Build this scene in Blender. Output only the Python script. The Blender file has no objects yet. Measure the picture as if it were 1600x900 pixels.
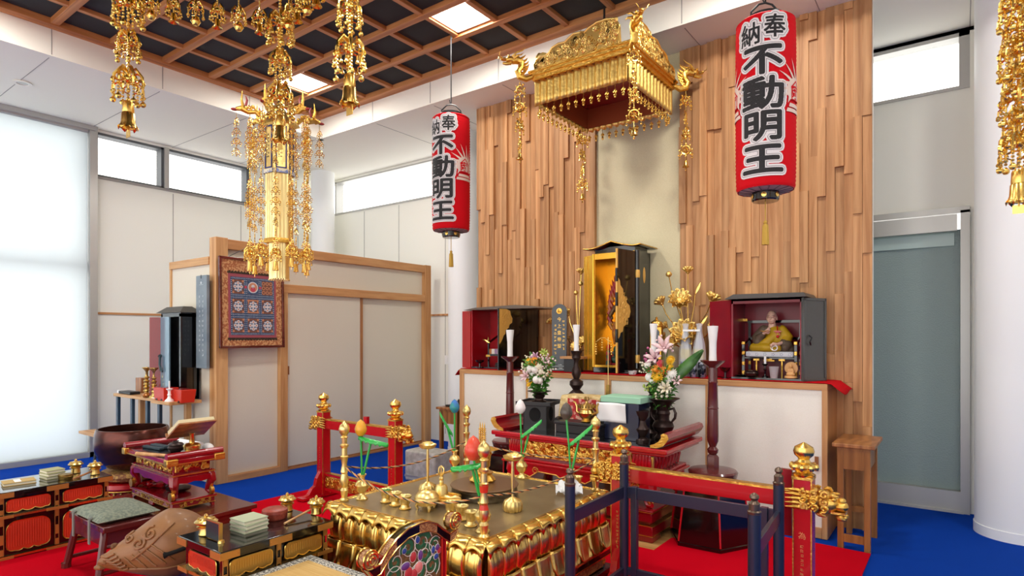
import bpy, bmesh, math, random
from mathutils import Vector, Matrix, Euler
R = math.radians
pi, sin, cos = math.pi, math.sin, math.cos
SC = bpy.context.scene
COL = SC.collection
random.seed(7)

# ---------------------------------------------------------------- camera, world, light, exposure
cam = bpy.data.objects.new('camera', bpy.data.cameras.new('camera'))
COL.objects.link(cam)
cam.location = (0, 0, 1.4)
cam.rotation_euler = (R(90), 0, R(36.5))
cam.data.sensor_width = 36
cam.data.lens = 947 / 1600 * 36
cam.data.shift_y = 76 / 1600
cam.data.clip_start = 0.02
SC.camera = cam
SC.view_settings.view_transform = 'Standard'
SC.view_settings.look = 'None'
SC.view_settings.gamma = 1.0
SC.view_settings.use_curve_mapping = False
SC.view_settings.exposure = 0.47
try:
    SC.cycles.use_denoising = True
    SC.cycles.max_bounces = 10
    SC.cycles.diffuse_bounces = 5
    SC.cycles.transparent_max_bounces = 12
    SC.cycles.sample_clamp_indirect = 6.0
    SC.cycles.caustics_reflective = False
    SC.cycles.caustics_refractive = False
except Exception:
    pass
W = bpy.data.worlds.new('overcast sky')
SC.world = W
W.use_nodes = True
W.node_tree.nodes['Background'].inputs[0].default_value = (1.0, 0.985, 0.945, 1)
W.node_tree.nodes['Background'].inputs[1].default_value = 2.0


def area(name, loc, sx, sy, power, rot=(0, 0, 0), col=(1, 1, 1)):
    l = bpy.data.lights.new(name, 'AREA')
    l.shape = 'RECTANGLE'
    l.size, l.size_y, l.energy, l.color = sx, sy, power, col
    o = bpy.data.objects.new(name, l)
    COL.objects.link(o)
    o.location, o.rotation_euler = loc, rot
    return o


PITCH = 0.445
LIGHT_CELLS = [(-5.65, 3.88), (-3.425, 3.88), (-1.2, 3.88), (1.03, 3.88), (-5.65, 1.17), (-3.425, 1.17), (-1.2, 1.17), (1.03, 1.17)]  # first two are seen lamps; the rest are unseen, added for their light
for lx, ly in LIGHT_CELLS:
    area('ceiling_lamp_light', (lx, ly, 4.11), 0.36, 0.36, 22, col=(1, 0.96, 0.9))


# ---------------------------------------------------------------- materials
def lin(h):
    if isinstance(h, str):
        h = h.lstrip('#')
        h = [int(h[i:i + 2], 16) / 255 for i in (0, 2, 4)]
        return tuple(c / 12.92 if c <= 0.04045 else ((c + 0.055) / 1.055) ** 2.4 for c in h) + (1,)
    return tuple(h)[:3] + (1,)


MATS = {}


def mat(name, col, rough=0.5, metal=0.0, bump=0.0, bscale=60.0, col2=None, nscale=8.0, stretch=(1, 1, 1), coat=0.0, spec=None, sheen=0.0, detail=3.0, lo=0.35, hi=0.65):
    """plain or two-tone noise material"""
    if name in MATS:
        return MATS[name]
    m = bpy.data.materials.new(name)
    MATS[name] = m
    m.use_nodes = True
    nt = m.node_tree
    b = nt.nodes['Principled BSDF']
    b.inputs['Base Color'].default_value = lin(col)
    b.inputs['Roughness'].default_value = rough
    b.inputs['Metallic'].default_value = metal
    if coat:
        b.inputs['Coat Weight'].default_value = coat
        b.inputs['Coat Roughness'].default_value = 0.06
    if spec is not None:
        b.inputs['Specular IOR Level'].default_value = spec
    if sheen:
        b.inputs['Sheen Weight'].default_value = sheen
    if col2 is not None or bump:
        tc = nt.nodes.new('ShaderNodeTexCoord')
        mp = nt.nodes.new('ShaderNodeMapping')
        mp.inputs['Scale'].default_value = stretch
        nt.links.new(tc.outputs['Object'], mp.inputs['Vector'])
    if col2 is not None:
        n = nt.nodes.new('ShaderNodeTexNoise')
        n.inputs['Scale'].default_value = nscale
        n.inputs['Detail'].default_value = detail
        nt.links.new(mp.outputs[0], n.inputs['Vector'])
        cr = nt.nodes.new('ShaderNodeValToRGB')
        cr.color_ramp.elements[0].position, cr.color_ramp.elements[1].position = lo, hi
        cr.color_ramp.elements[0].color, cr.color_ramp.elements[1].color = lin(col), lin(col2)
        nt.links.new(n.outputs[0], cr.inputs[0])
        nt.links.new(cr.outputs[0], b.inputs['Base Color'])
    if bump:
        n2 = nt.nodes.new('ShaderNodeTexNoise')
        n2.inputs['Scale'].default_value = bscale
        n2.inputs['Detail'].default_value = 3
        nt.links.new(mp.outputs[0], n2.inputs['Vector'])
        bp = nt.nodes.new('ShaderNodeBump')
        bp.inputs['Strength'].default_value = bump
        bp.inputs['Distance'].default_value = 0.01
        nt.links.new(n2.outputs[0], bp.inputs['Height'])
        nt.links.new(bp.outputs[0], b.inputs['Normal'])
    return m


def woodmat(name, c1, c2, axis='Z', scale=14.0, rough=0.5, attr=None, coat=0.0, dist=2.5):
    """wood with grain running along an axis; attr: a per-face float that shifts the tone and the grain of each board"""
    if name in MATS:
        return MATS[name]
    m = bpy.data.materials.new(name)
    MATS[name] = m
    m.use_nodes = True
    nt = m.node_tree
    L = nt.links.new
    b = nt.nodes['Principled BSDF']
    b.inputs['Roughness'].default_value = rough
    if coat:
        b.inputs['Coat Weight'].default_value = coat
        b.inputs['Coat Roughness'].default_value = 0.1
    tc = nt.nodes.new('ShaderNodeTexCoord')
    mp = nt.nodes.new('ShaderNodeMapping')
    mp.inputs['Scale'].default_value = {'X': (0.07, 1, 1), 'Y': (1, 0.07, 1), 'Z': (1, 1, 0.07)}[axis]
    L(tc.outputs['Object'], mp.inputs['Vector'])
    src = mp.outputs[0]
    if attr:
        at = nt.nodes.new('ShaderNodeAttribute')
        at.attribute_name = attr
        va = nt.nodes.new('ShaderNodeVectorMath')
        va.operation = 'MULTIPLY_ADD'
        L(at.outputs['Fac'], va.inputs[0])
        va.inputs[1].default_value = (17.0, 31.0, 53.0)
        L(src, va.inputs[2])
        src = va.outputs[0]
    w = nt.nodes.new('ShaderNodeTexNoise')
    w.inputs['Scale'].default_value = scale
    w.inputs['Detail'].default_value = 4
    w.inputs['Distortion'].default_value = dist
    L(src, w.inputs['Vector'])
    wv = nt.nodes.new('ShaderNodeTexWave')
    wv.wave_type = 'BANDS'
    wv.bands_direction = 'X' if axis != 'X' else 'Y'
    wv.inputs['Scale'].default_value = scale * 0.3
    wv.inputs['Distortion'].default_value = 7
    wv.inputs['Detail'].default_value = 2
    wv.inputs['Detail Scale'].default_value = 0.6
    L(src, wv.inputs['Vector'])
    mx = nt.nodes.new('ShaderNodeMath')
    mx.operation = 'MULTIPLY_ADD'
    L(wv.outputs['Fac'], mx.inputs[0])
    mx.inputs[1].default_value = 0.34
    L(w.outputs[0], mx.inputs[2])
    cr = nt.nodes.new('ShaderNodeValToRGB')
    cr.color_ramp.elements[0].position, cr.color_ramp.elements[1].position = 0.4, 0.95
    cr.color_ramp.elements[0].color, cr.color_ramp.elements[1].color = lin(c1), lin(c2)
    L(mx.outputs[0], cr.inputs[0])
    out = cr.outputs[0]
    if attr:
        hs = nt.nodes.new('ShaderNodeHueSaturation')
        ma = nt.nodes.new('ShaderNodeMath')
        ma.operation = 'MULTIPLY_ADD'
        L(at.outputs['Fac'], ma.inputs[0])
        ma.inputs[1].default_value = 0.42
        ma.inputs[2].default_value = 0.76
        L(ma.outputs[0], hs.inputs['Value'])
        L(out, hs.inputs['Color'])
        out = hs.outputs[0]
    L(out, b.inputs['Base Color'])
    return m


def glassmat(name, col=(1, 1, 1), rough=0.0, alpha=0.3):
    m = bpy.data.materials.new(name)
    MATS[name] = m
    m.use_nodes = True
    nt = m.node_tree
    nt.nodes.clear()
    o = nt.nodes.new('ShaderNodeOutputMaterial')
    t = nt.nodes.new('ShaderNodeBsdfTransparent')
    t.inputs[0].default_value = lin(col)
    g = nt.nodes.new('ShaderNodeBsdfPrincipled')
    g.inputs['Base Color'].default_value = lin(col)
    g.inputs['Roughness'].default_value = rough
    x = nt.nodes.new('ShaderNodeMixShader')
    x.inputs[0].default_value = alpha
    nt.links.new(t.outputs[0], x.inputs[1])
    nt.links.new(g.outputs[0], x.inputs[2])
    nt.links.new(x.outputs[0], o.inputs[0])
    return m


def translucent(name, col, fac=0.6, rough=0.9):
    m = bpy.data.materials.new(name)
    MATS[name] = m
    m.use_nodes = True
    nt = m.node_tree
    nt.nodes.clear()
    o = nt.nodes.new('ShaderNodeOutputMaterial')
    d = nt.nodes.new('ShaderNodeBsdfDiffuse')
    t = nt.nodes.new('ShaderNodeBsdfTranslucent')
    d.inputs[0].default_value = lin(col)
    t.inputs[0].default_value = lin(col)
    x = nt.nodes.new('ShaderNodeMixShader')
    x.inputs[0].default_value = fac
    nt.links.new(d.outputs[0], x.inputs[1])
    nt.links.new(t.outputs[0], x.inputs[2])
    nt.links.new(x.outputs[0], o.inputs[0])
    return m


def emis(name, col, s):
    m = bpy.data.materials.new(name)
    MATS[name] = m
    m.use_nodes = True
    b = m.node_tree.nodes['Principled BSDF']
    b.inputs['Base Color'].default_value = lin(col)
    b.inputs['Emission Color'].default_value = lin(col)
    b.inputs['Emission Strength'].default_value = s
    return m


WHITE = mat('white wall paper', '#F1F0E6', 0.85, bump=0.05, bscale=300)
CEILW = mat('white ceiling panel', '#F3F0E4', 0.85)
CREAM = mat('cream woven wall cloth', '#DCD2AE', 0.8, col2='#CFC49D', nscale=260, bump=0.1, bscale=400)
PAPER = mat('cream sliding door paper', '#E6DFCD', 0.85, col2='#DDD5C1', nscale=200, bump=0.06, bscale=350)
PANELW = mat('white counter panel', '#F6F4EA', 0.75, col2='#EFECDF', nscale=300)
COLW = mat('white painted column', '#EEF0F0', 0.55)
GREYM = mat('grey aluminium', '#B9B8B4', 0.4, 0.5)
DGREY = mat('dark grey frame', '#5D6164', 0.5, 0.2)
SEAM = mat('panel seam grey', '#9E9B96', 0.8)
COFW = woodmat('coffer cedar wood', '#A8622F', '#CE8C54', 'Y', 10, 0.5)
COFX = woodmat('coffer cedar wood across', '#A8622F', '#CE8C54', 'X', 10, 0.5)
COFD = mat('charcoal coffer panel', '#2E2E2F', 0.9, bump=0.2, bscale=200)
PLANK = woodmat('cedar plank', '#AC7747', '#D09D69', 'Z', 15, 0.55, attr='tone')
BLUE = mat('blue carpet', '#0A3AA0', 0.95, bump=0.3, bscale=600, col2='#0E41A4', nscale=300, spec=0.05)
REDC = mat('red carpet', '#C00018', 0.95, bump=0.3, bscale=600, col2='#C8041E', nscale=250, spec=0.05)
FLOORW = woodmat('tan wood floor', '#A8763F', '#C79A5E', 'X', 12, 0.5)
HINO = woodmat('hinoki post wood', '#B9804A', '#DDAE76', 'Z', 12, 0.5)
HINOX = woodmat('hinoki rail wood along', '#B07440', '#D5A069', 'Y', 12, 0.5)
HINOZ = woodmat('hinoki rail wood across', '#B9804A', '#DDAE76', 'X', 12, 0.5)
BROWNW = woodmat('brown furniture wood', '#8A5329', '#B87C45', 'Z', 16, 0.42, coat=0.2)
GOLD = mat('polished gold', '#EFC66C', 0.26, 1.0, bump=0.04, bscale=40)
GOLDF = mat('carved gold leaf', '#EBC164', 0.36, 1.0, bump=0.35, bscale=70, col2='#D9A646', nscale=30)
GOLDY = mat('pale lemon gold', '#F2D78C', 0.33, 1.0, bump=0.05, bscale=60)
BRASS = mat('brass', '#DDBC70', 0.28, 1.0)
BRASSD = mat('aged brass', '#A98C4C', 0.38, 1.0, col2='#7E6432', nscale=14)
REDL = mat('red lacquer', '#BE111C', 0.25, coat=0.5)
GILT = mat('matte gilt plate', '#E8B75E', 0.42, 0.35, bump=0.1, bscale=80)
CRIM = mat('crimson lacquer', '#9A0E1C', 0.22, coat=0.5)
REDD = mat('dark red lacquer', '#8E0E1A', 0.25, coat=0.5)
VERM = mat('vermilion lacquer', '#D4341C', 0.35)
BLACKL = mat('black lacquer', '#0B0A0C', 0.12, coat=0.6)
BLACKS = mat('black satin', '#17181B', 0.4)
NAVY = mat('navy painted steel', '#1A2138', 0.35, 0.0, coat=0.2)
BRONZE = mat('dark bronze', '#3A2B28', 0.35, 0.6)
MAROON = mat('maroon lacquered wood', '#5E2422', 0.25, coat=0.4)
MAHOG = woodmat('mahogany', '#4A1C16', '#7A3426', 'Y', 14, 0.25, coat=0.5)
WAX = mat('white candle wax', '#F4F4F2', 0.5)
GREENP = mat('green painted leaf', '#2FB24A', 0.3, coat=0.3)
LEAFG = mat('leaf green', '#3E7A2C', 0.5, col2='#5C9A3C', nscale=30)
PURPLE = mat('purple cloth', '#55308C', 0.8, bump=0.2, bscale=200)
YELC = mat('mustard cloth', '#C6A04A', 0.8, bump=0.2, bscale=200)
IVORY = mat('ivory paper', '#E8E2C8', 0.8)


# ---------------------------------------------------------------- mesh builder
def TR(x=0, y=0, z=0, rx=0, ry=0, rz=0, s=1.0):
    if not isinstance(s, (tuple, list)):
        s = (s, s, s)
    return Matrix.Translation((x, y, z)) @ Euler((R(rx), R(ry), R(rz))).to_matrix().to_4x4() @ Matrix.Diagonal((*s, 1))


def FRONT(x, y, z):
    """drawing plane u right, v up, facing -Y"""
    return Matrix(((1, 0, 0, x), (0, 0, -1, y), (0, 1, 0, z), (0, 0, 0, 1)))


def SIDE(x, y, z):
    """drawing plane u along +Y, v up, facing +X"""
    return Matrix(((0, 0, 1, x), (1, 0, 0, y), (0, 1, 0, z), (0, 0, 0, 1)))


class MB:
    def __init__(s):
        s.v, s.f, s.mi, s.M, s.k = [], [], [], None, 0

    def add(s, vs, fs, M=None):
        n = len(s.v)
        T = s.M
        if M is not None:
            T = M if T is None else T @ M
        if T is not None:
            vs = [tuple(T @ Vector(p)) for p in vs]
        s.v.extend(vs)
        s.f.extend([tuple(i + n for i in q) for q in fs])
        s.mi.extend([s.k] * len(fs))
        return s

    def box(s, x0, y0, z0, x1, y1, z1, M=None):
        vs = [(x0, y0, z0), (x1, y0, z0), (x1, y1, z0), (x0, y1, z0), (x0, y0, z1), (x1, y0, z1), (x1, y1, z1), (x0, y1, z1)]
        return s.add(vs, [(0, 3, 2, 1), (4, 5, 6, 7), (0, 1, 5, 4), (1, 2, 6, 5), (2, 3, 7, 6), (3, 0, 4, 7)], M)

    def cb(s, cx, cy, cz, sx, sy, sz, M=None):
        return s.box(cx - sx / 2, cy - sy / 2, cz - sz / 2, cx + sx / 2, cy + sy / 2, cz + sz / 2, M)

    def taper(s, cx, cy, z0, z1, ax, ay, bx, by, M=None):
        vs = [(cx + sx * hx / 2, cy + sy * hy / 2, z) for z, hx, hy in ((z0, ax, ay), (z1, bx, by)) for sx, sy in ((-1, -1), (1, -1), (1, 1), (-1, 1))]
        return s.add(vs, [(0, 3, 2, 1), (4, 5, 6, 7), (0, 1, 5, 4), (1, 2, 6, 5), (2, 3, 7, 6), (3, 0, 4, 7)], M)

    def lathe(s, prof, n=16, M=None, c=(0, 0, 0), flute=0.0, nf=0):
        vs, fs = [], []
        for r, z in prof:
            for i in range(n):
                a = 2 * pi * i / n
                q = r * (1 + flute * cos(nf * a)) if nf else r
                vs.append((c[0] + q * cos(a), c[1] + q * sin(a), c[2] + z))
        m = len(prof)
        for j in range(m - 1):
            for i in range(n):
                a, b = j * n + i, j * n + (i + 1) % n
                fs.append((a, b, b + n, a + n))
        if prof[0][0] > 1e-5:
            fs.append(tuple(range(n - 1, -1, -1)))
        if prof[-1][0] > 1e-5:
            fs.append(tuple((m - 1) * n + i for i in range(n)))
        return s.add(vs, fs, M)

    def tube(s, pts, r, n=6, closed=False, M=None, cap=True):
        P = [Vector(p) for p in pts]
        m = len(P)
        rs = r if isinstance(r, (list, tuple)) else [r] * m
        vs, fs = [], []
        t = (P[1] - P[0]).normalized()
        up = Vector((0, 0, 1)) if abs(t.z) < 0.9 else Vector((1, 0, 0))
        nrm = t.cross(up).normalized()
        for i in range(m):
            if closed:
                t = (P[(i + 1) % m] - P[i - 1])
            else:
                t = P[min(i + 1, m - 1)] - P[max(i - 1, 0)]
            if t.length < 1e-9:
                t = Vector((0, 0, 1))
            t.normalize()
            nrm = nrm - t * nrm.dot(t)
            if nrm.length < 1e-6:
                nrm = t.orthogonal()
            nrm.normalize()
            bi = t.cross(nrm)
            for k in range(n):
                a = 2 * pi * k / n
                vs.append(tuple(P[i] + (nrm * cos(a) + bi * sin(a)) * rs[i]))
        for i in range(m if closed else m - 1):
            j = (i + 1) % m
            for k in range(n):
                k2 = (k + 1) % n
                fs.append((i * n + k, i * n + k2, j * n + k2, j * n + k))
        if cap and not closed:
            fs.append(tuple(range(n - 1, -1, -1)))
            fs.append(tuple((m - 1) * n + k for k in range(n)))
        return s.add(vs, fs, M)

    def prism(s, poly, d0, d1, M=None):
        n = len(poly)
        a = sum(poly[i][0] * poly[(i + 1) % n][1] - poly[(i + 1) % n][0] * poly[i][1] for i in range(n))
        if a < 0:
            poly = poly[::-1]
        vs = [(p[0], p[1], d0) for p in poly] + [(p[0], p[1], d1) for p in poly]
        fs = [tuple(range(n - 1, -1, -1)), tuple(range(n, 2 * n))]
        fs += [(i, (i + 1) % n, n + (i + 1) % n, n + i) for i in range(n)]
        return s.add(vs, fs, M)

    def ball(s, x, y, z, r, n=10, m=6, M=None):
        rx, ry, rz = r if isinstance(r, (tuple, list)) else (r, r, r)
        vs, fs = [(x, y, z - rz)], []
        for j in range(1, m):
            p = -pi / 2 + pi * j / m
            for i in range(n):
                a = 2 * pi * i / n
                vs.append((x + rx * cos(p) * cos(a), y + ry * cos(p) * sin(a), z + rz * sin(p)))
        vs.append((x, y, z + rz))
        e = len(vs) - 1
        for i in range(n):
            fs.append((0, 1 + (i + 1) % n, 1 + i))
            fs.append((e, e - n + i, e - n + (i + 1) % n))
        for j in range(m - 2):
            for i in range(n):
                a, b = 1 + j * n + i, 1 + j * n + (i + 1) % n
                fs.append((a, b, b + n, a + n))
        return s.add(vs, fs, M)

    def torus(s, RR, r, n=16, m=6, M=None, a0=0, a1=360):
        full = a1 - a0 >= 360
        k = n if full else n + 1
        pts = [(RR * cos(R(a0 + (a1 - a0) * i / n)), RR * sin(R(a0 + (a1 - a0) * i / n)), 0) for i in range(k)]
        return s.tube(pts, r, m, closed=full, M=M)

    def grid(s, fn, nu, nv, cu=False, M=None):
        vs = [tuple(fn(i / (nu if cu else nu - 1), j / (nv - 1))) for j in range(nv) for i in range(nu)]
        fs = []
        for j in range(nv - 1):
            for i in range(nu if cu else nu - 1):
                i2 = (i + 1) % nu
                fs.append((j * nu + i, j * nu + i2, (j + 1) * nu + i2, (j + 1) * nu + i))
        return s.add(vs, fs, M)

    def mesh(s, name):
        me = bpy.data.meshes.new(name)
        me.from_pydata(s.v, [], s.f)
        return me

    def o(s, name, m, parent=None, loc=(0, 0, 0), rz=0, smooth=35, bevel=0, solid=0, sub=0, clean=False):
        me = s.mesh(name)
        ms = m if isinstance(m, (list, tuple)) else [m]
        for q in ms:
            me.materials.append(q)
        if len(ms) > 1:
            me.polygons.foreach_set('material_index', s.mi)
        me.validate()
        if clean:
            bm = bmesh.new()
            bm.from_mesh(me)
            bmesh.ops.recalc_face_normals(bm, faces=bm.faces)
            bm.to_mesh(me)
            bm.free()
        if smooth:
            me.polygons.foreach_set('use_smooth', [True] * len(me.polygons))
            me.set_sharp_from_angle(angle=R(smooth))
        me.update()
        ob = bpy.data.objects.new(name, me)
        COL.objects.link(ob)
        ob.location = loc
        ob.rotation_euler = (0, 0, R(rz))
        if parent is not None:
            ob.parent = parent
        if solid:
            md = ob.modifiers.new('solid', 'SOLIDIFY')
            md.thickness = solid
            md.offset = 0
        if bevel:
            md = ob.modifiers.new('bevel', 'BEVEL')
            md.width = bevel
            md.segments = 2
            md.limit_method = 'ANGLE'
            md.angle_limit = R(40)
        if sub:
            md = ob.modifiers.new('sub', 'SUBSURF')
            md.levels = md.render_levels = sub
        return ob


def tag(o, label, cat, group=None, kind=None):
    o['label'] = label
    o['category'] = cat
    if group:
        o['group'] = group
    if kind:
        o['kind'] = kind
    return o


def thing(name, label, cat, loc=(0, 0, 0), rz=0, group=None):
    o = bpy.data.objects.new(name, None)
    o.empty_display_size = 0.05
    COL.objects.link(o)
    o.location = loc
    o.rotation_euler = (0, 0, R(rz))
    return tag(o, label, cat, group)


def struct(o, label=None):
    o['kind'] = 'structure'
    if label:
        o['label'] = label
    return o


def dup(root, loc, label=None, rz=None, group=None):
    def cp(o, parent):
        c = o.copy()
        COL.objects.link(c)
        if parent is not None:
            c.parent = parent
        for ch in [x for x in KIDS.get(o.name, [])]:
            cp(ch, c)
        return c
    KIDS = {}
    stack = [root]
    allobs = [x for x in bpy.data.objects if x.parent is not None]
    for x in allobs:
        KIDS.setdefault(x.parent.name, []).append(x)
    c = cp(root, None)
    c.location = loc
    if rz is not None:
        c.rotation_euler = (0, 0, R(rz))
    if label:
        c['label'] = label
    if group:
        c['group'] = group
    return c


def arc(cx, cy, r, a0, a1, n):
    return [(cx + r * cos(R(a0 + (a1 - a0) * i / n)), cy + r * sin(R(a0 + (a1 - a0) * i / n))) for i in range(n + 1)]


def spiral(cx, cy, r0, r1, a0, turns, n=20):
    return [(cx + (r0 + (r1 - r0) * i / n) * cos(R(a0) + 2 * pi * turns * i / n), cy + (r0 + (r1 - r0) * i / n) * sin(R(a0) + 2 * pi * turns * i / n)) for i in range(n + 1)]


def text_geo(body, size=1.0, offset=0.0, spacing=1.0):
    """outline of real characters as flat (verts, faces), centred on the origin"""
    c = bpy.data.curves.new('lettering', 'FONT')
    c.body = body
    c.size = size
    c.offset = offset
    c.align_x = 'CENTER'
    c.resolution_u = 4
    o = bpy.data.objects.new('lettering', c)
    COL.objects.link(o)
    bpy.context.view_layer.update()
    dg = bpy.context.evaluated_depsgraph_get()
    me = bpy.data.meshes.new_from_object(o.evaluated_get(dg))
    vs = [tuple(v.co) for v in me.vertices]
    fs = [tuple(p.vertices) for p in me.polygons]
    bpy.data.objects.remove(o)
    bpy.data.curves.remove(c)
    bpy.data.meshes.remove(me)
    if vs:
        x0, x1 = min(v[0] for v in vs), max(v[0] for v in vs)
        y0, y1 = min(v[1] for v in vs), max(v[1] for v in vs)
        vs = [(v[0] - (x0 + x1) / 2, v[1] - (y0 + y1) / 2, 0) for v in vs]
    return vs, fs


def glyph_ticks(b, n, x, y0, dy, h, M, seed=1):
    """a column of tiny unreadable brush strokes, as the photograph shows them"""
    rnd = random.Random(seed)
    for i in range(n):
        cy = y0 - dy * i
        for k in range(4):
            u, v = rnd.uniform(-h, h) * 0.5, rnd.uniform(-h, h) * 0.5
            if k % 2:
                b.cb(x + u * 0.3, cy + v, 0, h * 0.8, h * 0.14, 0.0006, M)
            else:
                b.cb(x + u, cy + v * 0.3, 0, h * 0.14, h * 0.8, 0.0006, M)
# ================================================================ the setting
CZ = 3.85          # lower ceiling
CX0, CX1, CY1 = -6.37, 1.75, 4.62   # coffered recess
CY0 = -1.4
b = MB(); b.box(-8.6, -4, -0.12, 4, 6.4, 0)
struct(b.o('floor', BLUE), 'bright blue carpeted floor of the hall')
b = MB(); b.box(-3.55, 3.35, 0.0, -1.2, 4.7, 0.003)
struct(b.o('trim_1', FLOORW), 'bare tan wooden floor strip before the altar counter')
b = MB()
b.box(-4.78, -2.0, 0.0, -1.2, 3.73, 0.008); 
tag(b.o('red_carpet', REDC), 'red carpet running under the gold altar and black side desks', 'carpet')
b = MB()
b.prism([(-1.6, 0.3), (-0.46, 0.3), (-0.46, 4.47), (-1.1, 4.5), (-1.35, 4.32), (-1.42, 4.33), (-1.6, 4.0)], 0.009, 0.016)
tag(b.o('red_carpet_strip', REDC), 'red carpet strip under the hexagonal pedestal at the small side table', 'carpet')

# left wall with blind, high windows
b = MB()
b.box(-8.35, -4, 0, -8.2, -0.6, CZ); b.box(-8.35, -0.6, 3.82, -8.2, 4.75, CZ)
b.box(-8.35, 2.82, 0, -8.2, 6.15, 3.3)
b.box(-8.35, 4.75, 3.3, -8.2, 6.15, 3.85)
struct(b.o('wall_left', WHITE))
b = MB()
for y in (3.7, 4.62, 5.54):
    b.box(-8.2, y - 0.004, 0.1, -8.197, y + 0.004, 3.25)
b.box(-8.2, 2.82, 3.27, -8.19, 4.8, 3.3)
struct(b.o('trim_2', SEAM))
b = MB(); b.box(-8.2, 2.82, 1.665, -8.185, 5.5, 1.69); b.box(-5.9, 5.985, 1.68, -5.2, 6.0, 1.705)
struct(b.o('trim_3', HINOX), 'thin wooden picture rail on the white wall')
glass = glassmat('clear window glass', (1, 1, 1), 0.0, 0.04)
frost = mat('frosted grey green glass', '#97AAA8', 0.5, bump=0.5, bscale=150)


def window_side(i, y0, y1, z0, z1):
    r = MB()
    w = 0.05
    r.box(-8.34, y0, z0, -8.2, y0 + 0.03, z1); r.box(-8.34, y1 - 0.045, z0, -8.2, y1, z1)
    r.box(-8.34, y0, z1 - 0.03, -8.2, y1, z1); r.box(-8.34, y0, z0, -8.2, y1, z0 + 0.02)
    o = struct(r.o('window_%d' % i, DGREY))
    g = MB(); g.box(-8.3, y0 + 0.03, z0 + 0.02, -8.295, y1 - 0.045, z1 - 0.03); g.o('pane', glass, o)


window_side(1, 2.82, 3.6, 3.3, 3.82)
window_side(2, 3.62, 4.75, 3.3, 3.82)
b = MB(); b.box(-8.2, 2.74, 0, -8.12, 2.82, 3.85); b.box(-8.2, 3.585, 3.3, -8.17, 3.64, 3.82); b.box(-8.2, -0.6, 3.8, -8.1, 2.8, 3.85)
b.box(-8.2, -0.6, 0, -8.12, 2.8, 0.06)
struct(b.o('trim_4', GREYM), 'grey mullion beside the tall roller blind')
# big window behind the blind
r = MB()
for y in (-0.6, 1.1, 2.74):
    r.box(-8.34, y - 0.03, 0, -8.26, y + 0.03, 3.85)
for z in (0.03, 2.22, 3.82):
    r.box(-8.34, -0.6, z - 0.05, -8.26, 2.8, z + 0.05)
o = struct(r.o('window_3', DGREY), 'tall window behind the white roller blind')
g = MB(); g.box(-8.3, -0.6, 0.05, -8.295, 2.74, 3.8); g.o('pane', glass, o)
bl = thing('roller_blind', 'tall white roller blind glowing over the big window', 'blind', (-8.17, 1.0, 0))
b = MB(); b.box(-0.004, -1.6, 0.05, 0.0, 1.735, 3.78); b.o('fabric', translucent('blind fabric', '#EEF4F6', 0.62), bl)
b = MB(); b.tube([(0, -1.6, 3.8), (0, 1.735, 3.8)], 0.03, 10); b.o('roller', GREYM, bl)
b = MB(); b.box(-0.012, -1.6, 0.035, 0.008, 1.735, 0.06); b.o('bottom_bar', GREYM, bl)
b = MB(); b.tube([(0.03, 1.77, 3.7), (0.035, 1.775, 2.4), (0.03, 1.77, 1.15)], 0.004, 5); b.box(0.02, 1.755, 1.1, 0.045, 1.79, 1.2); b.o('pull_cord', WAX, bl)

# back wall: windows right and left of the altar wall
b = MB()
b.box(-8.35, 6.0, 0, -0.62, 6.15, 3.3)
b.box(-4.6, 6.0, 3.3, -0.9, 6.15, CZ)
b.box(-0.62, 6.0, 2.42, 4, 6.15, 3.37)
b.box(0.06, 6.0, 0, 4, 6.15, 2.42); b.box(0.06, 6.0, 3.37, 4, 6.15, CZ); 
b.box(-8.35, 6.0, 3.82, 4, 6.15, 3.95)
struct(b.o('wall_back', WHITE))
b = MB()
for x in (-7.2, -6.45, -5.55, -5.0):
    b.box(x - 0.004, 5.997, 0.1, x + 0.004, 6.0, 3.28)
struct(b.o('trim_5', SEAM))


def window_back(i, x0, x1, z0, z1, t=0.04, m=None, rt=0.04):
    r = MB()
    r.box(x0, 6.0, z1 - t, x1, 6.14, z1); r.box(x0, 5.99, z0, x1, 6.14, z0 + 0.025)
    r.box(x0, 6.0, z0, x0 + 0.03, 6.14, z1); r.box(x1 - rt, 6.0, z0, x1, 6.14, z1)
    o = struct(r.o('window_%d' % i, m or GREYM))
    g = MB(); g.box(x0 + 0.03, 6.1, z0 + 0.025, x1 - rt, 6.105, z1 - t); g.o('pane', glass, o)


window_back(4, -7.9, -4.6, 3.3, 3.82, 0.02)
window_back(5, -0.9, 0.06, 3.37, 3.87, 0.08, rt=0.07)
# frosted sliding door at right
d = MB()
d.box(-0.75, 5.96, 2.38, 0.06, 6.0, 2.43); d.box(0.0, 5.96, 0, 0.06, 6.1, 2.4); d.box(-0.75, 5.94, 2.24, -0.02, 6.0, 2.37)
d.box(-0.75, 5.97, 0.0, 0.0, 6.1, 0.17); d.box(-0.75, 5.95, 0.0, 0.02, 5.97, 0.02)
do = struct(d.o('door_1', GREYM), 'aluminium sliding door with frosted glass')
g = MB(); g.box(-0.75, 6.03, 0.17, 0.02, 6.04, 2.26); g.o('pane', frost, do)
g = MB(); g.box(-0.75, 6.01, 2.13, -0.04, 6.03, 2.23); g.o('top_rail', mat('pale green rail', '#B9CFCB', 0.4), do)
b = MB(); b.box(-5.55, 5.985, 1.03, -5.47, 6.0, 1.15); b.box(-5.53, 5.98, 1.06, -5.49, 5.985, 1.12)
tag(b.o('light_switch', WAX), 'small white light switch plate on the wall by the slim column', 'switch')

b = MB(); b.box(3.0, -4, 0, 3.15, 6.15, CZ + 0.1)
struct(b.o('wall_right_added', WHITE))  # unseen wall, added to cut the light reaching the right side

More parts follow.
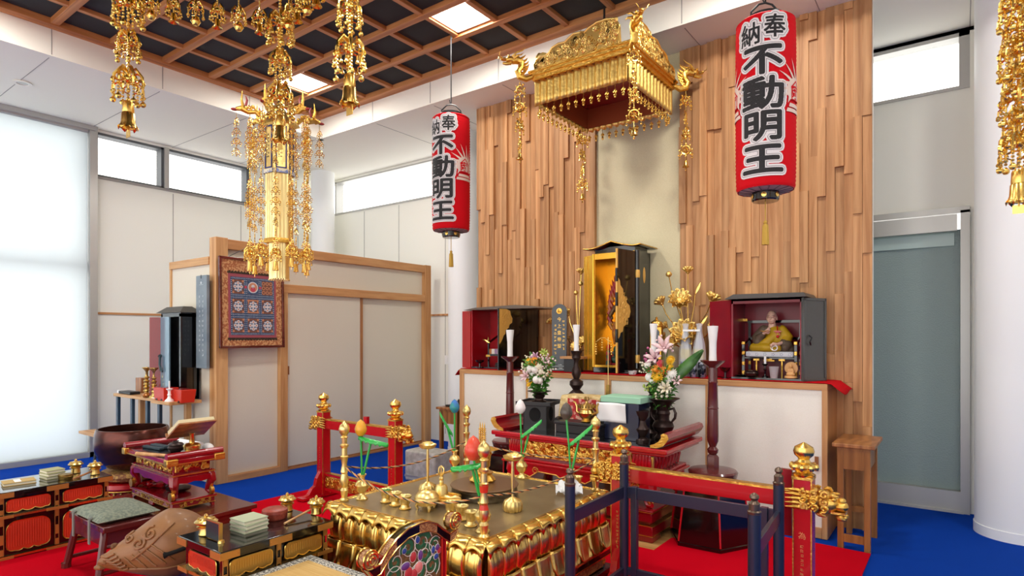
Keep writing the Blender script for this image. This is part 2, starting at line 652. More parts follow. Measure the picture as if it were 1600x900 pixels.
# round columns
def column(i, x, y, r, lab):
    b = MB(); b.lathe([(r, 0), (r, 3.9)], 48, c=(x, y, 0)); o = struct(b.o('column_%d' % i, COLW), lab)
    b = MB(); b.lathe([(r + 0.006, 0), (r + 0.006, 0.07)], 48, c=(x, y, 0)); b.o('skirting', COLW, o)


column(1, -7.66, 5.6, 0.168, 'round white column in the far corner')
column(2, -4.83, 5.55, 0.19, 'round white column beside the cedar altar wall')
column(3, 0.33, 5.55, 0.25, 'thick round white column beside the frosted door')

# ceilings
b = MB()
b.box(-8.4, CY1 + 0.05, CZ, 4, 6.2, CZ + 0.1); b.box(-8.4, -4, CZ, CX0 - 0.05, CY1 + 0.05, CZ + 0.1); b.box(CX1 + 0.05, -4, CZ, 4, CY1 + 0.05, CZ + 0.1); b.box(CX0 - 0.05, -4, CZ, CX1 + 0.05, CY0 - 0.05, CZ + 0.1)
struct(b.o('ceiling', CEILW))
b = MB()
b.box(CX0 - 0.06, CY1, CZ - 0.001, CX1 + 0.06, CY1 + 0.06, 4.15); b.box(CX0 - 0.06, CY0, CZ - 0.001, CX0, CY1 + 0.06, 4.15); b.box(CX1, CY0, CZ, CX1 + 0.06, CY1, 4.15); b.box(CX0, CY0 - 0.06, CZ, CX1, CY0, 4.15)
struct(b.o('ceiling_fascia', CEILW), 'white upstand around the coffered ceiling')
b = MB()
for y in (0.03, 0.945, 1.86, 2.775, 3.69, 4.605):
    b.box(-8.2, y - 0.003, CZ - 0.002, CX0 - 0.06, y + 0.003, CZ)
    b.box(CX0, y - 0.003, CZ + 0.01, CX0 + 0.003, y + 0.003, 4.08)
x = -5.4
while x < 2:
    b.box(x - 0.003, CY1 + 0.06, CZ - 0.002, x + 0.003, 6.0, CZ)
    b.box(x - 0.003, CY1 - 0.003, CZ + 0.01, x + 0.003, CY1, 4.08)
    x += 0.91
struct(b.o('trim_6', SEAM))
b = MB(); b.box(CX0, CY0, 4.135, CX1, CY1, 4.2)
struct(b.o('ceiling_coffer_panel', COFD))
by = MB(); bx = MB()
xs = [-2.31 + PITCH * k for k in range(-8, 9)]
ys = [4.57 - 0.4525 * k for k in range(1, 13)]
for x in xs:
    by.box(x - 0.024, CY0, 4.1, x + 0.024, CY1, 4.14)
for x in (CX0 + 0.05, CX1 - 0.05):
    by.box(x - 0.05, CY0, 4.08, x + 0.05, CY1, 4.14)
struct(by.o('ceiling_beam', COFW, bevel=0.004))
for y in ys:
    bx.box(CX0, y - 0.032, 4.09, CX1, y + 0.032, 4.14)
for y in (CY1 - 0.05, CY0 + 0.05):
    bx.box(CX0, y - 0.05, 4.082, CX1, y + 0.05, 4.14)
struct(bx.o('ceiling_crossbeam', COFX, bevel=0.004))
LP = emis('lit ceiling lamp diffuser', '#FFFAF0', 3.0)
LABL = ['square ceiling lamp behind the hanging gold banner', 'square ceiling lamp above the black lantern cord', 'added square ceiling lamp out of view above the altar end of the navy railing', 'added square ceiling lamp out of view above the thick column', 'added square ceiling lamp out of view above the tall blind', 'added square ceiling lamp out of view above the black side desks', 'added square ceiling lamp out of view above the chime frame', 'added square ceiling lamp out of view at the empty side of the room']
for i, (lx, ly) in enumerate(LIGHT_CELLS):
    t = thing('ceiling_lamp', LABL[i], 'ceiling lamp', (lx, ly, 4.118), group='square lamps in the coffered ceiling')
    q = MB(); q.box(-0.185, -0.185, 0, 0.185, 0.185, 0.012); q.o('diffuser', LP, t)
    q = MB()
    for s in (-1, 1):
        q.box(s * 0.19 - 0.005, -0.195, 0, s * 0.19 + 0.005, 0.195, 0.017); q.box(-0.195, s * 0.19 - 0.005, 0, 0.195, s * 0.19 + 0.005, 0.017)
    q.o('frame', WAX, t)
t = thing('downlight', 'small round recessed downlight in the white ceiling', 'ceiling lamp', (-7.27, 1.89, CZ))
q = MB(); q.lathe([(0.05, 0), (0.075, -0.002), (0.08, -0.012), (0.05, -0.012), (0.045, 0)], 24); q.o('rim', CEILW, t)
q = MB(); q.lathe([(0.0, -0.004), (0.046, -0.006)], 20); q.o('lens', GREYM, t)

# cedar plank wall behind the altar
def plank_wall(name, x0, x1, z0, z1, yb, seed, pw=0.0585):
    rnd = random.Random(seed)
    b = MB(); tone = []
    n = round((x1 - x0) / pw); w = (x1 - x0) / n
    for i in range(n):
        z = z0 - rnd.uniform(0, 1.2); last = 0
        while z < z1:
            ln = rnd.uniform(0.6, 1.5)
            a, c = max(z, z0), min(z + ln, z1)
            if c - a > 0.02:
                dd = rnd.choice([v for v in (0.006, 0.016, 0.026, 0.036) if v != last]); last = dd
                b.box(x0 + i * w, yb - dd - 0.02, a, x0 + (i + 1) * w - 0.0012, yb, c - 0.0012)
                tn = rnd.random() * 0.8 + (0.2 if rnd.random() > 0.7 else 0)
                tone += [tn] * 6
            z += ln
    o = b.o(name, PLANK, smooth=0)
    at = o.data.attributes.new('tone', 'FLOAT', 'FACE')
    at.data.foreach_set('value', tone)
    return struct(o)


plank_wall('wall_cedar_left', -4.184, -2.749, 0.0, CZ, 5.07, 3)
plank_wall('wall_cedar_right', -1.936, -0.51, 0.0, CZ, 5.07, 5)
b = MB(); b.box(-2.76, 5.055, 0, -1.93, 5.1, CZ)
struct(b.o('wall_niche', CREAM), 'cream cloth panel between the two cedar walls')
b = MB(); b.box(-4.18, 5.071, 0, -0.515, 5.17, CZ)
struct(b.o('wall_altar_core', CEILW))
# ================================================================ left side: partition, mandala, cabinet, desk
# partition (enclosure with two sliding doors)
t = thing('sliding_door_partition', 'cream partition with honey wood posts and two sliding doors', 'partition', (-5.7, 2.95, 0))
b = MB()
b.box(-0.06, -0.02, 0, 0.06, 0.1, 2.345); b.o('corner_post', HINO, t, bevel=0.004)
b = MB(); b.box(-0.05, 2.76, 0, 0.06, 2.87, 2.34); b.o('end_post', HINO, t, bevel=0.004)
b = MB(); b.box(-0.045, 0.66, 0, 0.058, 0.745, 1.86); b.o('middle_post', HINO, t, bevel=0.004)
b = MB(); b.box(-0.045, 0.1, 2.24, 0.055, 2.76, 2.335); b.o('top_rail', HINOX, t, bevel=0.004)
b = MB(); b.box(-0.045, 0.1, 1.855, 0.06, 2.76, 1.945); b.o('lintel', HINOX, t, bevel=0.004)
b = MB(); b.box(-0.04, 0.1, 0, 0.055, 0.7, 0.06); b.box(-0.04, 0.7, 0, 0.03, 2.76, 0.02); b.o('sill', HINOX, t)
b = MB(); b.box(-0.02, 0.1, 1.945, 0.0, 2.76, 2.24); b.box(-0.02, 0.1, 0.06, 0.0, 0.66, 1.855); b.o('panel', PAPER, t)
for i, (y0, y1, xo) in enumerate(((0.72, 1.76, 0.015), (1.72, 2.76, -0.01))):
    b = MB(); b.box(xo - 0.012, y0, 0.02, xo, y1, 1.855); d = b.o('sliding_door', PAPER, t)
    b = MB()
    f = 0.016
    if i == 0:
        b.box(xo - 0.014, y1 - 0.035, 0.02, xo + 0.008, y1, 1.855)
    b.box(xo - 0.014, y0, 0.02, xo + 0.006, y0 + f, 1.855); b.box(xo - 0.014, y0, 0.02, xo + 0.004, y1, 0.036)
    b.o('frame', BROWNW, d)
b = MB(); b.box(0.0, 0.76, 1.0, 0.02, 0.785, 1.09); b.o('door_pull', BROWNW, t)
# side return
b = MB(); b.box(-0.84, -0.01, 0.0, -0.06, 0.02, 2.09); b.o('side_panel', PAPER, t)
b = MB(); b.box(-0.86, -0.03, 2.09, -0.06, 0.05, 2.165); b.o('side_cap', HINOZ, t, bevel=0.003)
b = MB(); b.box(-0.86, -0.025, 0, -0.83, 0.045, 2.09); b.o('side_post', HINO, t)

# framed mandala
t = thing('framed_mandala', 'framed woven mandala of nine squares hung on the partition post', 'picture', (-5.585, 2.93, 1.29), 0)
Wm, Hm = 0.68, 0.87
t.rotation_euler = (0, R(-1.2), R(1))
b = MB()
for (a, c, d, e) in ((0, 0, Wm, 0.022), (0, Hm - 0.022, Wm, Hm), (0, 0, 0.022, Hm), (Wm - 0.022, 0, Wm, Hm)):
    b.box(a, c, 0, d, e, 0.03, SIDE(0, 0, 0))
b.o('frame', MAHOG, t, bevel=0.003)
b = MB(); b.box(0.01, 0.01, 0.004, Wm - 0.01, Hm - 0.01, 0.012, SIDE(0, 0, 0))
b.o('brocade_mount', mat('russet brocade', '#A9663F', 0.8, col2='#D3A06D', nscale=55, detail=1, lo=0.45, hi=0.55), t)
IM = MB()
mats = [mat('dusty rose border', '#A2505A', 0.8), mat('indigo mandala ground', '#2B4468', 0.8, col2='#516A86', nscale=90, lo=0.45, hi=0.55), mat('brown mandala square', '#6B4436', 0.8, col2='#8A5B47', nscale=80), mat('pale mandala discs', '#D5D3D6', 0.8), mat('orange mandala discs', '#C98A66', 0.8), mat('dark fringe', '#2E2B22', 0.9), mat('rose accents', '#C2485A', 0.8)]
SM = SIDE(0, 0, 0)
x0, y0, x1, y1 = 0.09, 0.1, 0.595, 0.715
IM.k = 5
for i in range(34):
    u = x0 + (x1 - x0) * i / 33
    IM.box(u - 0.006, y1, 0.012, u + 0.006, y1 + 0.02 + 0.008 * (i % 2), 0.015, SM); IM.box(u - 0.006, y0 - 0.022 - 0.006 * (i % 2), 0.012, u + 0.006, y0, 0.015, SM)
IM.k = 0; IM.box(x0, y0, 0.012, x1, y1, 0.0135, SM)
IM.k = 1; IM.box(x0 + 0.022, y0 + 0.025, 0.0135, x1 - 0.022, y1 - 0.03, 0.0145, SM)
cw, chh = (x1 - x0 - 0.044) / 3, (y1 - y0 - 0.055) / 3


def disc(u, v, r, z, k, n=12):
    IM.k = k
    IM.prism(arc(u, v, r, 0, 360 - 360 / n, n - 1), z, z + 0.0006, SM)


for i in range(3):
    for j in range(3):
        u, v = x0 + 0.022 + cw * (i + 0.5), y0 + 0.025 + chh * (j + 0.5)
        IM.k = 2
        IM.box(u - cw * 0.37, v - chh * 0.37, 0.0145, u + cw * 0.37, v + chh * 0.37, 0.0152, SM)
        if (i, j) == (1, 2):
            IM.k = 1; IM.box(u - cw * 0.36, v - chh * 0.36, 0.0152, u + cw * 0.36, v + chh * 0.36, 0.0155, SM)
            disc(u, v, 0.055, 0.0156, 3, 24); disc(u, v, 0.045, 0.0163, 4, 24); disc(u, v + 0.01, 0.018, 0.017, 3); disc(u, v - 0.02, 0.026, 0.017, 6)
        elif (i, j) == (2, 2):
            for p in range(3):
                for q in range(3):
                    disc(u + (p - 1) * 0.04, v + (q - 1) * 0.045, 0.018, 0.0156, 4)
                    disc(u + (p - 1) * 0.04, v + (q - 1) * 0.045, 0.011, 0.0163, 2)
        else:
            k = 1 if (i, j) == (0, 2) else 3
            if (i, j) == (1, 1):
                IM.k = 4; IM.box(u - cw * 0.34, v - chh * 0.34, 0.0152, u + cw * 0.34, v + chh * 0.34, 0.0155, SM)
                IM.k = 2; IM.box(u - cw * 0.28, v - chh * 0.28, 0.0155, u + cw * 0.28, v + chh * 0.28, 0.0158, SM)
            disc(u, v, 0.052, 0.0158, 1, 20)
            for p, q in ((0, 0), (1, 0), (-1, 0), (0, 1), (0, -1)):
                disc(u + p * 0.032, v + q * 0.034, 0.0165, 0.0166, 3)
                disc(u + p * 0.032, v + q * 0.034, 0.008, 0.0173, 4 if p + q else 3, 8)
            for p, q in ((1, 1), (-1, 1), (-1, -1), (1, -1)):
                disc(u + p * 0.027, v + q * 0.029, 0.01, 0.0166, 3, 8)
                disc(u + p * 0.05, v + q * 0.055, 0.011, 0.0158, 4, 8)
        # little square dots around each field
        IM.k = 3
        for d in range(9):
            o_ = -0.44 + 0.11 * d
            for su, sv in ((o_ * cw, 0.44 * chh), (o_ * cw, -0.44 * chh), (0.44 * cw, o_ * chh), (-0.44 * cw, o_ * chh)):
                IM.box(u + su - 0.003, v + sv - 0.003, 0.0146, u + su + 0.003, v + sv + 0.003, 0.0153, SM)
for i in (1, 2):
    disc(x0 + 0.022 + cw * i, y0 + 0.025 + chh * 2.5, 0.014, 0.016, 6)
IM.o('mandala_weaving', mats, t, smooth=0)
b = MB(); b.tube([(0.005, 0.1, Hm), (0.0, 0.34, Hm + 0.14), (0.005, 0.58, Hm)], 0.003, 5); b.o('hanging_cord', BLACKS, t)

# hanging sign board
t = thing('hanging_wooden_sign', 'tall narrow slate grey board with faint white brush writing hung on the post', 'sign', (-5.68, 2.875, 1.1))
b = MB(); b.box(-0.2, -0.012, 0, 0.0, 0.018, 0.88); b.o('board', mat('slate blue board', '#71808A', 0.4, col2='#8A979E', nscale=5), t, bevel=0.003)
b = MB()
SG = FRONT(-0.1, -0.013, 0)
glyph_ticks(b, 12, -0.03, 0.68, 0.046, 0.022, SG, 4); glyph_ticks(b, 13, 0.03, 0.68, 0.046, 0.022, SG, 5)
b.prism(arc(0, 0.81, 0.013, 0, 330, 11), 0, 0.001, SG); b.box(-0.035, 0.79, 0, 0.035, 0.793, 0.001, SG)
b.o('lettering', mat('pale sign writing', '#D8DEE0', 0.6), t, smooth=0)
b = MB(); b.tube([(-0.1, -0.014, 0.85), (-0.1, -0.014, 0.885)], 0.003, 5); b.o('cord', BLACKS, t)

# blue legged desk in the corner
t = thing('corner_desk', 'pale wooden desk top on dark blue steel legs in the left corner', 'desk', (-6.7, 2.78, 0))
b = MB(); b.box(-0.52, -0.13, 0.77, 0.53, 0.14, 0.8); b.o('desk_top', HINOZ, t, bevel=0.004)
b = MB(); b.box(0.53, -0.2, 0.77, 0.9, 0.1, 0.8); b.o('side_leaf', HINOZ, t, bevel=0.004)
STEEL = mat('petrol blue steel leg', '#1E3D54', 0.4, coat=0.2)
for x, y in ((-0.47, -0.1), (-0.12, -0.1), (0.23, -0.1), (0.49, -0.1)):
    b = MB(); b.cb(x, y, 0.385, 0.045, 0.03, 0.77); b.o('leg', STEEL, t, bevel=0.003)
for x in (-0.4, 0.62):
    b = MB(); b.cb(x, 0.1, 0.385, 0.05, 0.05, 0.77); b.o('wooden_leg', HINO, t)

# black cabinet shrine on the desk
t = thing('black_shrine_cabinet', 'black lacquer cabinet shrine with one blue grey door shut on the corner desk', 'cabinet', (-6.12, 2.83, 0.8))
b = MB(); b.box(-0.2, -0.09, 0, 0.2, 0.08, 0.03); b.box(-0.2, 0.06, 0, 0.2, 0.08, 0.82); b.box(0.17, -0.09, 0, 0.2, 0.08, 0.82); b.box(-0.2, -0.09, 0, -0.17, 0.08, 0.82); b.box(-0.2, -0.09, 0.79, 0.2, 0.08, 0.83)
b.o('body', BLACKL, t)
b = MB(); b.taper(0, -0.01, 0.83, 0.89, 0.5, 0.22, 0.34, 0.08); b.o('roof', mat('taupe roof', '#4A463F', 0.5), t)
b = MB(); b.box(-0.012, -0.1, 0.02, 0.0, 0, 0.79, TR(-0.2, -0.09, 0, rz=-30)); d = b.o('red_door', REDD, t)
b = MB(); b.box(-0.18, -0.105, 0.02, 0.0, -0.092, 0.79); d = b.o('door', mat('steel blue lacquer', '#7C98A8', 0.15, 0.3, coat=0.5), t)
b = MB()
b.tube([(-0.17, -0.11, 0.42), (-0.15, -0.125, 0.4), (-0.155, -0.125, 0.33), (-0.13, -0.125, 0.27), (-0.115, -0.115, 0.26)], [0.012, 0.011, 0.01, 0.009, 0.008], 7); b.ball(-0.18, -0.115, 0.41, 0.014)
b.o('handle', mat('pewter handle', '#3C474C', 0.3, 0.8), d)
# items on the desk


def lathe_thing(name, label, cat, loc, prof, m, n=20, group=None, part=None):
    t = thing(name, label, cat, loc, group=group)
    b = MB(); b.lathe(prof, n); b.o(part or 'body', m, t)
    return t


CS = [(0.042, 0), (0.042, 0.015), (0.026, 0.03), (0.018, 0.05), (0.032, 0.06), (0.02, 0.075), (0.03, 0.095), (0.016, 0.11), (0.031, 0.125), (0.018, 0.14), (0.03, 0.16), (0.014, 0.175), (0.026, 0.195), (0.013, 0.21), (0.013, 0.25), (0.02, 0.265), (0.042, 0.29), (0.04, 0.295), (0.006, 0.285), (0.003, 0.3)]
for k, (x, lab) in enumerate(((-6.52, 'brass candlestick without a candle on the corner desk'), (-6.36, 'brass candlestick with a short white candle on the corner desk'))):
    t = thing('brass_candlestick', lab, 'candlestick', (x, 2.69, 0.8), group='brass candlesticks on the corner desk')
    b = MB(); b.lathe(CS, 20); b.o('stem', BRASS, t)
    if k:
        b = MB(); b.lathe([(0.009, 0.286), (0.008, 0.34), (0.0, 0.342)], 10); b.o('candle', WAX, t)
for k, (x, y, lab) in enumerate(((-6.05, 2.665, 'small orange red footed tray box before the black cabinet'), (-5.83, 2.72, 'second red footed tray box half hidden by the post'))):
    t = thing('red_footed_box', lab, 'box', (x, y, 0.8 - 0.01 * k), group='red footed boxes on the corner desk')
    b = MB(); b.taper(0, 0, 0.0, 0.12, 0.19, 0.12, 0.22, 0.14); b.o('body', VERM, t, bevel=0.004)
    b = MB(); b.taper(0, 0, 0.12, 0.123, 0.19, 0.11, 0.19, 0.11); b.o('interior', REDD, t)
    for s in (-1, 1):
        b = MB(); b.prism(arc(0.05 * s, 0.0, 0.018, 0, 180, 8), 0, 0.003, FRONT(0, -0.0615, 0.002)); b.o('foot_opening', BLACKS, t)
t = thing('white_candle_holder', 'small white porcelain candle holder beside the red boxes', 'candlestick', (-5.88, 2.62, 0.8))
b = MB(); b.lathe([(0.04, 0), (0.038, 0.012), (0.018, 0.03), (0.012, 0.05), (0.018, 0.06), (0.012, 0.075), (0.013, 0.1), (0.028, 0.115), (0.026, 0.12), (0.008, 0.113)], 18); b.o('holder', WAX, t)
b = MB(); b.lathe([(0.007, 0.113), (0.006, 0.19), (0, 0.192)], 8); b.o('candle', WAX, t)
t = thing('long_black_tray', 'long black tray with white handle end on the desk corner', 'tray', (-7.0, 2.72, 0.8))
b = MB(); b.box(-0.14, -0.05, 0, 0.14, 0.05, 0.03); b.o('tray', BLACKS, t, bevel=0.005)
b = MB(); b.box(-0.18, -0.05, 0.0, -0.14, 0.05, 0.035); b.o('end', WAX, t, bevel=0.005)
t = thing('wooden_box_stand', 'plain brown wooden box standing at the wall behind the black tray', 'box', (-7.06, 2.86, 0.8))
b = MB(); b.box(-0.07, -0.03, 0, 0.07, 0.03, 0.16); b.o('body', BROWNW, t, bevel=0.003)
t = thing('small_wooden_shelf', 'brown wooden shelf box beside the black cabinet door', 'shelf', (-6.57, 2.88, 0.8))
b = MB(); b.box(-0.12, 0.02, 0, 0.1, 0.04, 0.52); b.box(-0.12, -0.04, 0, -0.1, 0.04, 0.52); b.o('body', BROWNW, t)
b = MB(); b.box(-0.12, -0.04, 0.34, 0.1, 0.03, 0.355); b.o('shelf_board', HINOZ, t)
t = thing('small_gold_vessel', 'little amber and gold glass vessel at the foot of the brass candlestick', 'vessel', (-6.44, 2.66, 0.8))
b = MB(); b.lathe([(0.03, 0), (0.045, 0.02), (0.035, 0.04), (0.02, 0.05)], 14); b.o('body', mat('amber glass', '#B06A2A', 0.15, 0.3), t)
t = thing('folded_green_cloth', 'small green cloth and papers at the front edge of the corner desk', 'cloth', (-6.42, 2.665, 0.8))
b = MB(); b.box(-0.06, -0.01, 0, 0.05, 0.03, 0.006); b.o('cloth', mat('green cloth', '#5B8A3C', 0.8), t)
b = MB(); b.box(0.05, -0.012, 0, 0.18, 0.03, 0.008, TR(0, 0, 0, rz=4)); b.o('paper', WAX, t)
# small wall plank with a strut behind the bowl gong
t = thing('low_bracket_shelf', 'low plank shelf on a slanting strut behind the bowl gong', 'shelf', (-6.75, 2.35, 0))
b = MB(); b.box(-0.14, -0.12, 0.46, 0.3, 0.12, 0.485); b.o('board', HINOZ, t)
b = MB(); b.tube([(-0.18, 0.0, 0.0), (0.02, 0.0, 0.46)], 0.014, 8); b.tube([(0.25, 0.0, 0.0), (0.2, 0.0, 0.46)], 0.014, 8); b.o('strut', DGREY, t)

# ---------------------------------------------------------------- low mahogany platform, red table, gong
t = thing('low_platform', 'low dark brown wooden platform under the carved red table', 'platform', (-4.83, 2.24, 0.009))
b = MB(); b.box(-0.62, -0.32, 0.085, 0.52, 0.32, 0.115); b.o('top', MAHOG, t, bevel=0.004)
b = MB(); b.box(-0.59, -0.29, 0.0, 0.49, 0.29, 0.085); b.o('base', MAHOG, t)

t = thing('bowl_gong', 'big bronze bowl gong on a round cushion', 'gong', (-5.72, 2.25, 0.27))
b = MB()
b.lathe([(0.0, 0.0), (0.12, 0.005), (0.19, 0.03), (0.245, 0.09), (0.275, 0.17), (0.283, 0.24), (0.278, 0.31), (0.268, 0.345), (0.265, 0.35), (0.25, 0.35), (0.25, 0.34), (0.262, 0.24), (0.26, 0.15), (0.2, 0.06), (0, 0.03)], 48)
b.o('bowl', mat('patinated bronze bowl', '#4A2B26', 0.22, 0.75, col2='#6B3A30', nscale=9, bump=0.03, bscale=20, stretch=(1, 1, 2)), t)
t = thing('gong_cushion', 'round brocade cushion under the bowl gong', 'cushion', (-5.72, 2.25, 0.185))
b = MB(); b.lathe([(0.0, 0), (0.17, 0.0), (0.235, 0.02), (0.25, 0.05), (0.23, 0.078), (0.15, 0.086), (0, 0.086)], 36); b.o('pad', mat('gold brown brocade', '#8E5A3A', 0.7, col2='#C59A52', nscale=45, detail=1, lo=0.45, hi=0.55), t)
t = thing('gong_stand', 'round red lacquer stand with gilt feet under the gong cushion', 'stand', (-5.72, 2.25, 0.0))
b = MB(); b.lathe([(0.0, 0.02), (0.22, 0.02), (0.235, 0.05), (0.21, 0.07), (0.2, 0.1), (0.22, 0.115), (0.265, 0.125), (0.28, 0.15), (0.265, 0.18), (0.2, 0.185), (0, 0.185)], 40); b.o('drum', REDL, t)
b = MB()
for i in range(24):
    a = 2 * pi * i / 24
    b.box(-0.006, -0.012, 0.072, 0.006, 0.003, 0.105, TR(0.212 * cos(a), 0.212 * sin(a), 0, rz=math.degrees(a) - 90))
b.torus(0.272, 0.006, 36, 6, TR(0, 0, 0.128)); b.o('gilding', GOLDF, t)
for i in range(4):
    a = R(20 + 90 * i)
    b = MB(); b.tube([(0.2 * cos(a), 0.2 * sin(a), 0.06), (0.25 * cos(a), 0.25 * sin(a), 0.035), (0.28 * cos(a), 0.28 * sin(a), 0.012)], [0.03, 0.025, 0.012], 8); b.o('foot', REDL, t)

# carved red table
def scroll_leg(b, h, dx, dy, s=1.0):
    """cabriole leg curving out and curling at the foot"""
    pts = [(0, 0, h), (0.02 * dx, 0.02 * dy, h * 0.85), (0.028 * dx, 0.028 * dy, h * 0.65), (0.005 * dx, 0.005 * dy, h * 0.4), (-0.005 * dx, -0.005 * dy, h * 0.2), (0.015 * dx, 0.015 * dy, 0.02), (0.04 * dx, 0.04 * dy, 0.018)]
    b.tube(pts, [0.038 * s, 0.04 * s, 0.034 * s, 0.024 * s, 0.02 * s, 0.022 * s, 0.012 * s], 8)


def carve(b, x0, z0, x1, z1, M, n=40, seed=1, d=0.008):
    """raised scrollwork over a rectangle"""
    rnd = random.Random(seed)
    for i in range(n):
        u, v = rnd.uniform(x0, x1), rnd.uniform(z0, z1)
        r = min(rnd.uniform(0.25, 0.5) * (z1 - z0), 0.03)
        sp = [(p[0], p[1], d * 0.5) for p in spiral(u, v, r, r * 0.25, rnd.uniform(0, 360), rnd.choice((-1, 1)) * 1.1, 9)]
        sp = [(min(max(p[0], x0), x1), min(max(p[1], z0), z1), p[2]) for p in sp]
        b.tube(sp, d * 0.55, 5, M=M)
        if i % 3 == 0:
            b.ball(min(max(u, x0), x1), min(max(v, z0), z1), d * 0.7, d * 0.8, 6, 4, M)


t = thing('carved_red_table', 'small carved red and gold altar table on the low brown platform', 'table', (-4.93, 2.22, 0.124), -2)
hx, hy = 0.37, 0.15
b = MB(); b.box(-hx, -hy, 0.03, hx, hy, 0.075); b.box(-hx - 0.012, -hy - 0.012, 0.07, hx + 0.012, hy + 0.012, 0.085)
for sx in (-1, 1):
    for sy in (-1, 1):
        b.prism([(-0.08, 0.03), (0.02, 0.03), (0.025, 0.0), (0.0, 0.0), (-0.03, 0.015)], -0.01, 0.01, Matrix.Diagonal((sx, 1, 1, 1)) @ FRONT(hx - 0.02, sy * (hy - 0.01), 0))
b.box(-0.04, -hy - 0.006, 0.004, 0.04, -hy + 0.012, 0.03)
b.o('base', CRIM, t, bevel=0.003)
b = MB()
carve(b, -hx + 0.03, 0.036, hx - 0.03, 0.068, FRONT(0, -hy, 0), 34, 2, 0.005); carve(b, -hy + 0.03, 0.036, hy - 0.03, 0.068, SIDE(hx, 0, 0), 16, 3, 0.005)
b.box(-hx - 0.014, -hy - 0.014, 0.068, hx + 0.014, hy + 0.014, 0.073); b.box(-hx - 0.005, -hy - 0.005, 0.028, hx + 0.005, hy + 0.005, 0.033)
b.o('base_gilding', GOLDF, t)
for sx in (-1, 1):
    for sy in (-1, 1):
        b = MB(); scroll_leg(b, 0.17, sx * 0.9, sy * 0.6)
        lg = b.o('leg', CRIM, t, loc=(sx * (hx - 0.04), sy * (hy - 0.03), 0.085))
        b = MB(); b.lathe([(0.0, -0.014), (0.03, -0.012), (0.033, 0.012), (0.0, 0.014)], 14, TR(sx * 0.03, sy * 0.022 - 0.012, 0.03, rx=90)); b.ball(sx * 0.02, sy * 0.014, 0.075, (0.018, 0.018, 0.03), 8, 6); b.o('scroll_foot', GOLDF, lg)
b = MB()
b.prism([(-hx, 0.25), (-hx, 0.215), (-0.3, 0.2), (-0.2, 0.215), (-0.12, 0.19), (0, 0.2), (0.12, 0.19), (0.2, 0.215), (0.3, 0.2), (hx, 0.215), (hx, 0.25)], -0.01, 0.01, FRONT(0, -hy, 0))
b.prism([(-hy, 0.25), (-hy, 0.215), (-0.05, 0.2), (0, 0.21), (0.05, 0.2), (hy, 0.215), (hy, 0.25)], -0.01, 0.01, SIDE(hx, 0, 0))
b.box(-hx, -hy, 0.25, hx, hy, 0.275); b.box(-hx + 0.03, -hy + 0.02, 0.275, hx - 0.03, hy - 0.02, 0.345); b.o('apron', CRIM, t, bevel=0.002)
b = MB()
carve(b, -hx + 0.05, 0.283, hx - 0.05, 0.338, FRONT(0, -hy + 0.02, 0), 52, 4, 0.009); carve(b, -hy + 0.03, 0.283, hy - 0.03, 0.338, SIDE(hx - 0.03, 0, 0), 24, 5, 0.009)
b.box(-hx - 0.006, -hy - 0.006, 0.262, hx + 0.006, hy + 0.006, 0.268); b.box(-hx - 0.045, -hy - 0.045, 0.352, hx + 0.045, hy + 0.045, 0.36)
b.o('frieze', GOLDF, t)
b = MB(); b.box(-hx - 0.04, -hy - 0.04, 0.345, hx + 0.04, hy + 0.04, 0.39); b.o('table_top', CRIM, t, bevel=0.006)
b = MB(); b.box(-hx - 0.01, -hy - 0.03, 0.39, hx + 0.01, hy + 0.03, 0.394); b.o('top_inlay', BLACKL, t)
for sx in (-1, 1):
    b = MB(); b.tube([(sx * (hx + 0.015), -hy - 0.05, 0.412), (sx * (hx + 0.015), hy + 0.05, 0.412)], 0.027, 14); r_ = b.o('scroll_end', CRIM, t)
    for sy in (-1, 1):
        b = MB(); b.cb(sx * (hx + 0.02), sy * (hy + 0.02), 0.37, 0.06, 0.08, 0.05); b.o('gold_corner', GOLDF, r_, bevel=0.006)
TZ = 0.124 + 0.394
t = thing('book_rest', 'wooden book rest holding an open sutra book above the carved red table', 'book stand', (-4.62, 2.22, TZ))
b = MB(); b.lathe([(0.05, 0), (0.06, 0.012), (0.04, 0.03), (0.055, 0.04), (0.06, 0.07), (0.045, 0.085), (0.02, 0.09), (0.016, 0.15), (0.022, 0.16)], 20); b.o('pedestal', GOLD, t)
RT = TR(0, 0, 0.2, rx=0, ry=-32, rz=0)
b = MB(); b.box(-0.11, -0.14, -0.014, 0.11, 0.14, 0.0, RT); b.box(-0.125, -0.14, -0.014, -0.11, 0.14, 0.03, RT); b.o('tray', BROWNW, t, bevel=0.003)
t = thing('open_sutra_book', 'thick cream sutra book lying open on the book rest', 'book', (-4.62, 2.22, TZ))
b = MB(); b.box(-0.1, -0.13, 0.001, 0.1, 0.13, 0.03, RT); b.box(-0.1, -0.13, 0.03, -0.02, 0.13, 0.036, RT); b.o('pages', mat('aged cream pages', '#E6D9AE', 0.8), t, bevel=0.003)
t = thing('incense_burner', 'dark bronze incense burner with a lid on the carved red table', 'incense burner', (-4.83, 2.2, TZ))
b = MB(); b.lathe([(0.03, 0), (0.05, 0.01), (0.058, 0.035), (0.05, 0.05), (0.056, 0.056), (0.045, 0.068), (0.01, 0.076)], 20); b.o('pot', BRONZE, t)
b = MB(); b.torus(0.02, 0.003, 14, 5, TR(0, 0, 0.082)); b.o('lid_ring', BRONZE, t)
t = thing('scroll_roll', 'white rolled paper lying at the back of the carved red table', 'scroll', (-4.9, 2.335, TZ))
b = MB(); b.tube([(-0.16, 0.0, 0.03), (0.13, 0.02, 0.03)], 0.03, 16); b.o('roll', WAX, t)
t = thing('blue_ritual_cloth', 'folded dark blue cloths on the carved red table', 'cloth', (-5.1, 2.18, TZ))
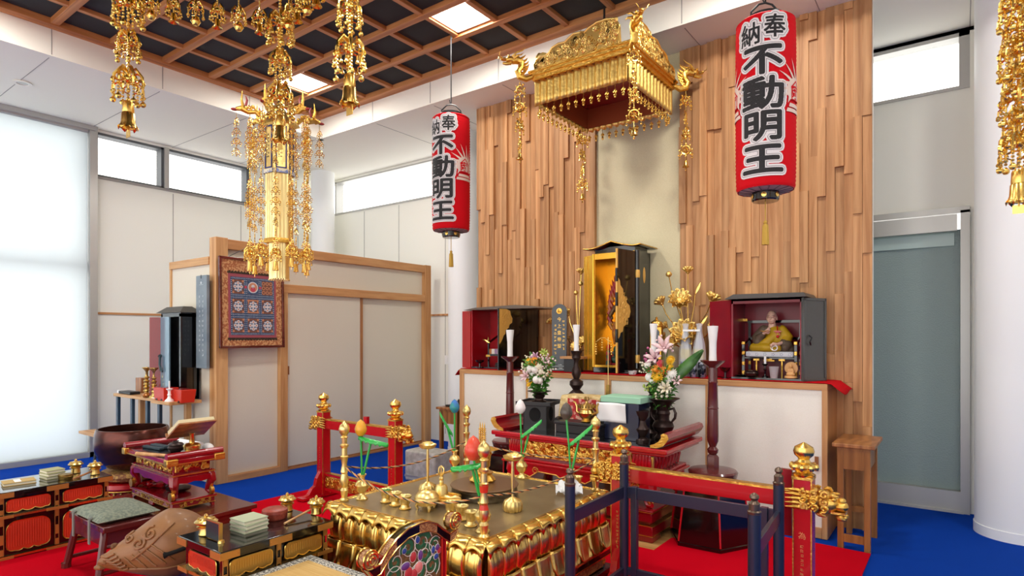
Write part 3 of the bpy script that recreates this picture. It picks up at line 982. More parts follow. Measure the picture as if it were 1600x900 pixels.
b = MB(); b.box(-0.12, -0.05, 0, 0.12, -0.01, 0.02, TR(rz=6)); b.box(-0.11, 0.0, 0, 0.1, 0.05, 0.026, TR(rz=4)); b.o('fold', mat('dark teal cloth', '#22343E', 0.6), t, bevel=0.006)
t = thing('bell_striker', 'wooden striker lying across the carved red table edge', 'mallet', (-4.72, 2.05, TZ))
b = MB(); b.tube([(-0.2, -0.09, 0.012), (0.08, 0.02, 0.014)], [0.016, 0.01], 10); b.o('stick', HINO, t)
t = thing('white_mallet_head', 'white padded mallet head on the corner of the carved red table', 'mallet', (-4.64, 2.34, TZ))
b = MB(); b.ball(0.02, 0, 0.035, (0.06, 0.036, 0.035), 14, 8); b.o('pad', WAX, t)
t = thing('red_cord_bundle', 'bundle of red cords on the lower shelf of the carved red table', 'cord', (-5.12, 2.2, 0.212))
b = MB()
rnd = random.Random(3)
for i in range(14):
    b.tube([(rnd.uniform(-.1, .08), rnd.uniform(-.08, .08), 0.012 + 0.006 * (i % 4)) for _ in range(5)], 0.01, 6)
b.o('cord', REDL, t)
t = thing('black_bowl', 'dark shallow bowl on the lower shelf of the carved red table', 'bowl', (-4.83, 2.22, 0.212))
b = MB(); b.lathe([(0.05, 0), (0.08, 0.012), (0.09, 0.03), (0.06, 0.034), (0, 0.03)], 20); b.o('body', BRONZE, t)
# ================================================================ gold fire altar
GX0, GX1, GY0, GY1, GZ = -2.78, -1.64, 2.03, 3.2, 0.5
gcx, gcy = (GX0 + GX1) / 2, (GY0 + GY1) / 2
gw, gd = GX1 - GX0, GY1 - GY0
t = thing('lotus_fire_altar', 'big square gold altar with two rows of lotus petals and a flat brown top', 'altar', (gcx, gcy, 0.008))
GALT = t
z = GZ - 0.008
b = MB(); b.cb(0, 0, z - 0.01, gw - 0.09, gd - 0.09, 0.02); b.o('altar_top', mat('dull bronze altar top', '#A08C68', 0.32, 0.55, col2='#8E7A58', nscale=5, bump=0.03, bscale=90), t)
b = MB()
for sx in (-1, 1):
    b.box(sx * (gw / 2 - 0.045) - 0.012, -gd / 2 + 0.033, z - 0.02, sx * (gw / 2 - 0.045) + 0.012, gd / 2 - 0.033, z + 0.004)
    b.box(-gw / 2 + 0.057, sx * (gd / 2 - 0.045) - 0.012, z - 0.02, gw / 2 - 0.057, sx * (gd / 2 - 0.045) + 0.012, z + 0.004)
b.o('rim', GOLD, t, bevel=0.003)


def petal_row(b, n, length, M, zt, zb, flare):
    """a row of bulging lotus petals along one side; petal tips up (flare<0) or drooping outward (flare>0)"""
    w = length / n
    for i in range(n):
        u0 = -length / 2 + w * (i + 0.5)

        def fn(u, v, u0=u0):
            a = (u - 0.5) * 2
            hh = zb + (zt - zb) * v
            sh = 1 - 0.12 * max(0, (v - 0.8) / 0.2) ** 2.2 if flare < 0 else 1 - 0.2 * max(0, (0.25 - v) / 0.25) ** 2
            bul = (1 - a ** 4) * 0.026
            rib = 0.011 * max(0, 1 - ((abs(a) - 0.82) / 0.16) ** 2)
            if flare < 0:
                out = 0.01 + bul * (0.5 + 0.7 * sin(pi * min(1, v * 0.9 + 0.1))) + rib
                tip = (1 - a * a) * 0.02 * (v > 0.9)
                return (u0 + a * w * 0.5 * sh, -out, hh + tip * 0.3 - (a * a) * 0.012 * v - 0.012 * (1 - a * a) * (v < 0.15))
            out = 0.005 + bul * (0.4 + 0.9 * v) + 0.05 * (1 - v) ** 2.4 + 0.02 * max(0, sin(pi * v)) * 0.6 + rib
            return (u0 + a * w * 0.5 * sh, -out, hh + (a * a) * 0.02 * (1 - v))
        b.grid(fn, 15, 10, M=M)


def side_mats(hw, hd):
    return [(TR(0, -hd, 0), 2 * hw), (TR(hw, 0, 0, rz=90), 2 * hd), (TR(0, hd, 0, rz=180), 2 * hw), (TR(-hw, 0, 0, rz=-90), 2 * hd)]


PG = mat('burnished petal gold', '#EFC872', 0.24, 1.0, bump=0.05, bscale=25)
b = MB()
hw, hd = gw / 2 - 0.045, gd / 2 - 0.045
for M, L in side_mats(hw, hd):
    petal_row(b, 11, L, M, z - 0.045, z - 0.18, -1)
b.o('upper_petals', PG, t, smooth=60, solid=0.003)
b = MB()
for M, L in side_mats(hw + 0.005, hd + 0.005):
    petal_row(b, 9, L + 0.04, M, z - 0.18, z - 0.315, 1)
b.o('lower_petals', PG, t, smooth=60, solid=0.003)
# scalloped gold lip over the upper petals
b = MB()
for M, L in side_mats(gw / 2 - 0.028, gd / 2 - 0.028):
    n = 11
    w = (L + 0.03) / n
    for i in range(n):
        u0 = -(L + 0.03) / 2 + w * (i + 0.5)

        def fn(u, v, u0=u0):
            a = (u - 0.5) * 2
            drop = 0.012 + 0.042 * abs(a) ** 1.6
            return (u0 + a * w / 2, 0.016 - 0.056 * v, z + 0.004 - drop * v ** 3.2 - 0.014 * v * v)
        b.grid(fn, 9, 5, M=M)
b.o('scalloped_lip', GOLD, t, smooth=60, solid=0.004)
b = MB(); b.cb(0, 0, z - 0.1, gw - 0.12, gd - 0.12, 0.16); b.cb(0, 0, z - 0.25, gw - 0.1, gd - 0.1, 0.14); b.o('core', GOLDF, t)
b = MB(); b.cb(0, 0, 0.155, gw + 0.02, gd + 0.02, 0.03); b.cb(0, 0, 0.045, gw + 0.02, gd + 0.02, 0.03); b.cb(0, 0, 0.1, gw - 0.06, gd - 0.06, 0.11); b.cb(0, 0, 0.01, gw - 0.02, gd - 0.02, 0.02); b.o('base', BLACKL, t, bevel=0.004)
b = MB(); b.cb(0, 0, 0.176, gw + 0.03, gd + 0.03, 0.012); b.cb(0, 0, 0.136, gw + 0.024, gd + 0.024, 0.008); b.o('base_gold_line', GOLD, t)
b = MB()
for M, L in side_mats(gw / 2 - 0.03, gd / 2 - 0.03):
    for k in range(3):
        u = -L / 2 + L * (k + 0.5) / 3
        b.box(u - L / 7.5, -0.012, 0.066, u + L / 7.5, 0, 0.128, M)
b.o('base_panels', mat('carved russet panel', '#8A3A24', 0.5, col2='#B46A3A', nscale=60, lo=0.45, hi=0.55, bump=0.4, bscale=90), t)
b = MB()
for M, L in side_mats(gw / 2 - 0.03, gd / 2 - 0.03):
    for k in range(4):
        u = -L / 2 + 0.04 + (L - 0.08) * k / 3
        for p in range(5):
            a = 2 * pi * p / 5
            b.ball(u + 0.012 * cos(a), -0.014, 0.097 + 0.012 * sin(a), (0.009, 0.005, 0.009), 7, 4, M)
b.o('gilt_rosettes', GOLDF, t)

GT = GZ + 0.0005
# corner spindles
SP = [(0.024, 0), (0.026, 0.01), (0.016, 0.02), (0.022, 0.06), (0.014, 0.075), (0.02, 0.085), (0.024, 0.12), (0.016, 0.15), (0.021, 0.16), (0.014, 0.2), (0.02, 0.235), (0.023, 0.245), (0.016, 0.25), (0.015, 0.29), (0.023, 0.3), (0.024, 0.308), (0.014, 0.315), (0.016, 0.345), (0.022, 0.35), (0.014, 0.358), (0.026, 0.375), (0.03, 0.395), (0.024, 0.415), (0.008, 0.43), (0.0, 0.44)]
SPL = ['gold corner spindle beside the orange bud vase', 'gold corner spindle with a red band beside the red bud vase', 'gold corner spindle behind the blue bud', 'gold corner spindle beside the dark bud']
SPX = [(-2.71, 2.12), (-1.71, 2.1), (-2.7, 3.13), (-1.71, 3.13)]
for i, (x, y) in enumerate(SPX):
    s = thing('altar_spindle', SPL[i], 'altar post', (x, y, GT), group='turned gold posts on the altar corners')
    b = MB(); b.lathe(SP, 12); b.o('shaft', GOLDY, s, smooth=30)
    if i == 1:
        b = MB(); b.lathe([(0.0235, 0.12), (0.0175, 0.15)], 12); b.o('red_band', VERM, s)
        b = MB(); b.lathe([(0.018, 0.205), (0.0215, 0.235)], 12); b.o('red_band', VERM, s)

# five coloured cord around the spindles
def rope(pts, r=0.0042, turns=90, sag=0.0):
    """three strand twisted cord"""
    P = []
    seg = []
    for a, c in zip(pts[:-1], pts[1:]):
        A, C_ = Vector(a), Vector(c)
        for k in range(26):
            q = k / 26
            p = A.lerp(C_, q); p.z -= sag * 4 * q * (1 - q)
            P.append(p)
    P.append(Vector(pts[-1]))
    D = 0.0
    outs = [[], [], []]
    fine = []
    for a, c in zip(P[:-1], P[1:]):
        for k in range(4):
            fine.append(a.lerp(c, k / 4))
    fine.append(P[-1])
    for i, p in enumerate(fine):
        tg = (fine[min(i + 1, len(fine) - 1)] - fine[max(i - 1, 0)]).normalized()
        n1 = tg.cross(Vector((0, 0, 1)))
        n1 = n1.normalized() if n1.length > 1e-4 else Vector((1, 0, 0))
        n2 = tg.cross(n1)
        if i:
            D += (p - fine[i - 1]).length
        for s in range(3):
            a = D / 0.045 * 2 * pi / 1.6 + 2 * pi * s / 3
            outs[s].append(p + (n1 * cos(a) + n2 * sin(a)) * r * 0.6)
    return outs


rp = [(-2.71, 2.12, GT + 0.19), (-1.71, 2.1, GT + 0.19), (-1.71, 3.13, GT + 0.19), (-2.7, 3.13, GT + 0.19), (-2.71, 2.12, GT + 0.19)]
rt = thing('twisted_cord', 'thin twisted black orange and cream cord strung around the altar spindles', 'cord', (0, 0, 0))
outs = [[], [], []]
for k in range(4):
    sag = [0.1, 0.05, 0.03, 0.07][k]
    oo = rope(rp[k:k + 2], sag=sag)
    for s in range(3):
        outs[s] += oo[s]
for s, m in enumerate((BLACKS, mat('orange cord', '#D98A4C', 0.7), mat('cream cord', '#BFA878', 0.8))):
    b = MB(); b.tube(outs[s], 0.003, 5); b.o('strand', m, rt)

# bud vases
VP = [(0.032, 0), (0.034, 0.008), (0.016, 0.025), (0.014, 0.035), (0.034, 0.06), (0.038, 0.08), (0.028, 0.1), (0.016, 0.108), (0.016, 0.125), (0.026, 0.138), (0.024, 0.14), (0.012, 0.12)]


def bud_vase(x, y, colr, c2, cname, label, lean=(0, 0), h=0.3, leafdir=1, leafang=35, bs=1.0, leafz=0.2):
    v = thing('lotus_bud_vase', 'small gold vase ' + label[0], 'vase', (x, y, GT), group='gold bud vases on the altar')
    b = MB(); b.lathe(VP, 16); b.o('vase', GOLDY, v)
    f = thing('lotus_bud', cname + ' painted lotus bud with a green leaf ' + label[1], 'artificial flower', (x, y, GT + 0.1), group='painted lotus buds on the altar')
    b = MB(); b.tube([(0, 0, 0), (lean[0] * 0.4, lean[1] * 0.4, h * 0.5), (lean[0], lean[1], h)], 0.0055, 8); b.o('stem', GREENP, f)
    B_ = MB(); lx, ly = lean
    B_.lathe([(0.008, 0), (0.024, 0.012), (0.031, 0.035), (0.029, 0.055), (0.018, 0.078), (0.0, 0.092)], 14, TR(lx, ly, h - 0.01, s=bs))
    for k in range(6):
        a0 = 2 * pi * k / 6

        def pf(u, w, a0=a0):
            a = (u - 0.5) * 2
            pr = 0.0325 * sin(pi * min(0.98, 0.12 + w * 0.88) ** 0.9) + 0.0015
            wd = 0.62 * (1 - w ** 2.5)
            return (pr * cos(a0 + a * wd), pr * sin(a0 + a * wd), 0.0 + 0.088 * w)
        B_.grid(pf, 5, 6, M=TR(lx, ly, h - 0.008, s=bs))
    B_.o('bud', mat(cname + ' bud paint', colr, 0.35, col2=c2, nscale=18, coat=0.2), f)
    b = MB()
    ca, sa = cos(R(YAWL)), sin(R(YAWL))
    d = leafdir
    b.tube([(0, 0, 0), (d * 0.03 * ca, d * 0.03 * sa, leafz * 0.6), (d * 0.05 * ca, d * 0.05 * sa, leafz)], 0.005, 7)

    def lf(u, w):
        a = (u - 0.5) * 2
        l = (w - 0.42) * 0.17
        wd = 0.026 * sin(pi * min(1, max(0.02, w))) ** 0.7
        x_, z_ = l * cos(R(leafang)), l * sin(R(leafang)) - 0.02 * abs(a) ** 2 + 0.012
        return ((d * (0.05 + x_)) * ca - a * wd * sa, (d * (0.05 + x_)) * sa + a * wd * ca, leafz + z_ + 0.006 * sin(w * 40) * abs(a))
    b.grid(lf, 7, 16)
    b.o('leaf', GREENP, f, smooth=60, solid=0.004)


YAWL = 36.5
bud_vase(-2.66, 2.2, '#E8A020', '#F0B030', 'orange', ('holding the orange bud at the front corner', 'beside the corner spindle'), (-0.01, 0.0), 0.26, 1, -14, 1.0, 0.22)
bud_vase(-1.765, 2.16, '#E0402A', '#E8553A', 'red', ('holding the red bud at the near corner', 'in front of the round hearth'), (-0.04, -0.02), 0.24, -1, -8, 1.25, 0.2)
bud_vase(-2.72, 3.03, '#2F6FC0', '#2E9E78', 'blue', ('holding the blue bud at the far corner', 'by the far spindle'), (0.0, 0.0), 0.3, -1, 60, 1.0, 0.2)
bud_vase(-2.24, 3.13, '#F0E6E4', '#F4F0EE', 'white', ('holding the white bud at the back edge', 'before the red table'), (-0.01, 0.0), 0.32, 1, 38, 1.0, 0.2)
bud_vase(-1.80, 3.0, '#4A4038', '#5A5046', 'dark grey', ('holding the dark bud wrapped with a paper ribbon', 'beside the red gate post'), (-0.03, 0.0), 0.33, 1, 40, 1.1, 0.22)

# cups
CUP = [(0.02, 0), (0.022, 0.004), (0.017, 0.012), (0.016, 0.02), (0.02, 0.024), (0.021, 0.042), (0.026, 0.05), (0.0285, 0.056), (0.025, 0.053), (0.018, 0.03), (0.0, 0.028)]
cups = [(-2.51, 2.24, 'outermost gold cup with green leaves in the row by the orange bud', 1), (-2.42, 2.225, 'gold cup second from the orange bud', 0), (-2.33, 2.21, 'gold cup beside the round lidded burner', 0), (-2.06, 2.265, 'gold cup with green leaves just past the bell tray', 1), (-1.97, 2.245, 'gold cup between the leaf cup and the red bud vase', 0), (-1.87, 2.2, 'gold cup half hidden behind the near spindle', 0), (-1.83, 3.12, 'larger gold bowl cup at the back edge by the paper ribbon', 0)]
for i, (x, y, lab, lf) in enumerate(cups):
    c = thing('offering_cup', lab, 'cup', (x, y, GT), group='small gold offering cups on the altar')
    b = MB(); b.lathe([(r * 1.25, q * 1.25) for r, q in CUP], 20); b.o('bowl', GOLDY, c)
    b = MB(); b.lathe([(0.028, 0), (0.032, 0.006), (0.026, 0.009), (0, 0.008)], 18); b.o('saucer', GOLDY, c)
    if lf:
        b = MB()
        for k in range(5):
            b.ball(0.015 * cos(k * 1.3), 0.015 * sin(k * 1.3), 0.062 + 0.004 * (k % 2), (0.016, 0.01, 0.005), 8, 4)
        b.o('leaves', LEAFG, c)
# round lidded burner
c = thing('lidded_burner', 'round gold incense burner with lid and three feet amid the cups', 'incense burner', (-2.23, 2.27, GT))
b = MB(); b.lathe([(0.03, 0.02), (0.055, 0.03), (0.066, 0.055), (0.06, 0.068), (0.064, 0.072), (0.05, 0.09), (0.03, 0.1), (0.01, 0.104), (0.012, 0.11), (0.0, 0.118)], 24); b.o('pot', GOLDY, c)
for k in range(3):
    a = 2 * pi * k / 3 - 0.6
    b = MB(); b.tube([(0.045 * cos(a), 0.045 * sin(a), 0.035), (0.058 * cos(a), 0.058 * sin(a), 0.018), (0.05 * cos(a), 0.05 * sin(a), 0.0)], [0.01, 0.008, 0.006], 7); b.o('foot', GOLDY, c)
# tray with bell
c = thing('vajra_tray', 'gold footed tray of curled edges under the hand bell', 'tray', (-2.25, 2.4, GT))
b = MB()
pl = []
for k in range(48):
    a = 2 * pi * k / 48
    rr = 1 + 0.12 * cos(6 * a)
    pl.append((0.12 * rr * cos(a), 0.075 * rr * sin(a)))
b.prism(pl, 0.03, 0.036)
b.tube([(p[0], p[1], 0.04) for p in pl], 0.008, 6, closed=True)
b.o('plate', GOLDF, c)
for k in range(3):
    a = 2 * pi * k / 3 + 0.4
    b = MB(); b.tube([(0.08 * cos(a), 0.05 * sin(a), 0.032), (0.1 * cos(a), 0.062 * sin(a), 0.015), (0.09 * cos(a), 0.056 * sin(a), 0.0)], [0.011, 0.008, 0.006], 7); b.o('foot', GOLDY, c)
c = thing('hand_bell', 'gold ritual hand bell with pronged grip standing on the curled tray', 'bell', (-2.25, 2.4, GT + 0.036))
b = MB(); b.lathe([(0.04, 0), (0.041, 0.006), (0.036, 0.02), (0.034, 0.05), (0.026, 0.066), (0.01, 0.072)], 20); b.o('bell_body', GOLDY, c)
b = MB(); b.lathe([(0.01, 0.07), (0.013, 0.08), (0.009, 0.09), (0.014, 0.1), (0.009, 0.11), (0.012, 0.12)], 14)
for k in range(4):
    a = pi / 2 * k
    b.tube([(0.008 * cos(a), 0.008 * sin(a), 0.12), (0.02 * cos(a), 0.02 * sin(a), 0.135), (0.018 * cos(a), 0.018 * sin(a), 0.155), (0.002 * cos(a), 0.002 * sin(a), 0.166)], 0.004, 6)
b.tube([(0, 0, 0.12), (0, 0, 0.168)], 0.004, 6); b.o('grip', GOLDY, c)
c = thing('vajra', 'short gold pronged wand lying on the curled tray', 'ritual wand', (-2.17, 2.385, GT + 0.046))
b = MB(); b.tube([(-0.05, 0, 0), (-0.03, 0, 0.004), (0, 0, 0), (0.03, 0, 0.004), (0.05, 0, 0)], [0.004, 0.011, 0.006, 0.011, 0.004], 8); b.o('body', GOLDY, c, rz=30)
# hearth and stupa
c = thing('round_hearth', 'round low metal hearth with a flat brown lid on the altar centre', 'hearth', (-2.17, 2.67, GT))
b = MB(); b.lathe([(0.0, 0), (0.185, 0), (0.19, 0.01), (0.185, 0.05), (0.19, 0.06)], 44); b.o('ring', mat('tarnished silver', '#8A8478', 0.3, 0.9, col2='#5F594E', nscale=20, stretch=(1, 1, 4)), c)
b = MB(); b.lathe([(0.19, 0.058), (0.194, 0.064), (0.19, 0.068), (0.0, 0.068)], 44); b.o('lid', mat('brown hearth lid', '#7A5A3C', 0.4, 0.4), c)
c = thing('gilt_stupa', 'gold reliquary stupa with ringed spire on the hearth lid', 'stupa', (-2.21, 2.7, GT + 0.068))
b = MB(); b.lathe([(0.065, 0), (0.075, 0.012), (0.06, 0.03), (0.05, 0.04), (0.062, 0.055)], 24, flute=0.05, nf=12); b.o('lotus_base', GOLDF, c)
b = MB(); b.lathe([(0.04, 0.05), (0.03, 0.07), (0.045, 0.09), (0.05, 0.15), (0.058, 0.16), (0.05, 0.17), (0.03, 0.178)], 24); b.o('body', GOLD, c)
b = MB(); b.taper(0, 0, 0.178, 0.2, 0.13, 0.13, 0.07, 0.07); b.lathe([(0.03, 0.2), (0.02, 0.215)], 12); b.o('roof', GOLD, c)
b = MB()
for k in range(3):
    x = (k - 1) * 0.016
    b.lathe([(0.004, 0.21), (0.004, 0.32), (0, 0.345)], 6, c=(x, 0, 0))
    for j in range(8):
        b.torus(0.009, 0.0025, 8, 4, TR(x, 0, 0.225 + j * 0.011))
b.o('spire', GOLDF, c)
# tall dish stands
for i, (x, y, lab) in enumerate(((-2.45, 2.5, 'tall gold lamp dish on a ribbed dome foot near the far cups'), (-1.86, 2.52, 'tall gold lamp dish on a ribbed dome foot beside the hearth'))):
    c = thing('lamp_dish_stand', lab, 'lamp stand', (x, y, GT), group='tall gold lamp dishes on the altar')
    b = MB(); b.lathe([(0.044, 0), (0.05, 0.012), (0.05, 0.036), (0.043, 0.054), (0.02, 0.066), (0.01, 0.072)], 32, flute=0.04, nf=16); b.o('dome_foot', GOLDY, c)
    b = MB(); b.lathe([(0.009, 0.07), (0.007, 0.11), (0.01, 0.17), (0.0065, 0.26)], 12); b.o('shaft', GOLDY, c)
    b = MB(); b.lathe([(0.01, 0.258), (0.035, 0.262), (0.048, 0.274), (0.05, 0.284), (0.046, 0.282), (0.03, 0.27), (0, 0.268)], 28, flute=0.03, nf=14); b.torus(0.03, 0.003, 18, 5, TR(0, 0, 0.292)); b.o('dish', GOLDY, c)
# paper ribbon
c = thing('paper_ribbon', 'crumpled white paper ribbon tied to the dark bud vase', 'paper', (-1.775, 2.94, GT))
b = MB()
rnd = random.Random(8)
P = [[(0.012 + 0.0 * i, 0, 0) for i in range(1)]]


def crump(u, v):
    return ((u - 0.5) * 0.15, (v - 0.5) * 0.06 + 0.02 * sin(u * 9), 0.012 + 0.05 * abs(sin(u * 7 + v * 3)) * (0.4 + v) + 0.012 * sin(u * 23 + v * 17))


b.grid(crump, 18, 10, M=TR(0, 0, 0, rz=36)); b.o('sheet', WAX, c, smooth=20, solid=0.001)
# ================================================================ red gates with gold finials and lions
FIN = [(0.045, 0), (0.05, 0.01), (0.034, 0.018), (0.046, 0.03), (0.056, 0.045), (0.05, 0.058), (0.03, 0.066), (0.024, 0.078), (0.026, 0.084), (0.041, 0.098), (0.046, 0.115), (0.04, 0.135), (0.02, 0.147), (0.006, 0.155), (0, 0.158)]


def lion(parent, dx):
    """carved gilt lion head beam nose looking outward along dx"""
    b = MB()
    b.M = Matrix.Diagonal((dx, 1, 1, 1))
    b.ball(0.05, 0, 0.0, (0.055, 0.035, 0.036), 12, 8)
    b.ball(0.105, 0, -0.006, (0.05, 0.033, 0.034), 12, 8)
    b.ball(0.15, 0, -0.012, (0.026, 0.027, 0.02), 10, 6)
    b.ball(0.152, 0, 0.008, (0.016, 0.018, 0.012), 8, 6)
    b.box(0.12, -0.024, -0.038, 0.168, 0.024, -0.03)
    for sy in (-1, 1):
        b.ball(0.13, 0.02 * sy, 0.014, (0.011, 0.009, 0.01), 8, 6)
        b.ball(0.128, 0.022 * sy, 0.027, (0.018, 0.008, 0.006), 8, 5)
        b.ball(0.155, 0.016 * sy, -0.05, (0.02, 0.013, 0.012), 8, 5)
        b.ball(0.09, 0.02 * sy, -0.045, (0.022, 0.013, 0.012), 8, 5)
        for k in range(9):
            u, v = 0.1 - 0.035 * (k % 3), 0.03 - 0.026 * (k // 3)
            sp = [(p[0], sy * 0.036, p[1]) for p in spiral(u, v, 0.015, 0.003, 40 * k, 1.3, 10)]
            b.tube(sp, 0.006, 5)
        for k in range(5):
            b.tube([(0.05, 0.028 * sy, 0.03 - 0.014 * k), (0.0, 0.034 * sy, 0.035 - 0.016 * k), (-0.035, 0.03 * sy, 0.034 - 0.017 * k)], [0.009, 0.008, 0.002], 6)
    for k in range(4):
        b.ball(0.06 + 0.02 * k, 0, 0.036 - 0.004 * k, (0.014, 0.022, 0.01), 8, 5)
    return b.o('lion_head', GOLDF, parent, loc=(dx * 0.04, 0, 0.635))


def gate(name, label, x0, x1, y, hh, tl):
    g = thing(name, label, 'gate', ((x0 + x1) / 2, y, 0.016))
    h = (x1 - x0) / 2
    s = hh / 0.894
    posts = []
    for i, (dx, tx) in enumerate(((-1, tl[0]), (1, tl[1]))):
        b = MB(); w = 0.042
        c = 0.008
        b.prism([(-w + c, -w), (w - c, -w), (w, -w + c), (w, w - c), (w - c, w), (-w + c, w), (-w, w - c), (-w, -w + c)], 0.0, 0.735 * s, TR(dx * h, 0, 0))
        p = b.o('post', REDL, g, smooth=0)
        posts.append(p)
        b = MB()
        for sx in (-1, 1):
            for sy in (-1, 1):
                b.box(sx * 0.0385 - 0.0025 + dx * h, sy * 0.0385 - 0.0025, 0.02, sx * 0.0385 + 0.0025 + dx * h, sy * 0.0385 + 0.0025, 0.725 * s)
        b.box(dx * h - 0.044, -0.044, 0.725 * s, dx * h + 0.044, 0.044, 0.738 * s)
        b.o('gilt_edges', GOLDF, p)
        b = MB(); b.lathe([(r, q) for r, q in FIN], 20, TR(dx * h, 0, 0.737 * s), flute=0.0)
        for k in range(8):
            a = 2 * pi * k / 8
            b.ball(dx * h + 0.05 * cos(a), 0.05 * sin(a), 0.737 * s + 0.045, (0.015, 0.015, 0.018), 7, 5)
        b.o('finial', GOLD, p)
        l = lion(p, dx); l.location.x = dx * (h - 0.03); l.scale = (1.22, 1.3, 1.22)
        # scroll shoe
        for sy in (-1, 1):
            b = MB(); b.prism([(0, 0), (0.17, 0), (0.17, 0.02), (0.12, 0.035), (0.09, 0.08), (0.055, 0.1), (0.04, 0.16), (0.0, 0.22)], -0.02, 0.02, SIDE(dx * h, 0.04, 0) if sy > 0 else Matrix.Diagonal((1, -1, 1, 1)) @ SIDE(dx * h, 0.04, 0))
            b.o('foot', REDL, p, smooth=0)
        b = MB(); b.box(dx * h - 0.045, -0.24, 0.0, dx * h + 0.045, 0.24, 0.02); b.o('sole', REDL, p)
        if tx:
            b = MB(); M = FRONT(dx * h, -0.0425, 0)
            if tx == 2:
                vs, fs = text_geo('為', 0.035); b.add(vs, fs, M @ TR(0, 0.47, 0))
            glyph_ticks(b, 14, 0, 0.42, 0.021, 0.014, M, 3 + i)
            glyph_ticks(b, 7, 0, 0.11, 0.014, 0.012, M, 13 + i)
            b.o('gold_lettering', GOLDY, p, smooth=0)
    b = MB(); b.box(-h, -0.022, 0.585 * s, h, 0.022, 0.67 * s); bm_ = b.o('crossbeam', REDL, g, bevel=0.003)
    b = MB(); b.box(-h + 0.042, -0.0235, 0.66 * s, h - 0.042, 0.0235, 0.672 * s); b.o('gilt_edge', GOLDF, bm_)
    return g, h


g, h = gate('red_gate', 'red gate with gold lion heads between the gold altar and the sliding doors', -4.475, -3.565, 3.28, 0.894, (1, 1))
b = MB(); b.box(0.09, -0.015, 0.67, 0.13, 0.015, 0.73); b.o('strut', REDL, g)
b = MB(); b.box(-h, -0.02, 0.05, h, 0.02, 0.075); b.box(-h, -0.02, 0.18, h, 0.02, 0.2); r_ = b.o('lower_rail', REDL, g)
b = MB(); b.box(-h, -0.006, 0.075, h, 0.006, 0.18); carve(b, -h + 0.05, 0.085, h - 0.05, 0.172, FRONT(0, -0.006, 0), 60, 8, 0.012); b.box(-h + 0.042, -0.022, 0.197, h - 0.042, 0.022, 0.203); b.o('carved_panel', GOLDF, g)
g, h = gate('red_gate', 'red gate with gold lion heads behind the navy railing in front of the counter', -1.52, -0.585, 3.07, 0.894, (1, 2))
b = MB(); b.box(h - 0.1, -0.012, 0.45, h - 0.05, 0.012, 0.76); b.o('strut', REDD, g)

# navy railing
t = thing('navy_railing', 'navy blue three sided steel railing before the hexagonal pedestal', 'railing', (0, 0, 0.016))
NP = [(-1.42, 2.36), (-1.43, 2.93), (-0.665, 2.94), (-0.63, 2.4)]
for x, y in NP:
    b = MB(); b.lathe([(0.024, 0), (0.024, 0.71)], 16, c=(x, y, 0)); p = b.o('post', NAVY, t)
    b = MB(); b.lathe([(0.024, 0.71), (0.026, 0.72), (0.02, 0.725), (0.021, 0.75), (0.016, 0.755), (0.011, 0.762), (0.018, 0.772), (0.016, 0.782), (0.005, 0.79), (0, 0.791)], 16, c=(x, y, 0)); b.o('cap', mat('tarnished pewter cap', '#6E5D50', 0.35, 0.8), p)
    b = MB(); b.lathe([(0.05, 0), (0.05, 0.008), (0.026, 0.02)], 16, c=(x, y, 0)); b.o('foot', NAVY, p)
for (x0, y0), (x1, y1) in zip(NP[:-1], NP[1:]):
    for z0, z1 in ((0.535, 0.595), (0.13, 0.17)):
        L = math.hypot(x1 - x0, y1 - y0)
        b = MB(); b.box(0.015, -0.009, z0, L - 0.015, 0.009, z1, TR(x0, y0, 0, rz=math.degrees(math.atan2(y1 - y0, x1 - x0)))); b.o('rail', NAVY, t, bevel=0.002)
for x in (-1.37, -0.725):
    b = MB(); b.box(x - 0.016, 2.915, 0.0, x + 0.016, 2.945, 0.6); b.o('stile', NAVY, t, bevel=0.002)

# ================================================================ red offering table
tx0, tx1, ty0, ty1 = -2.93, -1.7, 3.9, 4.5
tcx, tcy = (tx0 + tx1) / 2, (ty0 + ty1) / 2
a, d = (tx1 - tx0) / 2, (ty1 - ty0) / 2
t = thing('red_offering_table', 'long red lacquer offering table with a gold carved frieze and scroll ends', 'table', (tcx, tcy, 0.003))
b = MB(); b.box(-a - 0.11, -d - 0.03, 0.585, a + 0.11, d + 0.03, 0.605); b.box(-a - 0.13, -d - 0.05, 0.605, a + 0.13, d + 0.05, 0.64); b.o('table_top', REDL, t, bevel=0.008)
b = MB(); b.box(-a - 0.06, -d - 0.02, 0.64, a + 0.06, d + 0.02, 0.644); b.o('top_inlay', BLACKL, t)
for sx in (-1, 1):
    b = MB()
    prof = [(0.0, 0.0), (0.05, 0.005), (0.09, 0.02), (0.115, 0.05), (0.13, 0.075), (0.12, 0.1), (0.095, 0.108), (0.075, 0.095), (0.078, 0.075), (0.06, 0.05), (0.03, 0.03), (0.0, 0.02)]
    b.prism([(sx * p[0], p[1]) for p in prof], -d - 0.04, d + 0.04, Matrix(((1, 0, 0, sx * (a + 0.01)), (0, 0, -1, 0), (0, 1, 0, 0.642), (0, 0, 0, 1))))
    q = b.o('scroll_end', REDD, t, smooth=50)
    b = MB(); b.prism([(sx * p[0], p[1]) for p in prof], d + 0.0405, d + 0.044, Matrix(((1, 0, 0, sx * (a + 0.01)), (0, 0, -1, 0), (0, 1, 0, 0.642), (0, 0, 0, 1)))); b.o('gilt_scroll', GOLDF, q, smooth=0)
b = MB(); b.box(-a + 0.03, -d + 0.04, 0.44, a - 0.03, d - 0.04, 0.585); b.o('frieze_core', REDD, t)
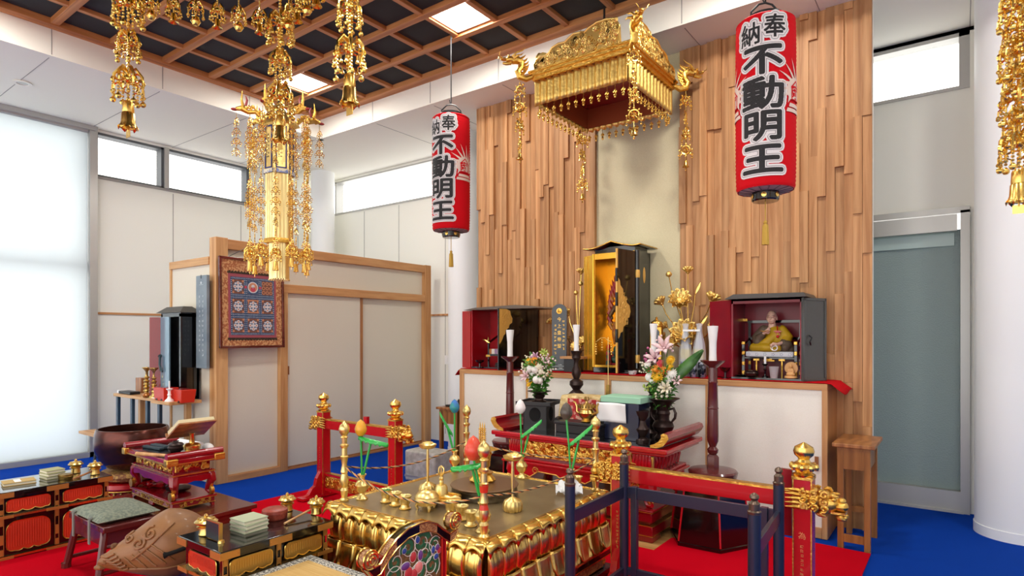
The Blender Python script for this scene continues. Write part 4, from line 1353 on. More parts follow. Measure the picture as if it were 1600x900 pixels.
b = MB(); b.box(-a + 0.15, -d + 0.028, 0.455, a - 0.15, -d + 0.04, 0.58); carve(b, -a + 0.16, 0.462, a - 0.16, 0.573, FRONT(0, -d + 0.028, 0), 120, 21, 0.016); b.o('carved_frieze', GOLDF, t)
for sx in (-1, 1):
    b = MB()
    for k in range(6):
        b.tube([(sx * (a - 0.135 + 0.022 * k), -d + 0.035, 0.45), (sx * (a - 0.14 + 0.024 * k), -d + 0.015, 0.52), (sx * (a - 0.135 + 0.022 * k), -d + 0.03, 0.585)], 0.014, 8)
    for k in range(9):
        b.tube([(sx * (a - 0.03), -d + 0.06 + 0.06 * k, 0.45), (sx * (a - 0.012), -d + 0.06 + 0.06 * k, 0.52), (sx * (a - 0.03), -d + 0.06 + 0.06 * k, 0.585)], 0.014, 8)
    b.o('ribbed_corner', REDL, t)
    b = MB(); b.box(sx * (a - 0.006) - 0.008, -d + 0.02, 0.47, sx * (a - 0.006) + 0.008, -d + 0.045, 0.57); b.o('gilt_clasp', GOLDF, t, bevel=0.004)
b = MB(); b.box(-a - 0.02, -d - 0.01, 0.42, a + 0.02, d + 0.01, 0.44); b.box(-a - 0.04, -d - 0.03, 0.4, a + 0.04, d + 0.03, 0.42); b.o('waist_moulding', REDL, t, bevel=0.006)
b = MB()
ap = [(-a, 0.4), (-a, 0.3), (-a + 0.09, 0.285), (-a + 0.15, 0.32), (-a + 0.22, 0.3), (-a + 0.3, 0.35), (-0.15, 0.345), (-0.1, 0.315), (0, 0.335), (0.1, 0.315), (0.15, 0.345), (a - 0.3, 0.35), (a - 0.22, 0.3), (a - 0.15, 0.32), (a - 0.09, 0.285), (a, 0.3), (a, 0.4)]
b.prism(ap, -0.012, 0.012, FRONT(0, -d + 0.01, 0))
b.prism([(-d, 0.4), (-d, 0.3), (-d + 0.1, 0.29), (-0.1, 0.35), (0.1, 0.35), (d - 0.1, 0.29), (d, 0.3), (d, 0.4)], -0.012, 0.012, SIDE(a - 0.01, 0, 0))
b.prism([(-d, 0.4), (-d, 0.3), (-d + 0.1, 0.29), (-0.1, 0.35), (0.1, 0.35), (d - 0.1, 0.29), (d, 0.3), (d, 0.4)], -0.012, 0.012, SIDE(-a + 0.01, 0, 0))
b.o('cloud_apron', REDL, t, smooth=0)
b = MB(); b.tube([(p[0], -d - 0.004, p[1]) for p in ap[1:-1]], 0.005, 6)
for u in (-a + 0.12, -a + 0.27, a - 0.27, a - 0.12, 0):
    b.tube([(p[0], -d - 0.003, p[1]) for p in spiral(u, 0.355, 0.03, 0.008, 0, 1.4, 14)], 0.005, 5)
b.o('apron_gilding', GOLDF, t)
for sx in (-1, 1):
    for sy in (-1, 1):
        b = MB(); scroll_leg(b, 0.19, sx * 1.2, sy * 0.8, 1.25)
        lg = b.o('leg', REDL, t, loc=(sx * (a - 0.05), sy * (d - 0.05), 0.215))
        b = MB()
        b.tube([(0.03 * sx, p[0] * 1.0, p[1]) for p in spiral(0, 0.05, 0.045, 0.012, 90, 1.3, 16)], [0.016 - 0.0006 * i for i in range(17)], 8); b.ball(0.03 * sx, 0, 0.05, 0.014, 8, 6); b.tube([(0.012 * sx, 0, 0.09), (0.02 * sx, 0, 0.15)], [0.016, 0.008], 8)
        b.o('gilt_scroll', GOLDF, lg)
b = MB(); b.box(-a - 0.02, -d - 0.04, 0.13, a + 0.02, d + 0.04, 0.205); b.box(-a - 0.03, -d - 0.05, 0.2, a + 0.03, d + 0.05, 0.215); b.box(-a, -d - 0.02, 0.11, a, d + 0.02, 0.13); b.box(-a - 0.03, -d - 0.05, 0.04, a + 0.03, d + 0.05, 0.11)
for sx in (-1, 1):
    for sy in (-1, 1):
        b.cb(sx * (a - 0.05), sy * (d - 0.02), 0.02, 0.16, 0.14, 0.04)
b.o('plinth', REDD, t, bevel=0.005)
b = MB()
for z_ in (0.2, 0.108, 0.042):
    b.box(-a - 0.032, -d - 0.052, z_ - 0.002, a + 0.032, d + 0.052, z_ + 0.003)
for z_ in (0.165, 0.075):
    for sx in (-1, 1):
        b.tube([(sx * (a - 0.1) + p[0], -d - 0.045 - 0.01 * (z_ < .1), p[1]) for p in spiral(0, z_, 0.024, 0.006, 0, 1.3, 12)], 0.005, 5)
        b.tube([(sx * (a - 0.2) - 0.05, -d - 0.045 - 0.01 * (z_ < .1), z_ + 0.015), (sx * (a - 0.2), -d - 0.045 - 0.01 * (z_ < .1), z_ - 0.015), (sx * (a - 0.2) + 0.08, -d - 0.045 - 0.01 * (z_ < .1), z_ + 0.01)], 0.005, 5)
b.o('plinth_gilding', GOLDF, t)

# ---------------------------------------------------------------- on the offering table
TT = 0.003 + 0.644


def pierced_stand(name, label, x, y, w, hgt, rz, flat=0.03):
    s = thing(name, label, 'stand', (x, y, TT), rz)
    b = MB()
    w2 = w * 0.34
    for k in range(4):
        M = TR(rz=90 * k) @ FRONT(0, -w2, 0)
        pl = [(-w2, 0), (w2, 0), (w2, hgt), (-w2, hgt)]
        b.prism(pl, -0.008, 0.0, M)
    b.o('body', BLACKS, s, smooth=0)
    for k in range(4):
        b = MB(); b.prism([(0.055 * w / 0.33 * cos(q), hgt * 0.62 + 0.055 * w / 0.33 * 1.15 * sin(q)) for q in [2 * pi * j / 16 for j in range(16)]], 0.0005, 0.002, TR(rz=90 * k) @ FRONT(0, -w2, 0)); b.o('round_opening_shade', mat('painted opening shade', '#050506', 0.9), s, smooth=0)  # dark disc on the solid side, painting the shade inside a hole
    b = MB(); b.cb(0, 0, hgt + 0.008, w * 0.96, w * 0.96, 0.016)
    for k in range(4):
        b.box(-w / 2, -w / 2, hgt, w / 2, -w / 2 + 0.012, hgt + flat, TR(rz=90 * k))
    b.o('tray', BLACKS, s, bevel=0.003)
    return s


s = pierced_stand('pierced_black_stand', 'black pierced offering stand carrying the bronze vase at the far table end', -2.785, 4.14, 0.3, 0.2, 14)
VA = [(0.06, 0), (0.06, 0.01), (0.04, 0.02), (0.035, 0.035), (0.045, 0.05), (0.05, 0.062), (0.04, 0.075), (0.055, 0.09), (0.085, 0.1), (0.1, 0.104), (0.098, 0.107), (0.06, 0.095), (0.03, 0.07), (0, 0.06)]
v = thing('bronze_flower_vase', 'dark bronze vase with a wide lip on the black pierced stand', 'vase', (-2.785, 4.14, TT + 0.216))
b = MB(); b.lathe([(r, q * 0.85) for r, q in VA], 28); b.o('body', BRONZE, v)
v = thing('bronze_flower_vase', 'tall dark bronze vase with two ring handles at the table end by the gate', 'vase', (-1.76, 4.25, TT))
b = MB(); b.lathe([(0.06, 0), (0.065, 0.012), (0.05, 0.03), (0.045, 0.045), (0.07, 0.07), (0.08, 0.095), (0.07, 0.12), (0.045, 0.14), (0.045, 0.17), (0.052, 0.19), (0.045, 0.21), (0.055, 0.245), (0.075, 0.27), (0.1, 0.29), (0.12, 0.298), (0.118, 0.302), (0.06, 0.28), (0.035, 0.22), (0, 0.2)], 28); b.o('body', BRONZE, v)
for sx in (-1, 1):
    b = MB(); b.tube([(sx * 0.045, 0, 0.22), (sx * 0.08, 0, 0.23), (sx * 0.095, 0, 0.195), (sx * 0.09, 0, 0.16), (sx * 0.065, 0, 0.13), (sx * 0.07, 0, 0.1)], [0.009, 0.01, 0.011, 0.01, 0.008, 0.007], 8); b.o('handle', BRONZE, v)

# flowers
FM = {k: mat('petal ' + k, c, 0.6, col2=c2, nscale=40) for k, c, c2 in (('white', '#F2EFE6', '#FAF8F2'), ('cream', '#E8DFC2', '#F2EBD4'), ('yellow', '#E9B81E', '#F2CB3A'), ('orange', '#E8962A', '#F0AE4A'), ('pink', '#E6C4C6', '#F2DCDC'), ('mauve', '#B98CA8', '#D2AEC4'), ('magenta', '#B04A7A', '#C46A94'), ('green', '#9DB04A', '#B8C668'))}
STEMG = mat('flower stem', '#4C7A34', 0.5)


def mum(b, r, layers=4, up=1.0):
    for L in range(layers):
        n = 14 - 2 * L
        el = R(5 + 24 * L)
        for k in range(n):
            a = 2 * pi * k / n + L * 0.3
            rr = r * (1 - 0.13 * L)
            M = TR(rz=math.degrees(a)) @ TR(ry=-math.degrees(el))
            b.add([(0, -0.06 * r, 0), (rr * 0.6, -0.16 * r, 0.04 * r), (rr, 0, 0.12 * r), (rr * 0.6, 0.16 * r, 0.04 * r), (0, 0.06 * r, 0), (rr * 0.5, 0, -0.05 * r)], [(0, 1, 5), (1, 2, 5), (2, 3, 5), (3, 4, 5)], M)
    b.ball(0, 0, r * 0.2, (r * 0.45, r * 0.45, r * 0.35), 8, 5)


def lily(b, r):
    for k in range(6):
        a = 60 * k

        def fn(u, w):
            q = (u - 0.5) * 2
            x = r * (0.15 + w * 0.95); z_ = r * (0.75 * sin(w * 1.9) - 0.12 * q * q)
            return (x, q * r * 0.24 * sin(pi * min(0.97, 0.1 + w * 0.9)), z_)
        b.grid(fn, 5, 7, M=TR(rz=a))
    for k in range(5):
        b.tube([(0, 0, 0.2 * r), (0.2 * r * cos(k * 1.25), 0.2 * r * sin(k * 1.25), 1.0 * r)], 0.02 * r, 4)


def bouquet(label, x, y, z, items, seed, leaf=None):
    f = thing('flower_bouquet', label, 'flowers', (x, y, z))
    rnd = random.Random(seed)
    st = MB()
    extra = []
    for (kind, c, dx, dy, dz, r) in items:
        if kind in ('mum', 'pom', 'sprig'):
            extra.append((kind, c, dx * 0.7 + rnd.uniform(-0.04, 0.04), dy * 0.8 + rnd.uniform(-0.02, 0.02), dz * 0.92 + rnd.uniform(-0.03, 0.02), r * 0.85))
    for (kind, c, dx, dy, dz, r) in items + extra:
        dx, dz, r = dx * 1.1, dz * 1.08, r * 1.08
        b = MB()
        d = Vector((dx * 1.2, dy * 1.2 - 0.5, dz * 0.55 + 0.1)).normalized()
        M = Matrix.Translation((dx, dy, dz)) @ d.to_track_quat('Z', 'Y').to_matrix().to_4x4()
        b.M = M
        if kind == 'mum':
            mum(b, r)
        elif kind == 'pom':
            b.ball(0, 0, 0, r, 12, 8); mum(b, r * 1.08, 4)
        elif kind == 'lily':
            lily(b, r)
        else:
            for k in range(16):
                b.ball(rnd.uniform(-r, r), rnd.uniform(-r, r), rnd.uniform(-r, r) * 0.8, rnd.uniform(0.006, 0.011), 6, 4)
        b.o({'mum': 'chrysanthemum', 'pom': 'white_pompon', 'lily': 'lily_flower'}.get(kind, 'statice_sprig'), FM[c], f, smooth=50, solid=0.0012 if kind == 'lily' else 0)
        st.tube([(0.0, 0.0, 0), (dx * 0.3, dy * 0.3, dz * 0.5), (dx, dy, dz - r * 0.2)], 0.0028, 4)
    st.o('stems', STEMG, f)
    b = MB()
    for k in range(420):
        h_ = rnd.random() ** 0.9
        a_ = rnd.uniform(0, 2 * pi); rr = 0.03 + 0.1 * h_ * rnd.random() ** 0.5
        p = (rr * cos(a_) , rr * sin(a_), -0.02 + 0.3 * h_)
        l, w_ = rnd.uniform(0.025, 0.05), rnd.uniform(0.008, 0.016)
        b.add([(0, 0, 0), (l * 0.5, w_, 0.004), (l, 0, -0.006), (l * 0.5, -w_, 0.004)], [(0, 1, 2, 3)], TR(*p, rx=rnd.uniform(-50, 50), ry=rnd.uniform(-70, 30), rz=math.degrees(a_) + rnd.uniform(-40, 40)))
    o = b.o('foliage', LEAFG, f, smooth=0)
    o['kind'] = 'stuff'
    if leaf:
        b = MB()
        A, Bp, wd = Vector(leaf[0]), Vector(leaf[1]), leaf[2]

        def fn(u, w):
            q = (u - 0.5) * 2
            p = A.lerp(Bp, w)
            side = Vector((-(Bp - A).z, 0, (Bp - A).x)).normalized()
            return p + side * q * wd * sin(pi * min(0.98, 0.06 + 0.9 * w)) ** 0.8 + Vector((0, 0.012 * abs(q), 0))
        b.grid(fn, 5, 12); b.o('broad_leaf', mat('dark glossy leaf', '#2C5A24', 0.35, col2='#4F8238', nscale=12), f, solid=0.002)
    return f


it = [('mum', 'yellow', -0.055, -0.06, 0.24, 0.036), ('mum', 'orange', 0.0, -0.07, 0.25, 0.036), ('lily', 'mauve', -0.01, -0.03, 0.27, 0.04), ('pom', 'white', 0.015, -0.08, 0.185, 0.03), ('pom', 'white', -0.03, -0.085, 0.19, 0.028), ('pom', 'white', 0.03, -0.09, 0.11, 0.03), ('lily', 'pink', -0.07, -0.07, 0.13, 0.045), ('sprig', 'pink', 0.1, -0.03, 0.22, 0.05), ('sprig', 'pink', 0.085, -0.04, 0.27, 0.04), ('sprig', 'cream', -0.1, -0.04, 0.19, 0.04), ('sprig', 'cream', 0.09, -0.05, 0.16, 0.04), ('mum', 'yellow', -0.04, -0.085, 0.07, 0.022), ('mum', 'yellow', -0.06, -0.07, 0.1, 0.02), ('lily', 'green', 0.04, 0.0, 0.31, 0.03), ('lily', 'green', 0.065, -0.01, 0.3, 0.03), ('sprig', 'cream', -0.08, -0.02, 0.26, 0.035), ('pom', 'cream', 0.05, -0.08, 0.21, 0.024)]
bouquet('mixed white and yellow bouquet with trailing green in the vase on the black stand', -2.785, 4.14, TT + 0.216 + 0.07, it, 3, ((-0.03, -0.02, 0.22), (-0.1, 0.0, 0.34), 0.024))
it = [('lily', 'pink', 0.03, -0.06, 0.4, 0.07), ('lily', 'pink', -0.03, -0.07, 0.33, 0.06), ('mum', 'yellow', 0.075, -0.06, 0.32, 0.035), ('mum', 'orange', -0.02, -0.08, 0.25, 0.04), ('mum', 'yellow', 0.0, -0.09, 0.2, 0.042), ('mum', 'yellow', 0.07, -0.06, 0.27, 0.03), ('pom', 'white', -0.07, -0.07, 0.2, 0.03), ('mum', 'white', 0.085, -0.06, 0.23, 0.038), ('sprig', 'magenta', -0.08, -0.02, 0.35, 0.05), ('sprig', 'cream', 0.03, -0.08, 0.11, 0.05), ('lily', 'cream', 0.05, -0.08, 0.13, 0.045), ('mum', 'white', -0.09, -0.05, 0.28, 0.03), ('sprig', 'cream', -0.12, -0.03, 0.26, 0.04), ('sprig', 'green', -0.09, -0.04, 0.14, 0.05), ('lily', 'pink', 0.11, -0.04, 0.18, 0.035), ('sprig', 'pink', 0.0, -0.02, 0.43, 0.05)]
bouquet('tall pink lily and yellow bouquet with one broad dark leaf by the navy railing', -1.76, 4.25, TT + 0.24, it, 5, ((0.07, -0.06, 0.17), (0.3, -0.02, 0.42), 0.042))

# brocade covered box, mint box, paper, kettle, tray
t = thing('brocade_covered_box', 'box draped with gold and red brocade cloth behind the gilt kettle', 'box', (-2.42, 4.215, TT))
b = MB(); b.box(-0.13, -0.1, 0, 0.2, 0.08, 0.28); b.o('box', BLACKS, t)
GB = mat('pale gold brocade', '#C7A86A', 0.6, col2='#E0CB96', nscale=40, lo=0.4, hi=0.6, bump=0.15, bscale=60)
b = MB()


def drape(u, v):
    x = -0.155 + 0.375 * u
    if v < 0.5:
        y, z_ = 0.085 - 0.2 * v * 2, 0.288
    else:
        y, z_ = -0.115 - 0.012 * sin(u * 22) * (v - 0.5) * 2, 0.288 - (v - 0.5) * 2 * (0.24 if u < 0.42 else 0.03)
    if u < 0.06:
        z_ -= 0.16 * (0.06 - u) / 0.06
    return (x, y, z_)


b.grid(drape, 30, 14); b.o('gold_cloth', GB, t, smooth=50, solid=0.003)
b = MB(); b.box(-0.06, -0.128, 0.03, 0.21, -0.118, 0.27); b.o('red_cloth', mat('red flowered brocade', '#B81E22', 0.6, col2='#DDA690', nscale=34, lo=0.52, hi=0.6), t)
t = thing('black_footed_tray', 'black lacquer tray box under the gilt kettle', 'tray', (-2.3, 4.03, TT))
b = MB(); b.box(-0.2, -0.09, 0.02, 0.18, 0.09, 0.1); b.box(-0.215, -0.1, 0.085, 0.19, 0.1, 0.11); b.o('body', BLACKS, t, bevel=0.006)
b = MB(); b.tube([(-0.22, -0.05, 0.11), (-0.235, 0.0, 0.115), (-0.22, 0.05, 0.11)], 0.016, 8); b.box(-0.2, -0.09, 0, 0.18, 0.09, 0.02); b.o('rolled_edge', BLACKS, t)
t = thing('gilt_kettle', 'ornate gilt ritual kettle with a crown rim and two curved handles', 'kettle', (-2.26, 4.0, TT + 0.11))
b = MB(); b.lathe([(0.035, 0), (0.045, 0.008), (0.03, 0.02), (0.055, 0.045), (0.062, 0.07), (0.05, 0.09), (0.045, 0.1), (0.06, 0.105), (0.06, 0.115), (0.03, 0.135), (0.012, 0.145), (0.008, 0.16), (0.0, 0.165)], 24); b.o('body', BRASS, t)
b = MB()
for k in range(16):
    a_ = 2 * pi * k / 16
    b.lathe([(0.005, 0.0), (0.0065, 0.012), (0.0, 0.03)], 5, c=(0.062 * cos(a_), 0.062 * sin(a_), 0.11))
for k in range(5):
    a_ = 2 * pi * k / 5
    b.tube([(0, 0, 0.155), (0.02 * cos(a_), 0.02 * sin(a_), 0.17), (0.012 * cos(a_), 0.012 * sin(a_), 0.19)], 0.004, 5)
b.o('crown', BRASSD, t)
b = MB(); b.tube([(-0.055, 0, 0.06), (-0.085, 0, 0.075), (-0.085, 0, 0.11), (-0.1, 0, 0.14), (-0.115, 0, 0.145)], [0.014, 0.011, 0.009, 0.008, 0.01], 8); b.o('spout', BRASS, t)
b = MB(); b.tube([(0.055, 0, 0.06), (0.09, 0, 0.08), (0.085, 0, 0.12), (0.1, 0, 0.15)], [0.012, 0.009, 0.009, 0.008], 8); b.o('handle', BRASS, t)
t = thing('mint_green_box', 'mint green lidded paper box on the dark cabinet box', 'box', (-1.99, 4.12, TT + 0.27))
b = MB(); b.box(-0.16, -0.11, 0, 0.16, 0.11, 0.045); b.o('lid', mat('mint green paper', '#9FD3B4', 0.6), t, bevel=0.004)
t = thing('navy_document_box', 'dark navy box under the mint green box', 'box', (-1.99, 4.12, TT))
b = MB(); b.box(-0.14, -0.1, 0.0, 0.14, 0.1, 0.27); b.o('body', mat('navy lacquer box', '#161C3A', 0.3, coat=0.3), t, bevel=0.003)
t = thing('white_notice_paper', 'sheet of white paper hanging down in front of the navy box', 'paper', (-2.06, 4.0, TT + 0.125))
b = MB(); b.grid(lambda u, v: (-0.12 + 0.24 * u, 0.006 * sin(u * 8 + v * 3), 0.14 * v + 0.004 * sin(u * 3)), 14, 8); b.o('sheet', WAX, t, solid=0.0012)
t = thing('dark_goblet_stand', 'dark turned goblet stand between the navy box and the bronze vase', 'stand', (-1.84, 4.06, TT))
b = MB(); b.lathe([(0.05, 0), (0.05, 0.015), (0.025, 0.035), (0.04, 0.06), (0.05, 0.09), (0.03, 0.12), (0.025, 0.15), (0.045, 0.19), (0.05, 0.22), (0.03, 0.225), (0, 0.22)], 20); b.o('body', BRONZE, t)
t = thing('brass_pendant_stand', 'thin gold rod on a brass block with an arched arm of tiny pendants', 'ornament', (-2.31, 4.44, TT))
b = MB(); b.box(-0.045, -0.035, 0, 0.045, 0.035, 0.02); b.o('base', BRASSD, t, bevel=0.004)
b = MB(); b.box(-0.015, -0.01, 0.02, 0.015, 0.01, 0.36); b.o('socket', BRASSD, t)
b = MB(); b.tube([(0, 0, 0.35), (0, 0, 0.75)], 0.003, 6); b.tube([(0.0, 0, 0.72), (-0.03, 0, 0.745), (-0.07, 0, 0.74), (-0.11, 0, 0.71)], 0.003, 6); b.tube([(0, 0, 0.72), (0.03, 0, 0.71)], 0.003, 6); b.o('rod', GOLDY, t)
b = MB()
for x_, z_ in ((-0.11, 0.71), (-0.055, 0.745), (0.03, 0.71)):
    for k in range(5):
        b.ball(x_, 0, z_ - 0.02 - 0.02 * k, 0.007 + 0.003 * (k % 2), 7, 5)
b.o('pendants', GOLD, t)
# hinted dark candlesticks at the back of the offering table
DC = [(0.08, 0), (0.083, 0.02), (0.05, 0.05), (0.035, 0.08), (0.08, 0.13), (0.072, 0.16), (0.03, 0.19), (0.025, 0.21), (0.07, 0.25), (0.064, 0.28), (0.03, 0.31), (0.058, 0.35), (0.056, 0.38), (0.024, 0.4), (0.04, 0.44), (0.035, 0.48), (0.022, 0.51), (0.022, 0.55), (0.038, 0.575), (0.034, 0.6), (0.046, 0.625), (0.05, 0.635), (0.02, 0.63), (0, 0.63)]
CAND = [(0.022, 0), (0.02, 0.06), (0.021, 0.12), (0.03, 0.215), (0.03, 0.22), (0.0, 0.222)]
for x, lab, lc in ((-2.585, 'dark turned candlestick beside the gilded shrine on the table', 'white candle on the dark turned candlestick by the black tablet'), (-1.9, 'dark turned candlestick half hidden behind the lily bouquet', 'white candle on the dark turned candlestick behind the lilies')):
    c = thing('dark_candlestick', lab, 'candlestick', (x, 4.4, TT), group='dark turned candlesticks on the offering table')
    b = MB(); b.lathe(DC, 24); b.o('stem', BRONZE, c)
    c = thing('white_candle', lc, 'candle', (x, 4.4, TT + 0.632))
    b = MB(); b.lathe(CAND, 20); b.o('wax', WAX, c)
    b = MB(); b.tube([(0, 0, 0.22), (0.001, 0, 0.234)], 0.002, 5); b.o('wick', BLACKS, c)

# hexagonal lacquer pedestals with tall maroon candle stands
for x, y, lab, ls, lc, zf in ((-1.375, 4.13, 'black lacquer hexagonal pedestal with red edges on the carpet strip', 'tall maroon candle stand on the hexagonal pedestal behind the navy railing', 'white candle on the tall maroon stand beside the seated monk shrine', 0.016), (-3.27, 4.33, 'black lacquer hexagonal pedestal half hidden behind the gold altar', 'tall maroon candle stand at the red offering table end by the sliding doors', 'white candle on the tall maroon stand before the red shrine', 0.003)):
    hx_ = thing('hexagonal_pedestal', lab, 'pedestal', (x, y, zf), 2, group='hexagonal pedestals under the maroon stands')
    b = MB(); b.lathe([(0.28, 0), (0.28, 0.02), (0.272, 0.025), (0.272, 0.03), (0.225, 0.36), (0.245, 0.365), (0.25, 0.385), (0.0, 0.385)], 6); b.o('body', BLACKL, hx_, smooth=20)
    for k in range(6):
        a_ = 2 * pi * k / 6
        b = MB(); b.tube([(0.273 * cos(a_), 0.273 * sin(a_), 0.03), (0.226 * cos(a_), 0.226 * sin(a_), 0.36)], 0.0065, 6); b.o('red_edge', REDL, hx_)
    c = thing('floor_candle_stand', ls, 'candle stand', (x + 0.0, y + 0.06, zf + 0.385), group='tall maroon candle stands')
    b = MB(); b.lathe([(0.13, 0), (0.155, 0.03), (0.165, 0.07), (0.155, 0.082), (0.1, 0.09), (0.0, 0.092)], 36); b.o('round_base', MAROON, c)
    b = MB(); b.lathe([(0.042, 0.09), (0.042, 0.17), (0.03, 0.185)], 6); b.lathe([(0.022, 0.185), (0.035, 0.2), (0.038, 0.22), (0.022, 0.24), (0.028, 0.255), (0.038, 0.28), (0.039, 0.32), (0.036, 0.5), (0.04, 0.505), (0.036, 0.51), (0.032, 0.68), (0.035, 0.685), (0.031, 0.69), (0.031, 0.79)], 20); b.o('shaft', MAROON, c)
    b = MB(); b.lathe([(0.031, 0.785), (0.05, 0.8), (0.08, 0.825), (0.085, 0.835), (0.06, 0.83), (0, 0.825)], 28); b.o('drip_pan', MAROON, c)
    c = thing('white_candle', lc, 'candle', (x, y + 0.06, zf + 0.385 + 0.826))
    b = MB(); b.lathe([(r * 1.2, q * 1.12) for r, q in CAND], 20); b.o('wax', WAX, c)
    b = MB(); b.tube([(0, 0, 0.245), (0.001, 0, 0.262)], 0.002, 5); b.o('wick', BLACKS, c)
# ================================================================ altar counter with its red cloth
t = thing('altar_counter', 'long white panelled altar counter with honey wood frame along the cedar wall', 'counter', (-2.41, 4.63, 0.003))
x0, x1, dp, top = -1.68, 1.676, 0.4, 1.07
b = MB(); b.box(x0, 0, top - 0.045, x1, dp, top); b.o('counter_top', HINOZ, t, bevel=0.003)
b = MB(); b.box(x0 + 0.056, 0.003, 0, x1 - 0.036, 0.03, 0.075); b.o('bottom_rail', HINOZ, t, bevel=0.003)
for u0, u1 in ((x0, x0 + 0.055), (-0.035, 0.025), (x1 - 0.035, x1)):
    b = MB(); b.box(u0, 0.0, 0.0, u1, 0.035, top - 0.04); b.o('post', HINO, t, bevel=0.003)
for u in (-0.85, 0.84):
    b = MB(); b.box(u - 0.008, 0.004, 0.07, u + 0.008, 0.03, top - 0.04); b.o('batten', HINO, t)
b = MB(); b.box(x0 + 0.02, 0.012, 0.06, x1 - 0.02, 0.03, top - 0.04); b.o('front_panel', PANELW, t)
b = MB(); b.box(x1 - 0.02, 0.03, 0, x1, dp, top - 0.04); b.box(x0, 0.03, 0, x0 + 0.02, dp, top - 0.04); b.o('side_panel', BROWNW, t)
CT = 0.003 + 1.07
t = thing('red_altar_cloth', 'bright red cloth over the altar counter drooping past both ends', 'cloth', (-2.41, 4.63, CT))


def cl(u, v):
    x = -1.74 + 3.52 * u
    y = 0.003 + 0.395 * v
    z_ = 0.006
    if x > 1.676:
        q = x - 1.676
        z_ -= min(1, q / 0.06) * 0.01 + max(0, q - 0.03) * 0.75 + 0.02 * sin(v * 6) * q / 0.2
        y -= q * 0.25 * (1 - v)
    if x < -1.68:
        z_ -= (-1.68 - x) * 1.2
    return (x, y, z_)


b = MB(); b.grid(cl, 90, 12); b.o('cloth', mat('red felt cloth', '#BE0A18', 0.9, bump=0.1, bscale=300, spec=0.1), t, solid=0.004)
CT += 0.0085

# ---------------------------------------------------------------- right red lined shrine with the seated monk
WINE = mat('wine red lacquer interior', '#8E0C22', 0.35, coat=0.1, spec=0.3, col2='#7C0C24', nscale=5)
CHAR = mat('charcoal lacquer door', '#4A4B48', 0.35, coat=0.2)
t = thing('monk_shrine', 'open cabinet shrine with wine red interior housing the seated monk statue', 'shrine', (-1.15, 4.68, CT))
w2, dpt, hh = 0.245, 0.33, 0.6
b = MB(); b.box(-w2, 0, 0, w2, dpt, 0.015); b.o('bottom', BLACKL, t)
b = MB(); b.box(-w2, dpt - 0.012, 0.015, w2, dpt, hh); b.o('back', WINE, t)
for s in (-1, 1):
    b = MB(); b.box(s * w2 - 0.012 * (s > 0), 0, 0.015, s * w2 + 0.012 * (s < 0), dpt, hh); b.o('side', WINE, t)
b = MB(); b.box(-w2, 0, hh - 0.015, w2, dpt, hh); b.box(-w2, 0.0, hh - 0.035, w2, 0.012, hh); b.o('ceiling', WINE, t)
b = MB(); b.prism([(-w2 - 0.04, hh), (w2 + 0.04, hh), (w2 + 0.02, hh + 0.03), (-w2 + 0.03, hh + 0.035)], -dpt, 0.05, FRONT(0, 0, 0)); b.o('roof', mat('dark grey brown roof', '#4B4742', 0.5), t)
b = MB(); b.box(-0.23, -0.012, 0.01, 0, 0, hh - 0.005, TR(-w2, 0, 0, rz=-32)); b.o('red_door', WINE, t)
b = MB(); b.box(0, -0.014, 0.0, 0.235, 0.0, hh - 0.005, TR(w2, 0, 0, rz=62)); d_ = b.o('door', CHAR, t)
b = MB()
for q in ((0, 0, 0.02, 0.595), (0.215, 0, 0.235, 0.595), (0, 0, 0.235, 0.02), (0, 0.575, 0.235, 0.595)):
    b.box(q[0], -0.02, q[1], q[2], -0.013, q[3], TR(w2, 0, 0, rz=62))
b.box(-0.005, -0.018, -0.002, 0.004, 0.002, 0.597, TR(w2, 0, 0, rz=62))
b.o('door_frame', CHAR, d_, bevel=0.002)
b = MB(); b.tube([(0.05, -0.02, 0.33), (0.06, -0.035, 0.31), (0.04, -0.035, 0.28), (0.06, -0.025, 0.26)], 0.006, 6, M=TR(w2, 0, 0, rz=62)); b.o('latch', BLACKS, d_)
b = MB(); b.box(-0.235, 0.26, 0.44, -0.2, 0.265, 0.46, TR(0, 0, 0)); b.o('gilt_bracket', GOLDF, t)
# throne chair inside
th = thing('black_throne_chair', 'black and gilt low throne chair under the seated monk statue', 'chair', (-1.15, 4.86, CT + 0.015))
b = MB(); b.box(-0.185, -0.08, 0.135, 0.185, 0.1, 0.15); b.o('seat_board', BLACKL, th, bevel=0.003)
for sx in (-1, 1):
    for y_, z_ in ((-0.075, 0.25), (0.095, 0.42)):
        b = MB(); b.cb(sx * 0.185, y_, z_ / 2, 0.018, 0.018, z_); p_ = b.o('post', BLACKL, th)
        for q in (0.03, 0.1, 0.18):
            b = MB(); b.cb(sx * 0.185, y_, q, 0.022, 0.022, 0.03); b.o('gilt_ferrule', GOLDF, p_, bevel=0.003)
        if y_ < 0:
            b = MB(); b.cb(sx * 0.185, y_, z_ + 0.005, 0.026, 0.026, 0.025); b.o('gilt_cap', GOLDF, p_, bevel=0.003)
    b = MB(); b.tube([(sx * 0.185, -0.07, 0.235), (sx * 0.185, 0.095, 0.29)], 0.009, 6); b.o('arm', BLACKL, th)
b = MB(); b.box(-0.2, 0.088, 0.41, 0.2, 0.102, 0.43); b.box(-0.185, 0.09, 0.28, 0.185, 0.1, 0.3); b.o('back_rail', BLACKL, th)
for u in (-0.09, 0.0, 0.09):
    b = MB(); b.box(u - 0.006, -0.078, 0.0, u + 0.006, -0.066, 0.14) if u else b.box(-0.04, -0.083, 0.118, 0.04, -0.07, 0.13); b.box(u - 0.022, -0.084, 0.122, u + 0.022, -0.07, 0.138); b.o('gilt_stay', GOLDF, th, bevel=0.002)
